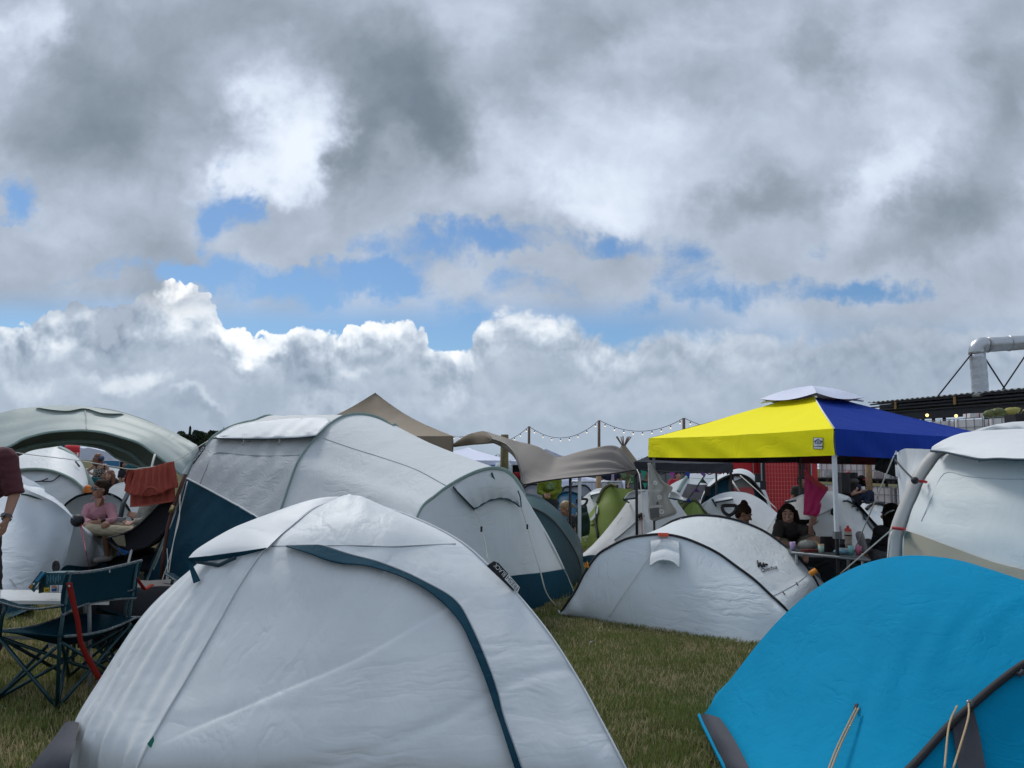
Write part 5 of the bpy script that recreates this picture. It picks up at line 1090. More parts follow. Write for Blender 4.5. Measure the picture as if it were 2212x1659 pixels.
tl = thing('tunnel_tent', 'teal and grey tunnel tent with an open mesh porch in front of the red wall', 'tent', HZ(1600, 17.5, 0))
ol = [P(*p, 18.0) for p in Mp(zl, [(900, 1400), (950, 1250), (1010, 1060), (1110, 880), (1300, 740), (1480, 678), (1600, 655), (1740, 690), (1850, 780), (1950, 905), (2030, 1060), (2080, 1230), (2120, 1400)])]
il = [P(*p, 17.0) for p in Mp(zl, [(920, 1450), (960, 1280), (1010, 1110), (1100, 975), (1250, 855), (1400, 780), (1560, 755), (1690, 785), (1800, 860), (1900, 980), (1980, 1110), (2040, 1270), (2080, 1400)])]
ol = [dn(ol[0])] + ol + [dn(ol[-1])]; il = [dn(il[0])] + il + [dn(il[-1])]
loft('roof_panel', [ol, il], F_GREYW, tl, n=60, sub=10, bulge=.04, key='tl')
loft('end_wall', [[Vector((p.x, p.y + .15, p.z)) for p in il], [dn(il[0]), dn(il[0]).lerp(dn(il[-1]), .5) + Vector((0, -.6, 0)), dn(il[-1])]], F_TEAL, tl, n=60, sub=16, bulge=.02, key='tle')
loft('rear_panel', [ol, [dn(ol[0]), dn(ol[0]).lerp(dn(ol[-1]), .5) + Vector((0, 2.4, 0)), dn(ol[-1])]], F_GREYW, tl, n=40, sub=8, bulge=.1)
B().tube([Vector(p) for p in spline(il, 60)], .03, 6).obj('arch_sleeve', F_BLK, tl, True)
sk2 = lambda nm, A, Bq, m_, o_: skin(nm, Mp(zl, A), Mp(zl, Bq), 'tle', m_, tl, o_, n=16, sub=8, fallback=16.7)
sk2('dark_opening_patch', [(1395, 800), (1440, 790), (1480, 780)], [(1400, 1100), (1440, 1100), (1480, 1100)], M_PLB, .03)  # black patch on the closed wall paints the shade inside the porch
sk2('mesh_panel', [(1480, 775), (1600, 765), (1770, 850)], [(1490, 985), (1650, 965), (1810, 965)], mat('grey_mesh', (.14, .14, .13), .8), .03)
sk2('door_panel', [(1490, 985), (1650, 965), (1810, 965)], [(1530, 1100), (1680, 1100), (1840, 1100)], mat('coral_panel', (.33, .05, .05), .7), .03)
sk2('rolled_door', [(1490, 790), (1560, 765), (1640, 775)], [(1500, 860), (1560, 840), (1620, 810)], F_CRUMP, .08)
rope('guy_line', [P(*zl(1440, 820), 16.8), P(*zl(1580, 1035), 16.4)], .02, M_CORD, tl)
rope('guy_line', [P(*zl(1600, 770), 16.8), P(*zl(1850, 990), 16.2), P(*zl(2200, 1320), 15.6)], .012, M_CORD, tl)
for a in ((1975, 930), (1890, 810), (1060, 1020)): B().box(P(*zl(*a), 17.0), (.12, .05, .2)).obj('pole_clip', M_PLB, tl)
tcx = hump('white dome tent with an open vent behind the bun-haired person', Mp(zl, [(900, 1450), (950, 1262), (1040, 1195), (1140, 1130), (1300, 1062), (1500, 1034), (1700, 1052), (1850, 1112), (2000, 1210), (2200, 1385), (2330, 1560), (2400, 1700)]), 13.4, F_WHITE, 1.1, key='dc')
vent(tcx, 'dc', (zd(1420, 890), zd(1830, 870), zd(1850, 900), zd(1480, 965)), Y=12.8, off=.16, trim=(zd(1415, 895), zd(1500, 1040)))
textmesh('lettering', 'FRESH BLACK', [hit(*zd(*p), 'dc', .03) or P(*zd(*p), 13.) for p in ((1225, 1058), (1325, 960), (1318, 950), (1215, 1045))], M_PLB, tcx, bold=.02)
td_ = hump('white dome tent with round black knob behind the white canopy leg', Mp(z6, [(250, 1560), (330, 1420), (430, 1250), (600, 1060), (720, 960), (880, 897), (1080, 862), (1280, 850), (1440, 878), (1600, 925), (1700, 995), (1840, 1120), (1980, 1300), (2100, 1440), (2200, 1600)]), 12.2, F_WHITE, 1.0, key='dd', wr=.012)
skin('side_panel', Mp(z6, [(1640, 955), (1780, 1060), (1900, 1190), (2030, 1340), (2130, 1440)]), Mp(z6, [(1700, 1060), (1800, 1160), (1880, 1270), (1960, 1400), (2040, 1505)]), 'dd', F_GREY, td_, .02, n=24, sub=5, fallback=12.)
p = hit(*z6(1370, 1195), 'dd', .03) or P(*z6(1370, 1195), 11.6); B().ball(p, .06, 14, sc=(.8, .4, 1.)).obj('corner_knob', M_PLB, td_, True)
for a in ([(1530, 1015), (1600, 1015), (1700, 1060), (1785, 1095)], [(1690, 1100), (1785, 1090), (1770, 1170)], [(1790, 1100), (1870, 1200), (1885, 1310)]): seam('vent_trim', Mp(z6, a), 'dd', .015, F_TRIM, td_, .03, fallback=11.6)
seam('seam_line', Mp(z6, [(900, 1360), (1100, 1260), (1330, 1150), (1640, 960)]), 'dd', .010, M_STITCH, td_, .008, fallback=11.6)
vent(td_, 'dd', (z6(640, 1010), z6(860, 910), z6(745, 1010), z6(575, 1035)), Y=11.8, off=.12)
hump('small white tent with a black hoop right of the seated woman', Mp(z6, [(1760, 1300), (1840, 1060), (1905, 1062), (2000, 1075), (2100, 1048), (2212, 1072), (2320, 1150), (2400, 1300)]), 15.5, F_WHITE, .8, key='wh')
tz = [o for o in COL.objects if o.get('label', '').startswith('small white tent with a black hoop right')][0]
seam('hoop_sleeve', Mp(z6, [(1915, 1145), (1960, 1100), (2030, 1062), (2100, 1050), (2180, 1066), (2240, 1100)]), 'wh', .035, M_BLKM, tz, .03, fallback=15.4)

# bunting under the canopies
bt = thing('bunting', 'string of small coloured triangle flags hanging under the canopies', 'bunting', P(*zd(900, 500), 12.6))
M_FL = {n_: mat(n_ + '_flag', c_, .8) for n_, c_ in (('magenta', (.42, .05, .36)), ('blue', (.01, .05, .34)), ('violet', (.15, .06, .28)), ('green', (.05, .14, .09)), ('mint', (.03, .30, .22)))}
flags = [('magenta', (540, 345), (650, 350), (600, 470)), ('blue', (855, 345), (965, 350), (945, 495)), ('violet', (1160, 355), (1270, 360), (1275, 450)), ('green', (1165, 555), (1325, 580), (1225, 465)), ('violet', (1025, 745), (1180, 755), (1090, 665)), ('blue', (890, 945), (985, 970), (945, 865)), ('mint', (-60, 300), (70, 320), (20, 520)), ('mint', (-20, 560), (85, 565), (40, 690))]
k = B().tube([P(*zd(*p), 12.6) for p in ((-100, 290), (90, 305), (540, 340), (855, 345), (1250, 350), (1280, 385), (1225, 465), (1090, 665), (945, 865), (870, 960))], .012, 5); k.obj('cord', M_PLB, bt)
for n_, a, b, c in flags: B().slab([P(*zd(*a), 12.55), P(*zd(*b), 12.55), P(*zd(*c), 12.5)], .006).obj('flag', M_FL[n_], bt)
# spade-like handles and green sack
def dhandle(label, c, w_, h_, Y, foot):
    t = thing('handle', label, 'handle', P(*foot, Y)); k = B()
    lp = [P(c[0] + w_ * x, c[1] + h_ * y, Y) for x, y in ((-1, -.75), (-.7, -1), (.7, -1), (1, -.75), (.8, .2), (.25, .9), (-.25, .9), (-.8, .2), (-1, -.75))]
    k.tube([Vector(p) for p in spline(lp, 40)], .022, 8).obj('grip', M_PLB, t, True)
    B().tube([P(c[0], c[1] + h_ * .85, Y), P(*foot, Y)], .022, 8).obj('shaft', M_PLB, t, True); return t
dhandle('black trolley handle standing up beside the green sack', zc(667, 745), 11.5, 7.5, 14.0, zc(662, 830))
dhandle('black trolley handle standing up behind the black-hooped tent', zd(1770, 1130), 15.5, 10.5, 9.8, zd(1770, 1330))
t_ = thing('sack', 'dark green sack draped over a trolley beside the olive tent', 'sack', G(1258, 1190))
loft('sack_cloth', [[P(*zc(*p), 14.1) for p in ((590, 820), (640, 805), (740, 800))], [P(*zc(*p), 13.9) for p in ((560, 980), (650, 960), (790, 950))], [P(*zc(*p), 13.8) for p in ((530, 1180), (660, 1200), (830, 1100))], [P(*zc(*p), 13.8) for p in ((560, 1450), (680, 1450), (820, 1400))]], fabric('forest_cloth', (.010, .030, .022), .75, .8), t_, n=24, sub=8, bulge=.06, wr=.01, smoothcross=True, thick=.02)

# ================================================================ hoarding, barrier, containers
o = thing('hoarding', 'grey site hoarding behind the crowd barrier', 'fence', HZ(1290, 34, 0))
B().slab([HZ(1160, 34, 0), HZ(1345, 34, 0), HZ(1345, 34, 1.35), HZ(1160, 34, 1.35)], .08).obj('panel', mat('grey_board', (.17, .19, .19), .7, var=.15, bscale=2), o)
for x, c_ in ((1252, (.55, .25, .03)), (1261, (.40, .03, .07)), (1322, (.03, .07, .20))):
    B().slab([HZ(x, 33.9, .75), HZ(x + 6, 33.9, .75), HZ(x + 6, 33.9, 1.25), HZ(x, 33.9, 1.25)], .03).obj('poster', mat('poster_%d' % x, c_, .7), o)
o = thing('cabin', 'long grey cabin with a green notice behind the black canopy', 'cabin', HZ(1400, 36, 0))
B().box(HZ(1440, 37, .6) , (6.0, 2., 1.55)).obj('cabin_wall', mat('grey_steel_panel', (.20, .22, .24), .6, var=.1, bscale=1), o)
k = B()
for j in range(14): k.box(Vector((HZ(1440, 37, 0).x - 2.9 + j * .44, 35.97, .62)), (.06, .06, 1.4))
k.obj('cabin_rib', mat('dark_grey_steel', (.10, .11, .12), .6), o)
gq = [P(*zc(*p), 35.6) for p in ((1615, 365), (1742, 368), (1738, 148), (1620, 150))]
B().slab(gq, .05).obj('notice', mat('notice_green', (.015, .20, .06), .6), o)
for a in ((1632, 215, 1690, 160), (1640, 340, 1665, 300), (1680, 335, 1710, 300), (1708, 215, 1725, 165)):
    B().slab([P(*zc(*p), 35.5) for p in ((a[0], a[1]), (a[2], a[1]), (a[2], a[3]), (a[0], a[3]))], .02).obj('notice_print', mat('pale_green_print', (.35, .55, .30), .6), o)
M_GALV = mat('galvanised_steel', (.42, .44, .45), .4, .7)
def barrier(label, a, b, Y):
    A, Bq = HZ(a, Y, 0), HZ(b, Y, 0); t = thing('crowd_barrier', label, 'barrier', (A + Bq) / 2, 'crowd barriers'); k = B()
    H = 1.1
    k.tube([A + UP * .1, A + UP * (H - .1), A + UP * H + (Bq - A) * .04, Bq + UP * H - (Bq - A) * .04, Bq + UP * (H - .1), Bq + UP * .1], .028, 6); k.obj('frame', M_GALV, t, True); k = B()
    for j in range(1, 20): p = A.lerp(Bq, j / 20); k.tube([p + UP * .2, p + UP * H], .010, 4)
    k.obj('bars', M_GALV, t); B().tube([A + UP * .2, Bq + UP * .2], .02, 5).obj('rail', M_GALV, t)
barrier('steel crowd barrier left of the timber post', 1234, 1296, 23); barrier('steel crowd barrier right of the timber post', 1298, 1345, 23.4)
o = thing('sheet', 'white plastic sheet draped behind the crowd barrier', 'sheet', HZ(1250, 25, 0))
loft('sheet_cloth', [[HZ(x, 25, h) for x, h in ((1205, 1.15), (1230, 1.2), (1260, 1.22), (1300, 1.15), (1350, 1.1))], [HZ(x, 24.6, 0) for x in (1205, 1230, 1260, 1300, 1350)]], F_CANW, o, n=40, sub=8, bulge=.05, wr=.03, thick=.02)
tp = P(*zc(1012, 200), 18.5); o = B().tube([Vector((tp.x, tp.y, 0)), tp], [.07, .06], 10).obj('timber_post', mat('tan_wood', (.30, .19, .10), .8, bump=.004, bscale=40, var=.25), None, True); tag(o, 'light brown timber post in front of the crowd barriers', 'post')

# red container, red wall behind mesh
rc = thing('container', 'plain red steel container behind the teal tunnel tent', 'container', HZ(1600, 26, 0))
M_REDP = mat('red_paint', (.52, .012, .018), .45, var=.12, bscale=1.5)
cx_ = HZ(1590, 27, 0).x; B().box((HZ(1595, 26, 0).x, 27.0, 1.15), (1.9, 2.4, 2.3)).obj('body', M_REDP, rc)
B().box((HZ(1641, 25.7, 0).x, 25.72, 1.15), (.12, .1, 2.3)).obj('corner_post', mat('dark_red_paint', (.20, .008, .012), .5), rc)
B().box((HZ(1628, 25.7, 0).x, 25.76, 1.3), (.02, .03, 1.7)).obj('door_bar', M_GALV, rc)
rw = thing('red_wall', 'red board wall behind a pale wire mesh fence', 'wall', HZ(1700, 25.6, 0))
B().box(((HZ(1648, 25.6, 0).x + HZ(1766, 25.6, 0).x) / 2, 25.66, 1.15), (HZ(1766, 25.6, 0).x - HZ(1648, 25.6, 0).x, .08, 2.3)).obj('board', mat('bright_red_board', (.62, .035, .045), .55, var=.12, bscale=1.5), rw)
k = B(); xa, xb = HZ(1649, 25.4, 0).x, HZ(1735, 25.4, 0).x
for j in range(int((xb - xa) / .1) + 1): k.box((xa + j * .1, 25.45, 1.1), (.010, .010, 2.2))
for j in range(17): k.box(((xa + xb) / 2, 25.44, .06 + j * .135), (xb - xa, .010, .010))
k.obj('wire_mesh', mat('pale_red_wire', (.75, .22, .20), .5), rw)
for x, w_, m_ in ((1646, .05, M_GALV), (1650, .10, M_PLB), (1737, .10, M_PLB), (1752, .06, M_GALV), (1748, .12, MATS['dark_red_paint'])): B().box((HZ(x, 25.3, 0).x, 25.36, 1.15), (w_, .05, 2.3)).obj('fence_post', m_, rw)

# stacked liquid tanks in cages
M_TANK = fabric('milky_tank_plastic', (.80, .77, .78), .4, .35, .8)
ta = HZ(1757, 29, 0); tb_ = HZ(2310, 20.5, 0); td2 = (tb_ - ta).normalized(); tn = Vector((-td2.y, td2.x, 0)); tn = tn if tn.y < 0 else -tn
TW, TH, TP = 1.13, 1.09, .155
def make_tank():
    t = thing('caged_tank', 'white plastic tank in a grey wire cage, stacked in the tank wall', 'tank', (0, 0, 0), 'caged tanks stacked in a wall behind the tents')
    ax = (td2, tn, UP)
    B().box((0, 0, TP + .40), (TW * .90, .92, .78), ax, bev=.14).obj('tank', M_TANK, t)
    k = B()
    for j in range(5): k.box(td2 * (-TW * .475 + j * TW * .95 / 4) + tn * .5 + UP * (TP + .42), (.016, .016, .84), ax)
    for j in range(4): k.box(tn * .5 + UP * (TP + .02 + j * .27), (TW * .96, .018, .016), ax)
    for j in range(6): k.box(td2 * -TW * .48 + tn * (-.5 + j * .2) + UP * (TP + .42), (.022, .022, .84), ax)
    k.obj('cage', mat('dull_zinc', (.20, .22, .25), .5, .4), t)
    k = B().box(UP * (TP - .03), (TW * .97, 1.0, .05), ax)
    for j in (-1, 0, 1): k.box(td2 * j * TW * .42 + UP * .06, (.14, 1.0, .12), ax)
    k.obj('pallet', M_PLB, t)
    B().slab([tn * .53 + td2 * x + UP * (TP + z) for x, z in ((-.12, .05), (.22, .05), (.20, .25), (-.08, .25))], .01).obj('plate', M_GALV, t)
    return t
tank0 = make_tank()
def dup(root, loc, label=None):
    r = root.copy(); COL.objects.link(r); r.location = loc
    if label: r['label'] = label
    for ch in list(root.children):
        c = ch.copy(); COL.objects.link(c); c.parent = r
    return r
first = True
for i in range(8):
    for j in range(3):
        loc = ta + td2 * ((i + .5) * TW) - tn * .6 + UP * (j * TH)
        if first: tank0.location = loc; first = False
        else: dup(tank0, loc)
tp = HZ(1876, 25.0, 2.4); o = B().tube([Vector((tp.x, tp.y, 0)), tp], .10, 10).obj('timber_post', MATS['tan_wood'], None, True); tag(o, 'brown timber post in front of the caged tanks', 'post')

# dark flat stage roof on top, silver duct
sr = thing('stage_roof', 'long black steel roof structure with corrugated top above the caged tanks', 'roof', HZ(2050, 28, 0))
ra, rb = P(1880, 867, 31.5), P(2420, 829, 22.5); rz = (ra.z + rb.z) / 2; ra.z = rb.z = rz; rd = (rb - ra).normalized(); rn = Vector((-rd.y, rd.x, 0)); rn = rn if rn.y < 0 else -rn; L = (rb - ra).length
M_BST = mat('black_painted_steel', (.008, .009, .014), .5)
axr = (rd, rn, UP); mid = (ra + rb) / 2
k = B()
for z_ in (-.05, -.17, -.29, -.42): k.box(mid + UP * z_, (L, .06, .055), axr)
k.obj('beam', M_BST, sr)
B().box(mid - rn * 1.6 + UP * -.30, (L, 3.0, .06), axr).obj('deck', M_BST, sr)
B().box(mid - rn * .12 + UP * -.60, (L, .10, .34), axr).box(mid - rn * .5 + UP * -.25, (L, .05, .42), axr).obj('fascia', M_BST, sr)
k = B()
for j in range(40):
    p0 = ra.lerp(rb, j / 40) - rn * .2; p1 = ra.lerp(rb, (j + 1) / 40) - rn * .2
    k.tube([p0 + UP * -.42, p1 + UP * -.70] if j % 2 else [p0 + UP * -.70, p1 + UP * -.42], .022, 4)
k.obj('lattice', M_BST, sr)
n_ = 240; vv, ff = [], []
for j in range(n_ + 1):
    c = ra.lerp(rb, j / n_); h = .028 * math.sin(j * 1.05)
    vv += [c + rn * .12 + UP * (.03 + h), c - rn * 3. + UP * (.06 + h)]
ff = [(2 * j, 2 * j + 1, 2 * j + 3, 2 * j + 2) for j in range(n_)]
o = mesh('corrugated_sheet', vv, ff, mat('pale_corrugated_sheet', (.30, .33, .36), .5), sr); o.modifiers.new('thickness', 'SOLIDIFY').thickness = .01
for u in (.14, .42, .75): B().box(ra.lerp(rb, u) + rn * .06 + UP * -.17, (.10, .04, .30), axr).obj('bracket', mat('ochre_paint', (.28, .16, .05), .6), sr)
for u in (.02, .22, .27, .32, .5, .7, .9):
    p = ra.lerp(rb, u) - rn * .5; B().tube([Vector((p.x, p.y, 3.0 if u > .1 else 0)), p - UP * .3], .07, 6).obj('post', M_BST, sr)
for p in (zf(675, 720), zf(1135, 730), zf(1615, 700)): B().ball(P(p[0], p[1], 26.5), .055, 8).obj('lamp', mat('lit_lamp', (1, .8, .4), .4, emit=(1, .62, .2, 1.8)), sr, True)
bx_ = thing('box', 'white box with red edges on top of the caged tanks', 'box', P(*zf(1400, 760), 25.6))
B().slab([P(*zf(*p), 25.6) for p in ((1300, 762), (1505, 760), (1505, 690), (1300, 695))], .4).obj('carton', M_PLW, bx_)
for x in (1292, 1500): B().slab([P(*zf(*p), 25.35) for p in ((x, 764), (x + 12, 764), (x + 12, 688), (x, 690))], .02).obj('edge_strip', M_RED, bx_)
for (a, b, c_, lb) in ((1790, 1.0, (.16, .18, .07), 'dull green plastic sack on top of the caged tanks'), (1990, 1.3, (.42, .38, .10), 'yellow green plastic sack on top of the caged tanks'), (2110, .9, (.48, .22, .12), 'orange plastic sack on top of the caged tanks, near the right edge')):
    p = P(*zf(a, 735), 24.3); o = B()
    for q_ in range(7): o.ball(p + Vector((RNG.uniform(-.25, .25) * b, RNG.uniform(-.1, .1), RNG.uniform(0, .14))), RNG.uniform(.10, .2) * b, 10, sc=(1.2, .8, .8))
    o = o.obj('sack', fabric('sack_%d' % a, c_, .35, 1.6, 3., trans=.2), None, True); tag(o, lb, 'sack')
sp = thing('speaker', 'black loudspeaker hanging at the right edge in front of the tanks', 'speaker', P(*zf(2160, 900), 21.5))
B().box(P(*zf(2175, 830), 21.5), (.65, .5, .42)).obj('cabinet', M_PLB, sp)
k = B()
for a, b in (((2090, 780), (2190, 600)), ((2130, 780), (2212, 660)), ((2090, 700), (2212, 720))): k.tube([P(*zf(*a), 21.5), P(*zf(*b), 21.5)], .03, 5)
k.obj('bracket', M_BST, sp)
du = thing('duct', 'big silver foil duct rising from the roof and bending right', 'duct', P(2116, 848, 27))
M_FOIL = mat('silver_foil', (.50, .52, .55), .4, .85, bump=.02, bscale=9)
dp = [P(x, y, 27) for x, y in ((2118, 858), (2116, 820), (2113, 785), (2110, 765))] 
bend = [P(x, y, 27) for x, y in ((2110, 765), (2110, 755), (2114, 748), (2122, 744.5), (2132, 745))]
hor = [P(x, y, 27) for x, y in ((2132, 745), (2165, 743), (2212, 740), (2290, 736), (2400, 730))]
B().tube([Vector(p) for p in spline(dp, 14)], [.27 + .006 * math.sin(i * 2.1) for i in range(14)], 18).obj('riser', M_FOIL, du, True)
B().tube([Vector(p) for p in spline(bend, 10)], .268, 18).obj('elbow', M_FOIL, du, True)
B().tube([Vector(p) for p in spline(hor, 24)], [.262 + .007 * math.sin(i * 1.7) for i in range(24)], 18).obj('duct_run', M_FOIL, du, True)
for x, y in ((2133, 745), (2180, 742)): B().tube([P(x - .8, y, 27), P(x + .8, y, 27)], .285, 18).obj('joint_band', M_GALV, du, True)
for a, b in (((2100, 763), (2026, 856)), ((2126, 771), (2177, 850)), ((2215, 768), (2160, 850))): rope('stay_cable', [P(*a, 26.9), P(*b, 27.5)], .028, M_PLB, du)

# ================================================================ trees on the horizon
M_LEAF = mat('leaf', (.030, .052, .022), .85, var=.35, bscale=3.); M_LEAF2 = mat('leaf_dark', (.018, .036, .020), .85, var=.35, bscale=3.); M_BARK = mat('bark', (.06, .045, .035), .9)
def tree(label, x, Y, top, wd, m=None, n=700, conifer=False, group='trees on the horizon', low=.0):
    tp = P(x, top, Y); H = tp.z; t = thing('tree', label, 'tree', (tp.x, Y, 0), group)
    W = wd / 1639 * Y / 2
    k = B().tube([Vector((tp.x, Y, 0)), Vector((tp.x + .05 * H, Y, H * .45)), Vector((tp.x, Y, H * .92))], [H * .03, H * .02, H * .006], 7)
    for a in range(7):
        an = RNG.uniform(0, 6.28); h0 = H * RNG.uniform(.3, .7); k.tube([Vector((tp.x, Y, h0)), Vector((tp.x + math.cos(an) * W * .7, Y + math.sin(an) * W * .7, h0 + H * .15))], [H * .012, H * .004], 5)
    k.obj('trunk', M_BARK, t, True)
    N = n; lobes = [(RNG.normal(0, .45, 3) * np.array([W, W, 0]) + np.array([0, 0, RNG.uniform(.25, .92) * H])) for _ in range(11)]
    c = np.array([lobes[i] for i in RNG.integers(0, 11, N)])
    off = RNG.normal(size=(N, 3)); off /= np.linalg.norm(off, axis=1, keepdims=True); off *= (RNG.uniform(.5, 1, N) ** .4)[:, None] * np.array([W * .52, W * .52, H * .16])
    q = c + off
    if conifer: hh = RNG.uniform(.1, 1, N); an = RNG.uniform(0, 6.28, N); rr = W * (1.02 - hh) * RNG.uniform(.5, 1, N); q = np.stack([np.cos(an) * rr, np.sin(an) * rr, hh * H], 1)
    q[:, 2] = np.minimum(q[:, 2], H * RNG.uniform(.93, 1.0, N)); s_ = H * RNG.uniform(.014, .032, N)
    d1 = RNG.normal(size=(N, 3)); d1 /= np.linalg.norm(d1, axis=1, keepdims=True); d2 = np.cross(d1, RNG.normal(size=(N, 3))); d2 /= np.linalg.norm(d2, axis=1, keepdims=True)
    q = q + np.array([tp.x, Y, 0]); v = np.stack([q - d1 * s_[:, None], q + d2 * s_[:, None] * .6, q + d1 * s_[:, None], q - d2 * s_[:, None] * .6], 1).reshape(-1, 3)
    mesh('crown', v, (np.arange(N)[:, None] * 4 + np.arange(4)).tolist(), m or M_LEAF, t, False)
TL = [(378, 150, 938, 36), (392, 150, 931, 34), (411, 158, 921, 17), (424, 150, 930, 34), (442, 150, 932, 36), (458, 148, 929, 34), (474, 150, 931, 34), (490, 152, 925, 36), (508, 150, 930, 40), (530, 155, 932, 40), (385, 165, 940, 40), (402, 165, 938, 40), (433, 165, 937, 40), (450, 165, 936, 40), (466, 165, 936, 40), (482, 165, 934, 40), (500, 165, 934, 40)]
for i, (x, Y, tpy, wd) in enumerate(TL):
    tree('tall pointed fir sticking out of the far wood' if i == 2 else 'leafy tree in the dark wood beyond the shelter', x, Y, tpy, wd, M_LEAF2 if i % 3 == 0 else M_LEAF, 5000, conifer=(i == 2))
for x, tpy, wd, lb in ((571, 903, 14, 'thin treetop showing just over the big tunnel tent, leftmost of four'), (599, 906, 10, 'small round treetop showing over the big tunnel tent'), (630, 903, 20, 'wider treetop showing over the big tunnel tent'), (644, 899, 20, 'tallest treetop showing over the big tunnel tent')): tree(lb, x, 190, tpy, wd, M_LEAF2, 500, low=.6)
tree('small tree seen under the taupe tarp', 1078, 90, 980, 26, M_LEAF, 700); tree('small tree far left behind the arched shelter', 340, 150, 960, 40, M_LEAF, 700)
for i, x in enumerate(range(-260, 2500, 62)):
    if 370 < x < 545: continue
    tree('low tree in the distant tree line', x + RNG.uniform(-15, 15), 260 + RNG.uniform(-10, 20), 985 + RNG.uniform(-4, 4) + (x - 1106) * .0122, 92, M_LEAF if i % 2 else M_LEAF2, 260, group='distant tree line')
# ================================================================ folding chairs and table on the left
M_CHF = fabric('navy_teal_canvas', (.005, .026, .040), .85, .5, spec=.05); M_CHT = mat('teal_tube', (.008, .040, .050), .35, .3); M_EDGE = mat('speckled_binding', (.09, .11, .12), .8, var=.9, bscale=300); M_STRAP = mat('red_strap', (.17, .014, .010), .8, spec=.1)
def folding_chair(label, W0, f, w=.60, d=.50, strap=True, back=True, group='folding camp chairs by the white table'):
    f = Vector(f).normalized(); r = Vector((-f.y, f.x, 0)); r = r if r.y > 0 else -r
    t = thing('camp_chair', label, 'chair', W0, group)
    O = Vector(W0); at = lambda a, b, z: O + f * a + r * b + UP * z     # a forward, b across, z up
    for b_ in (0, w):
        B().tube([at(.0, b_, 0), at(.02, b_, .45), at(-.02, b_, .86 if back else .65)], .0125, 8).obj('rear_post', M_CHT, t, True)
        B().tube([at(d, b_, .40), at(d * .98, b_, .55), at(d * .9, b_, .64)], .0125, 8).obj('front_post', M_CHT, t, True)
    for a0, b0, a1, b1 in ((0, 0, d, w), (d, 0, 0, w), (0, 0, 0, w), (d, 0, d, w), (0, 0, d, 0), (0, w, d, w)):
        B().tube([at(a0, b0, .02), at(a1, b1, .42)], .0115, 8).obj('leg', M_CHT, t, True)
        B().tube([at(a1, b1, .02), at(a0, b0, .42)], .0115, 8).obj('leg', M_CHT, t, True)
    rowsof = lambda fn, n=14: [fn(u) for u in np.linspace(0, 1, n)]
    bk = [[at(-.02 + .05 * math.sin(math.pi * u), w * u, .855 - .025 * math.sin(math.pi * u)) for u in np.linspace(-.05, 1.06, 14)], [at(0 + .07 * math.sin(math.pi * u), w * u, .60 + .015 * math.sin(math.pi * u)) for u in np.linspace(-.05, 1.04, 14)]]
    bo = back and loft('backrest', bk, M_CHF, t, n=30, sub=12, bulge=.02, thick=.008, wr=.004)
    if back:
        for e in bk: B().tube([Vector(p) for p in spline(e, 40)], .011, 6).obj('binding', M_EDGE, bo, True)
    st = [[at(a - .03, w * u, .46 - .09 * math.sin(math.pi * u) * math.sin(math.pi * min(max(a / d, 0), 1)) - (.03 * math.sin(math.pi * u))) for u in np.linspace(-.02, 1.02, 12)] for a in np.linspace(0, d + .06, 6)]
    so_ = loft('seat', st, M_CHF, t, n=24, sub=4, thick=.008, smoothcross=True, wr=.003)
    for e in (st[0], st[-1]): B().tube([Vector(p) for p in spline(e, 30)], .009, 6).obj('binding', M_EDGE, so_, True)
    for b_ in (0, w):
        am = [[at(a, b_ - .035, .655 - .035 * math.sin(math.pi * a / d)) for a in np.linspace(-.02, d + .04, 8)], [at(a, b_ + .04, .65 - .035 * math.sin(math.pi * a / d)) for a in np.linspace(-.02, d + .04, 8)]]
        ao_ = loft('armrest', am, M_CHF, t, n=20, sub=4, thick=.008); B().tube([Vector(p) for p in spline(am[0], 30)], .007, 6).obj('binding', M_EDGE, ao_, True)
    if strap:
        s0 = [P(142, 1260, 4.80), P(152, 1303, 4.78), P(162, 1343, 4.76), P(168, 1385, 4.76), P(182, 1422, 4.78), P(209, 1470, 4.8)]
        s1 = [P(155, 1258, 4.80), P(164, 1302, 4.78), P(173, 1342, 4.76), P(179, 1383, 4.76), P(193, 1415, 4.78), P(221, 1464, 4.8)]
        loft('strap', [s0, s1], M_STRAP, t, n=30, sub=2, thick=.003); B().ball(s0[0].lerp(s1[0], .5) - f * .006 - UP * .02, .008, 8).obj('rivet', M_GALV, t, True)
        B().tube([at(0, w + .02, .74), at(.0, w + .12, .64), at(0.02, w + .22, .66)], .018, 6, flat=.3).obj('strap', M_STRAP, t, True)
    return t, at
W0 = G(123, 1536)
ch1, at1 = folding_chair('navy folding camp chair seen from behind, red strap hanging down', W0, (-.97, .25, 0), w=.60)
B().slab([at1(.46, .36, .40), at1(.46, .45, .41), at1(.47, .44, .28), at1(.47, .37, .27)], .002).obj('care_tag', M_PLW, ch1)
textmesh('lettering', '2', [P(142 + 93, 1236, 4.9), P(142 + 96.5, 1236, 4.9), P(142 + 96.5, 1230.5, 4.9), P(142 + 93, 1230.5, 4.9)], M_PLW, ch1)
ch2, at2 = folding_chair('low dark camp chair without a back, in shade beside the white dome tent', G(262, 1475), (-.75, .65, 0), w=.55, strap=False, back=False)
cbq = [P(168, 1276, 5.9), P(372, 1270, 6.1), P(372, 1400, 6.1), P(168, 1400, 5.9)]
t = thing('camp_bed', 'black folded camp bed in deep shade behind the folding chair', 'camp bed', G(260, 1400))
loft('bed_cloth', [[cbq[0], cbq[1]], [p + Vector((0, -.05, -.02)) for p in (cbq[0].lerp(cbq[3], .5), cbq[1].lerp(cbq[2], .5))], [cbq[3], cbq[2]]], F_BLK, t, n=30, sub=8, wr=.02, thick=.03)
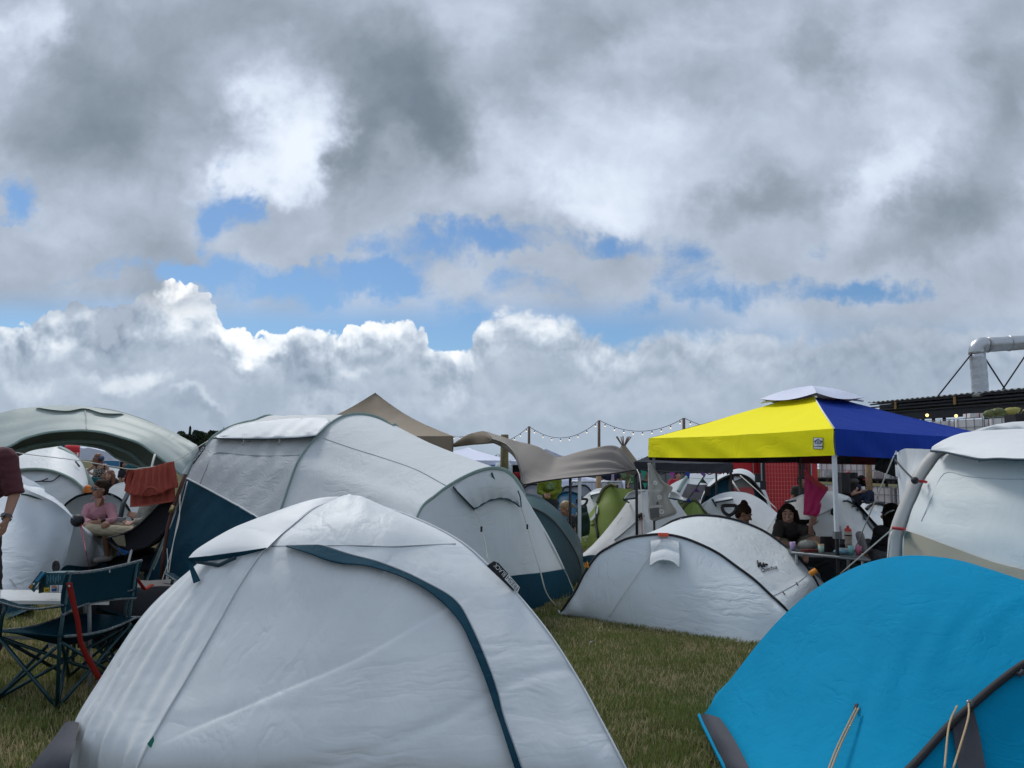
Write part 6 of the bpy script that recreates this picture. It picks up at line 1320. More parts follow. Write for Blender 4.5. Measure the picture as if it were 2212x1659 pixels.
loft('bed_cloth', [[cbq[0], cbq[1]], [cbq[0] + Vector((.05, .7, -.03)), cbq[1] + Vector((.05, .7, -.03))]], F_BLK, t, n=30, sub=8, wr=.02, thick=.03)
for p in cbq[:2]:
    for o_ in (0, .65): B().tube([p + Vector((0, o_, 0)), Vector((p.x, p.y + o_, 0))], .014, 6).obj('leg', M_BLKM, t)
# white table
tw_ = thing('table', 'white topped camping table behind the navy chair', 'table', (G(60, 1290, .6).x, G(60, 1290, .6).y, 0))
tq_ = [G(-110, 1296, .6), G(236, 1299, .6), G(216, 1276, .6), G(-60, 1273, .6)]
B().slab([p - UP * .012 for p in tq_], .024).obj('tabletop', mat('glossy_white_top', (.62, .63, .62), .12, spec=.7), tw_)
ctr_ = sum(tq_, Vector()) / 4
for u, v_ in ((.12, .1), (.12, .9), (.88, .1), (.88, .9)):
    p = tq_[0].lerp(tq_[1], u).lerp(tq_[3].lerp(tq_[2], u), v_); q = p + (ctr_ - p) * -.12; q.z = 0
    B().tube([p - UP * .02, q], .014, 6).obj('leg', M_GREYM, tw_)
p0, p1 = [tq_[0].lerp(tq_[1], u).lerp(tq_[3].lerp(tq_[2], u), .5) - UP * .3 for u in (.12, .88)]
B().tube([p0, p1], .012, 6).obj('cross_bar', M_GREYM, tw_)
# opened product box
M_BXT = mat('petrol_card', (.012, .075, .095), .5); M_BXD = mat('dark_card', (.006, .022, .020), .6)
bb = thing('box', 'opened petrol blue cardboard box on the white table', 'box', G(95, 1283, .6))
fbq = [P(*zg(*p), 5.30) for p in ((640, 990), (925, 992), (932, 700), (650, 705))]; bkv = Vector((.03, .10, 0))
B().slab(fbq, .004).slab([p + bkv for p in fbq], .004).slab([fbq[1], fbq[1] + bkv, fbq[2] + bkv, fbq[2]], .004).slab([fbq[3], fbq[2], fbq[2] + bkv, fbq[3] + bkv], .004).obj('carton', M_BXT, bb)
B().slab([P(*zg(*p), 5.29) for p in ((570, 1000), (640, 992), (655, 705), (575, 830))], .004).obj('open_end', M_BXD, bb)
B().slab([P(*zg(*p), 5.26) for p in ((420, 915), (505, 985), (690, 690), (605, 675))], .005).obj('lid_flap', M_BXT, bb)
B().slab([P(*zg(*p), 5.24) for p in ((520, 810), (560, 830), (660, 700), (625, 690))], .003).obj('lid_print', mat('sky_print', (.03, .22, .42), .5), bb)
B().slab([P(*zg(*p), 5.24) for p in ((425, 905), (470, 940), (485, 880), (450, 870))], .003).obj('lid_print', mat('amber_print', (.40, .16, .02), .5), bb)
B().slab([P(*zg(*p), 5.24) for p in ((478, 855), (500, 880), (515, 845))], .003).slab([P(*zg(*p), 5.24) for p in ((510, 930), (560, 890), (575, 835))], .003).obj('lid_print', M_PLW, bb)
for nm, q, m_ in (('panel_print', ((645, 985), (725, 985), (727, 915), (648, 918)), mat('yellow_print', (.62, .42, .03), .5)), ('panel_print', ((733, 985), (852, 985), (858, 880), (740, 885)), M_PLW), ('panel_print', ((862, 985), (918, 985), (920, 880), (868, 880)), M_PLW), ('panel_print', ((760, 975), (830, 970), (835, 925), (760, 935)), mat('blue_photo', (.02, .08, .22), .5)), ('panel_print', ((755, 925), (840, 922), (820, 885), (760, 888)), mat('skin_photo', (.45, .22, .16), .6))):
    B().slab([P(*zg(*p), 5.285 - (.01 if 'photo' in m_.name else 0)) for p in q], .002).obj(nm, m_, bb)
k = B()
for j in range(9): x = 690 + j * 24; k.slab([P(*zg(*p), 5.285) for p in ((x, 860 - (j * 37) % 60), (x + 7, 860 - (j * 37) % 60), (x + 9, 725 + (j * 23) % 40), (x + 2, 725 + (j * 23) % 40))], .002)
k.obj('panel_print', mat('pale_blue_print', (.12, .30, .38), .5), bb)
B().tube([P(*zg(*p), 5.27) for p in ((670, 945), (680, 965), (700, 960), (710, 940))], .003, 5).obj('panel_print', M_PLB, bb)
wl_ = thing('wheel', 'black rubber wheel standing behind the opened box', 'wheel', P(*zg(825, 690), 5.6))
o = B().tube([P(*zg(825 + 32 * math.cos(a), 607 + 72 * math.sin(a)), 5.6) for a in np.linspace(0, 6.28, 24)], .012, 8).obj('tyre', M_PLB, wl_, True)
B().slab([P(*zg(825 + 26 * math.cos(a), 607 + 66 * math.sin(a)), 5.6) for a in np.linspace(0, 6.28, 16)[:-1]], .012).obj('hub', mat('dark_plastic', (.03, .03, .032), .4), wl_)

# dark heap, blue bag and reclining chair under the shelter
hp = thing('blanket', 'heap of dark clothes and blankets on the ground sheet', 'blanket', G(300, 1235))
loft('blanket_cloth', [[P(*zb(*p), 10.6) for p in ((160, 640), (500, 520), (760, 400), (1000, 340), (1150, 420))], [P(*zb(*p), 10.1) for p in ((150, 760), (450, 680), (750, 560), (980, 500), (1120, 560))], [P(*zb(*p), 9.8) for p in ((180, 850), (500, 800), (800, 800), (1000, 820), (1100, 760))]], fabric('black_wool', (.012, .013, .016), .95, 1.2, 2.), hp, n=40, sub=10, bulge=.05, wr=.03, smoothcross=True, thick=.05)
sb = thing('bag', 'crumpled bright blue plastic bag beside the dark blankets', 'bag', G(250, 1216))
loft('bag_film', [[P(*zb(*p), 11.3) for p in ((230, 480), (330, 370), (500, 400), (590, 440))], [P(*zb(*p), 10.9) for p in ((190, 580), (330, 560), (450, 540), (580, 490))]], fabric('blue_film', (.01, .13, .42), .3, 1.5, 3.), sb, n=24, sub=10, bulge=.08, wr=.02, thick=.03)
rcz = thing('camp_chair', 'reclining dark mesh camp chair with khaki side pocket', 'chair', G(310, 1225))
pf = [zh(540, 1330), zh(640, 1400), zh(800, 1480), zh(1000, 1470), zh(1200, 1380), zh(1330, 1200), zh(1430, 960), zh(1480, 820)]
A_ = [P(x, y, 9.75) for x, y in pf]; C_ = [P(x + 8, y - 22, 10.45) for x, y in pf]
loft('sling', [A_, C_], fabric('olive_black_canvas', (.022, .024, .020), .8, .6), rcz, n=50, sub=12, bulge=-.05, thick=.01)
up_ = [zh(545, 1325), zh(700, 1290), zh(870, 1220), zh(1000, 1120), zh(1120, 1000), zh(1230, 880), zh(1330, 840), zh(1470, 810)]
loft('side_panel', [[P(x, y, 9.72) for x, y in up_], [P(x, y, 9.72) for x, y in pf]], mat('black_mesh', (.010, .011, .018), .85), rcz, n=50, sub=10, bulge=-.04, thick=.01)
skq = [P(*zh(*p), 9.64) for p in ((600, 1320), (770, 1280), (795, 1440), (690, 1420))]; B().slab(skq, .01).obj('side_pocket', mat('khaki_cloth', (.22, .19, .13), .8), rcz)
B().tube([P(x, y, 9.7) for x, y in up_], .015, 6).obj('binding', M_PLB, rcz, True)
for a, b in (((560, 1370), (760, 1560)), ((1300, 1330), (1180, 1500)), ((1100, 1440), (1290, 1250))): B().tube([P(*zh(*a), 9.72), P(*zh(*b), 9.6)], .014, 6).obj('leg', M_BLKM, rcz)
B().tube([P(*zh(*p), 9.7) for p in ((705, 1290), (710, 1260), (735, 1250), (750, 1275))], .008, 6).obj('pull_loop', mat('khaki_cord', (.20, .15, .10), .8), rcz)
cc = thing('camp_chair', 'dark camp chair under the man in the pink shirt', 'chair', G(213, 1240))
k = B()
for x in (185, 245):
    B().tube([P(x, 1150, 10.3), G(x - 8, 1246)], .014, 6).obj('leg', M_BLKM, cc); B().tube([P(x, 1150, 10.7), G(x + 8, 1238)], .014, 6).obj('leg', M_BLKM, cc)
B().slab([P(182, 1150, 10.2), P(248, 1150, 10.2), P(246, 1143, 10.7), P(184, 1143, 10.7)], .03).obj('seat', F_BLK, cc)
B().slab([P(*zh(*p), 10.2) for p in ((655, 1110), (690, 1055), (795, 1050), (770, 1080), (700, 1120))], .05).obj('armrest', M_GREYM, cc)
B().slab([P(184, 1143, 10.72), P(246, 1143, 10.72), P(250, 1100, 10.85), P(180, 1100, 10.85)], .03).obj('backrest', F_BLK, cc)

# ================================================================ table under the yellow canopy
M_GTOP = mat('grey_green_tabletop', (.07, .085, .09), .4)
tt_ = thing('camp_table', 'grey folding table full of cups and bottles under the canopy', 'table', (G(1790, 1200, .72).x, G(1790, 1200, .72).y, 0))
g0, g1 = G(1710, 1190.5, .72), G(1880, 1207, .72); bk_ = Vector((.12, .66, 0)); qs = [g0, g1, g1 + bk_, g0 + bk_]
B().slab([p - UP * .015 for p in qs], .03).obj('tabletop', M_GTOP, tt_)
B().tube([g0 - UP * .015, g1 - UP * .015], .012, 6).obj('edge_rail', M_GREYM, tt_)
for i in range(4):
    p = qs[i].lerp(sum(qs, Vector()) / 4, .15); B().tube([p - UP * .03, Vector((p.x, p.y, 0))], .016, 6).obj('leg', M_GALV, tt_)
B().tube([(qs[0] + qs[3]) / 2 - UP * .35, (qs[1] + qs[2]) / 2 - UP * .35], .012, 6).obj('cross_bar', M_GALV, tt_)
def on_table(x, y): return G(x, y, .722)
def cup(label, x, y, c_, rim=None, s=1.):
    b = on_table(x, y); t = thing('cup', label, 'cup', b, 'plastic cups on the canopy table'); r = .031 * s
    B().lathe(b, [(0, .002), (r * .78, .002), (r, .088 * s), (r * .94, .088 * s), (r * .72, .01), (0, .01)], 18).obj('cup_body', mat(label.split()[0] + '_plastic', c_, .4), t, True)
    if rim: B().lathe(b, [(r * 1.01, .078 * s), (r * 1.02, .09 * s), (r * .94, .09 * s)], 18).obj('rim', mat('peach_plastic', rim, .4), t, True)
cup('lilac plastic cup on the left end of the table', 1712.5, 1189, (.42, .30, .48)); cup('mint plastic cup with an orange rim next to the dark bag', 1774, 1194.5, (.38, .52, .42), (.60, .28, .14)); cup('aqua plastic cup between the bottle and the pink cup', 1838.5, 1198, (.22, .48, .48)); cup('pink plastic cup at the right end of the table', 1855, 1198.5, (.52, .13, .22))
b = on_table(1813, 1182); t = thing('flask', 'pale grey steel flask beside the canopy leg', 'flask', b); M_FLK = mat('pale_grey_enamel', (.42, .38, .36), .35)
B().lathe(b, [(0, 0), (.035, 0), (.035, .17), (.030, .19), (.022, .20)], 18).obj('flask_body', M_FLK, t, True); B().lathe(b, [(.024, .198), (.026, .20), (.026, .232), (0, .234)], 16).obj('flask_lid', M_FLK, t, True)
B().tube([b + Vector((-.026, 0, .228)), b + Vector((-.042, 0, .21)), b + Vector((-.036, 0, .17))], .006, 6).obj('carry_loop', M_RED, t, True)
b = on_table(1833, 1184); t = thing('bottle', 'beige drinks bottle with a red sports lid', 'bottle', b); MB_ = mat('beige_plastic', (.42, .33, .27), .4)
B().lathe(b, [(0, 0), (.038, 0), (.038, .07), (.034, .085), (.038, .10), (.038, .17), (.03, .185)], 18).obj('bottle_body', MB_, t, True); B().lathe(b, [(.036, .18), (.036, .205), (.016, .215), (.012, .24), (0, .242)], 16).obj('lid', mat('red_plastic', (.55, .04, .02), .4), t, True)
B().lathe(b, [(.0388, .13), (.0388, .145)], 18).obj('print_band', M_PLB, t, True)
t = thing('mug', 'dark mug behind the bottles', 'mug', on_table(1822, 1182)); B().lathe(on_table(1822, 1183), [(0, 0), (.035, 0), (.035, .09), (.031, .09), (.031, .01)], 16).obj('mug_body', M_PLB, t, True); B().tube([on_table(1826, 1183) + UP * h for h in (.08, .075)] + [on_table(1829, 1183) + UP * .05, on_table(1826, 1183) + UP * .02], .005, 6).obj('handle', M_PLB, t, True)
t = thing('food_bag', 'clear plastic food bag lying open on the table', 'bag', on_table(1747, 1186)); B().ball(on_table(1745, 1187) + UP * .05, .085, 16, sc=(1.2, .8, .65)).obj('bag_film', fabric('clear_crumpled_film', (.40, .38, .34), .2, 2., 6., trans=.3, spec=.8), t, True); B().ball(on_table(1758, 1187) + UP * .05, .05, 12, sc=(1.2, .8, .8)).obj('food', mat('yellow_food', (.45, .38, .12), .7, bump=.01, bscale=60), t, True)
t = thing('tray', 'dark red tray under the food bag', 'tray', on_table(1755, 1191)); B().box(on_table(1755, 1192) + UP * .012, (.22, .10, .024), bev=.02).obj('tray_body', mat('dark_red_plastic', (.10, .008, .010), .5), t)
t = thing('pouch', 'black pouch standing on the table next to the leg', 'pouch', on_table(1790, 1190)); B().box(on_table(1789, 1191) + UP * .075, (.15, .09, .15), bev=.03).obj('pouch_body', fabric('black_nylon', (.012, .008, .010), .6, 1., 3.), t)
t = thing('packet', 'crumpled pale blue packet in front of the flask', 'packet', on_table(1819, 1197)); B().ball(on_table(1818, 1197) + UP * .025, .065, 14, sc=(1.3, .6, .45)).obj('packet_film', fabric('pale_blue_film', (.22, .38, .46), .3, 2., 6.), t, True)
# clutter below the table
for x, y, s_, c_, lb in ((1738, 1225, .26, (.10, .13, .14), 'striped grey cloth bag under the table'), (1768, 1232, .24, (.13, .13, .05), 'olive bag with yellow print under the table'), (1805, 1225, .30, (.012, .014, .018), 'black rucksack under the middle of the table'), (1848, 1215, .28, (.02, .035, .04), 'dark green bag under the right end of the table')):
    p = P(x, y, 9.0); o = B().ball(Vector((p.x, p.y, s_ * .84)), s_, 14, sc=(1.1, .8, .9)).obj('bag', fabric(lb.replace(' ', '_'), c_, .8, 1.4, 3.), None, True); tag(o, lb, 'bag', 'bags under the table')
o = B().slab([G(1700, 1330), G(1930, 1330), G(1890, 1230), G(1700, 1230)], .02).obj('ground_sheet', F_DARK, None); tag(o, 'dark ground sheet under the camp table', 'ground sheet')
t = thing('cool_box', 'black cool box behind the bags under the table', 'cool box', HZ(1790, 9.9, 0)); B().box(HZ(1795, 9.9, .22), (.9, .4, .42), bev=.04).obj('box_body', M_PLB, t); B().box(HZ(1795, 9.9, .45), (.94, .44, .05), bev=.04).obj('lid', mat('dark_plastic', (.03, .03, .032), .4), t)
t = thing('tape_roll', 'orange printed wristband roll by the black hoop', 'roll', P(1756, 1236, 7.7)); B().tube([P(1750, 1240, 7.7), P(1763, 1232, 7.7)], .028, 8).obj('roll_body', M_ORANGE, t, True)
bch = thing('camp_chair', 'dark camp chair holding the long-haired person', 'chair', G(1705, 1260))
B().tube([P(*z7(205, 385), 9.75), P(*z7(190, 560), 9.75), P(*z7(160, 700), 9.7)], .014, 6).obj('post', M_BLKM, bch, True)
B().slab([P(*z7(*p), 9.85) for p in ((205, 430), (700, 430), (690, 820), (190, 820))], .02).obj('backrest', F_BLK, bch)
B().slab([P(1672, 1180, 9.2), P(1740, 1180, 9.2), P(1740, 1168, 9.8), P(1675, 1168, 9.8)], .03).obj('seat', F_BLK, bch)
for a in ((1675, 9.3), (1740, 9.3), (1676, 9.8), (1740, 9.8)): p = P(a[0], 1178, a[1]); B().tube([p, Vector((p.x, p.y, 0))], .014, 6).obj('leg', M_BLKM, bch)
# backpack and perch by the tanks
bp_ = thing('backpack', 'large black hiking backpack standing beside the woman in glasses', 'backpack', P(*ze(820, 860), 19.2))
B().box(P(*ze(840, 680), 19.2), (.46, .34, .66), bev=.12).obj('pack_body', fabric('black_pack_nylon', (.012, .013, .018), .6, 1.2, 3.), bp_)
B().box(P(*ze(750, 600), 19.0), (.22, .3, .5), bev=.08).obj('side_roll', F_BLK, bp_); B().ball(P(*ze(940, 560), 19.1), .15, 12, sc=(1.2, 1, .6)).obj('pack_lid', mat('dark_taupe_nylon', (.045, .04, .036), .7), bp_, True)
B().lathe(P(*ze(845, 460), 19.1), [(0, 0), (.05, 0), (.05, .10), (.035, .10)], 12).obj('bottle', mat('blue_plastic', (.01, .05, .25), .4), bp_, True); B().lathe(P(*ze(845, 460), 19.1) + UP * .10, [(.045, 0), (.045, .06), (0, .06)], 12).obj('bottle_cap', MATS['red_plastic'], bp_, True)
pr = thing('crate', 'dark crate the woman in glasses sits on', 'crate', HZ(1850, 19.5, 0)); B().box(HZ(1850, 19.6, .38), (1.0, .7, .72), bev=.03).obj('crate_body', M_PLB, pr); B().box(HZ(1850, 19.6, .75), (1.04, .74, .04)).obj('crate_lid', mat('dark_plastic', (.03, .03, .032), .4), pr)
o = B().tube([P(*ze(1075, 420), 19.3), P(*ze(1075, 600), 19.3)], .02, 6).obj('pole', M_STEEL, None, True); tag(o, 'short white pole beside the black backpack', 'pole')
# loose grass-side details
o = B().tube([G(-20, 1508), G(12, 1532)], .006, 5).obj('guy_line', M_CORD, None, True); tag(o, 'loose white cord lying on the grass at the left edge', 'cord')
# a few tent pegs and lines in the grass
for x, y, lb in ((1270, 1398, 'thin metal tent peg at the end of the pop-up tent line'), (1204, 1313, 'tent peg at the corner of the big tunnel tent'), (337, 1292, 'tent peg by the dark blue skirt of the big tunnel tent')):
    p = G(x, y); o = B().tube([p + UP * -.02, p + Vector((.02, -.02, .05)), p + Vector((.045, -.01, .055))], .005, 5).obj('tent_peg', M_GALV, None, True); tag(o, lb, 'tent peg', 'tent pegs')
# ================================================================ people
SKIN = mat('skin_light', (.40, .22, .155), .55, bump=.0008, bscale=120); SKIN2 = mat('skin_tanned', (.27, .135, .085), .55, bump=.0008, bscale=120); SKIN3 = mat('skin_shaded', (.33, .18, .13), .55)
def frame(f, u):
    f = Vector(f).normalized(); u = Vector(u); r = f.cross(u).normalized(); u = r.cross(f).normalized(); return r, f, u
def caps(b, a, c, ra, rc, n=5):
    a, c = Vector(a), Vector(c)
    b.tube([a.lerp(c, t) for t in np.linspace(0, 1, n)], [ra + (rc - ra) * t for t in np.linspace(0, 1, n)], 12); b.ball(a, ra * .999, 12); b.ball(c, rc * .999, 12)
def solid(name, b, m, parent, vox=.012, smooth=4, wr=0., label=None):
    """fuse overlapping solids into one continuous skin"""
    me = bpy.data.meshes.new('t'); me.from_pydata([tuple(p) for p in b.v], [], b.f)
    ob = bpy.data.objects.new('t', me); COL.objects.link(ob)
    r = ob.modifiers.new('r', 'REMESH'); r.mode = 'VOXEL'; r.voxel_size = vox; s = ob.modifiers.new('s', 'SMOOTH'); s.iterations = smooth; s.factor = .5
    dg = bpy.context.evaluated_depsgraph_get(); m2 = bpy.data.meshes.new_from_object(ob.evaluated_get(dg))
    v = np.empty(len(m2.vertices) * 3); m2.vertices.foreach_get('co', v); v = v.reshape(-1, 3)
    if wr:
        nr = np.empty(len(v) * 3); m2.vertices.foreach_get('normal', nr); nr = nr.reshape(-1, 3)
        w_ = sum(np.sin(v @ (np.array(d_) * k) + i) for i, (d_, k) in enumerate((((1, .3, .9), 38), ((.2, .9, -1), 47), ((-.7, .4, .8), 71), ((.5, -.8, 1.4), 95)))); v = v + nr * (w_ * wr * .4)[:, None]
    f = [tuple(p.vertices) for p in m2.polygons]; bpy.data.objects.remove(ob); bpy.data.meshes.remove(me); bpy.data.meshes.remove(m2)
    return mesh(name, v, f, m, parent, True, label)
def hand(b, w, d, n_, s=1., curl=.5):
    """w wrist, d finger direction, n_ palm normal"""
    d = Vector(d).normalized(); r = d.cross(Vector(n_)).normalized(); n_ = r.cross(d).normalized(); w = Vector(w)
    for k in (-1, 0, 1): caps(b, w + r * k * .012 * s, w + d * .085 * s + r * k * .026 * s, .017 * s, .014 * s, 3)
    for i, (L_, x) in enumerate(((.068, -.034), (.078, -.012), (.073, .011), (.056, .033))):
        a = w + d * .085 * s + r * x * s; m1 = a + (d * math.cos(curl) + n_ * math.sin(curl)) * L_ * .5 * s; e = m1 + (d * math.cos(curl * 2.3) + n_ * math.sin(curl * 2.3)) * L_ * .5 * s
        caps(b, a, m1, .0095 * s, .0085 * s, 2); caps(b, m1, e, .0085 * s, .0072 * s, 2)
    a = w + d * .025 * s - r * .03 * s; m1 = a + (d * .6 - r * .7 + n_ * .25).normalized() * .04 * s; caps(b, a, m1, .013 * s, .011 * s, 2); caps(b, m1, m1 + (d * .9 - r * .15 + n_ * .3).normalized() * .032 * s, .011 * s, .009 * s, 2)
def head(b, c, f, u, s=1.):
    r, f, u = frame(f, u); c = Vector(c)
    b.ball(c + u * .025 * s - f * .012 * s, .098 * s, 18, (r, f, u), (.79, .98, 1.0)); b.ball(c - u * .045 * s + f * .022 * s, .074 * s, 16, (r, f, u), (.82, .92, 1.0)); b.ball(c - u * .098 * s + f * .055 * s, .028 * s, 10, (r, f, u), (1.1, .8, .7))
    b.tube([c + u * .012 * s + f * .083 * s, c - u * .018 * s + f * .106 * s, c - u * .032 * s + f * .108 * s], [.009 * s, .013 * s, .016 * s], 8)
    for k in (-1, 1):
        b.ball(c + u * .024 * s + f * .080 * s + r * k * .032 * s, .020 * s, 8, (r, f, u), (1.3, .6, .5)); b.ball(c - u * .022 * s + f * .072 * s + r * k * .045 * s, .022 * s, 8)
        b.ball(c - u * .010 * s - f * .008 * s + r * k * .080 * s, .028 * s, 8, (r, f, u), (.35, .7, 1.1))
    b.ball(c - u * .062 * s + f * .090 * s, .014 * s, 8, (r, f, u), (1.7, .6, .45)); b.ball(c - u * .072 * s + f * .088 * s, .014 * s, 8, (r, f, u), (1.5, .6, .45))
def face_parts(t, c, f, u, s, brow, lips=True, eyes=True):
    r, f, u = frame(f, u); c = Vector(c); k = B()
    for q in (-1, 1): k.tube([c + u * .034 * s + f * .090 * s + r * q * .016 * s, c + u * .040 * s + f * .089 * s + r * q * .034 * s, c + u * .032 * s + f * .074 * s + r * q * .054 * s], .004 * s, 5)
    k.obj('eyebrows', brow, t, True)
    if eyes:
        for q in (-1, 1): B().ball(c + u * .010 * s + f * .080 * s + r * q * .031 * s, .0085 * s, 8).obj('eye', mat('eye_dark', (.05, .04, .035), .2), t, True)
    if lips: B().ball(c - u * .067 * s + f * .096 * s, .012 * s, 10, (r, f, u), (2.0, .5, .5)).obj('lips', mat('lip', (.30, .10, .09), .5), t, True)
def hair_cap(name, t, c, f, u, s, m, style='short', vox=.010):
    r, f, u = frame(f, u); c = Vector(c); b = B()
    b.ball(c + u * .045 * s - f * .024 * s, .104 * s, 18, (r, f, u), (.86, .98, .88))
    b.ball(c - u * .01 * s - f * .055 * s, .080 * s, 14, (r, f, u), (.98, .7, 1.0))
    if style == 'short':
        for k in range(9): b.ball(c + u * (.095 + .012 * math.sin(k * 2)) * s + f * (.06 - .01 * k) * s + r * (k - 4) * .016 * s, .028 * s, 8)
    if style in ('pony', 'bun'):
        if style == 'bun': b.ball(c - f * .06 * s + u * .13 * s, .045 * s, 12); b.ball(c - f * .035 * s + u * .135 * s + r * .02, .03 * s, 10)
        else:
            b.ball(c - f * .135 * s + u * .02 * s, .032 * s, 12); caps(b, c - f * .14 * s + u * .02 * s, c - f * .19 * s - u * .07 * s, .032 * s, .012 * s)
    if style in ('long', 'bob'):
        L_ = .34 if style == 'long' else .17
        for k in (-1, 1):
            b.tube([c + r * k * .072 * s + u * .05 * s, c + r * k * .092 * s - u * .03 * s - f * .01 * s, c + r * k * .098 * s - u * .13 * s - f * .02 * s, c + r * k * .088 * s - u * L_ * s + f * .0 * s], [.04 * s, .04 * s, .042 * s, .022 * s], 10)
        b.tube([c - f * .075 * s + u * .02 * s, c - f * .09 * s - u * .1 * s, c - f * .09 * s - u * L_ * s], [.08 * s, .085 * s, .05 * s], 12)
    return solid(name, b, m, t, vox * s, 2, wr=.0015)
def person(label, J, skin, hs=1., fdir=None, hup=None, shirt=None, pants=None, sleeves='short', legs='long', bodyR=1., hands=None, shoes=None, hair=None, brow=None, vox=.012, torso_depth=1., neckr=.052, wr=.004, group=None, feet_dir=None, face=True, curls=(.6, .6), pn=None, eyes=True):
    J = {k: Vector(v) for k, v in J.items()}; base = (J['hip'].x, J['hip'].y, 0)
    t = thing('person', label, 'person', base, group); bd = B(); R_ = bodyR
    sL, sR, hip = J['sL'], J['sR'], J['hip']; sh = (sL + sR) / 2; ax = (sR - sL).normalized(); hw = .085 * R_
    hL = J.get('hL', hip - ax * hw); hR = J.get('hR', hip + ax * hw); up = (sh - hip).normalized(); fw = ax.cross(up)
    if fdir is not None and fw.dot(Vector(fdir)) < 0: fw = -fw
    axs = (ax, fw, up); chest = hip.lerp(sh, .72); waist = hip.lerp(sh, .32); hw2 = (sR - sL).length / 2
    def torso(b, g):
        b.ball(chest, .165 * R_ + g, 18, axs, (max(.85, hw2 / .185), .66 * torso_depth, 1.0)); b.ball(waist, .140 * R_ + g, 16, axs, (1.0, .72 * torso_depth, 1.05)); b.ball(hip, .155 * R_ + g, 16, axs, (1.08, .74, .8))
        for s_ in (sL, sR): b.ball(s_.lerp(sh, .12) , .062 * R_ + g, 12)
        b.tube([sL.lerp(sR, .15), sL.lerp(sR, .5) + up * .02, sL.lerp(sR, .85)], .058 * R_ + g, 10)
    torso(bd, 0); hd = J['head']
    caps(bd, sh + up * .0, hd - Vector(hup or (0, 0, 1)).normalized() * .06 * hs, neckr * 1.15, neckr, 4)
    fd = Vector(fdir) if fdir is not None else fw
    head(bd, hd, fd, hup or (0, 0, 1), hs)
    for S, E, W, q in (('sL', 'eL', 'wL', 0), ('sR', 'eR', 'wR', 1)):
        caps(bd, J[S], J[E], .047 * R_, .037 * R_); caps(bd, J[E], J[W], .037 * R_, .025 * R_)
        if hands is None or hands[q] is not None:
            hdn = (J[W] - J[E]) if hands is None else Vector(hands[q]); hand(bd, J[W], hdn, (pn[q] if pn else fd), 1., curls[q])
    for H, K, A_ in (('L', 'kL', 'aL'), ('R', 'kR', 'aR')):
        h_ = hL if H == 'L' else hR
        caps(bd, h_, J[K], .082 * R_, .056 * R_); caps(bd, J[K], J[A_], .054 * R_, .034 * R_)
        fdn = Vector(feet_dir or (fd.x, fd.y, 0)).normalized(); caps(bd, J[A_] - UP * .02, J[A_] + fdn * .14 - UP * .05, .034, .028, 3)
    solid('body', bd, skin, t, vox)
    if shirt:
        b = B(); torso(b, .014)
        for S, E, W in (('sL', 'eL', 'wL'), ('sR', 'eR', 'wR')):
            e = {'short': J[S].lerp(J[E], .68), 'elbow': J[E], 'long': None, 'none': J[S].lerp(J[E], .05)}[sleeves]
            if sleeves == 'long': caps(b, J[S], J[E], .068 * R_, .054 * R_); b.tube([J[E], J[E].lerp(J[W], .92)], [.054 * R_, .040 * R_], 12)
            elif sleeves != 'none': b.tube([J[S], e], [.070 * R_, .064 * R_], 14); b.ball(J[S], .068 * R_, 12)
        solid('shirt', b, shirt, t, vox, 3, wr)
    if pants:
        b = B(); b.ball(hip, .155 * R_ + .014, 16, axs, (1.08, .76, .8))
        for H, K, A_ in (('L', 'kL', 'aL'), ('R', 'kR', 'aR')):
            h_ = hL if H == 'L' else hR
            if legs == 'long': caps(b, h_, J[K], .096 * R_, .072 * R_); b.tube([J[K], J[A_]], [.072 * R_, .056 * R_], 14)
            elif legs == 'shorts': b.tube([h_, h_.lerp(J[K], .72)], [.098 * R_, .090 * R_], 14); b.ball(h_, .096 * R_, 12)
            elif legs == 'skirt': b.tube([hip + up * .05, hip - UP * .25, hip - UP * .75], [.15, .20, .24], 18)
        solid('trousers' if legs == 'long' else ('skirt' if legs == 'skirt' else 'shorts'), b, pants, t, vox, 3, wr)
    if shoes:
        for A_ in ('aL', 'aR'):
            b = B(); fdn = Vector(feet_dir or (fd.x, fd.y, 0)).normalized(); caps(b, J[A_] - UP * .035 - fdn * .03, J[A_] + fdn * .15 - UP * .045, .043, .036, 4); solid('shoe', b, shoes, t, .012, 2)
    if hair: hair_cap('hair', t, hd, fd, hup or (0, 0, 1), hs, hair[0], hair[1])
    if face: face_parts(t, hd, fd, hup or (0, 0, 1), hs, brow or (hair[0] if hair else SKIN), eyes=eyes)
    return t
def PV(x, y, Y): return P(x, y, Y)
H_DARK = mat('hair_dark_brown', (.010, .007, .006), .8, bump=.004, bscale=140, spec=.15); H_BRN = mat('hair_brown', (.030, .017, .011), .8, bump=.004, bscale=140, spec=.15); H_BLD = mat('hair_blond', (.34, .23, .12), .5, bump=.004, bscale=140); H_RED = mat('hair_auburn', (.16, .06, .03), .55, bump=.004, bscale=140)
C_BURG = mat('burgundy_cotton', (.075, .016, .022), .85, bump=.006, bscale=14); C_PINK = mat('pink_linen', (.42, .20, .235), .8, bump=.008, bscale=16, var=.08); C_KHAKI = mat('khaki_cotton', (.34, .29, .20), .85, bump=.010, bscale=11); C_GRN = mat('lime_green_fleece', (.15, .19, .012), .9, bump=.012, bscale=10)
C_BLK = mat('black_cotton', (.012, .012, .015), .9, bump=.006, bscale=14); C_NAVY = mat('navy_cotton', (.012, .018, .045), .9, bump=.006, bscale=12); C_CHAR = mat('charcoal_cotton', (.030, .032, .036), .9, bump=.006, bscale=14); C_RED = mat('red_cotton', (.38, .012, .03), .85, bump=.006, bscale=12); C_TEAL = mat('teal_jersey', (.01, .12, .15), .8, bump=.006, bscale=12); C_LIL = mat('lilac_cotton', (.42, .33, .46), .85)
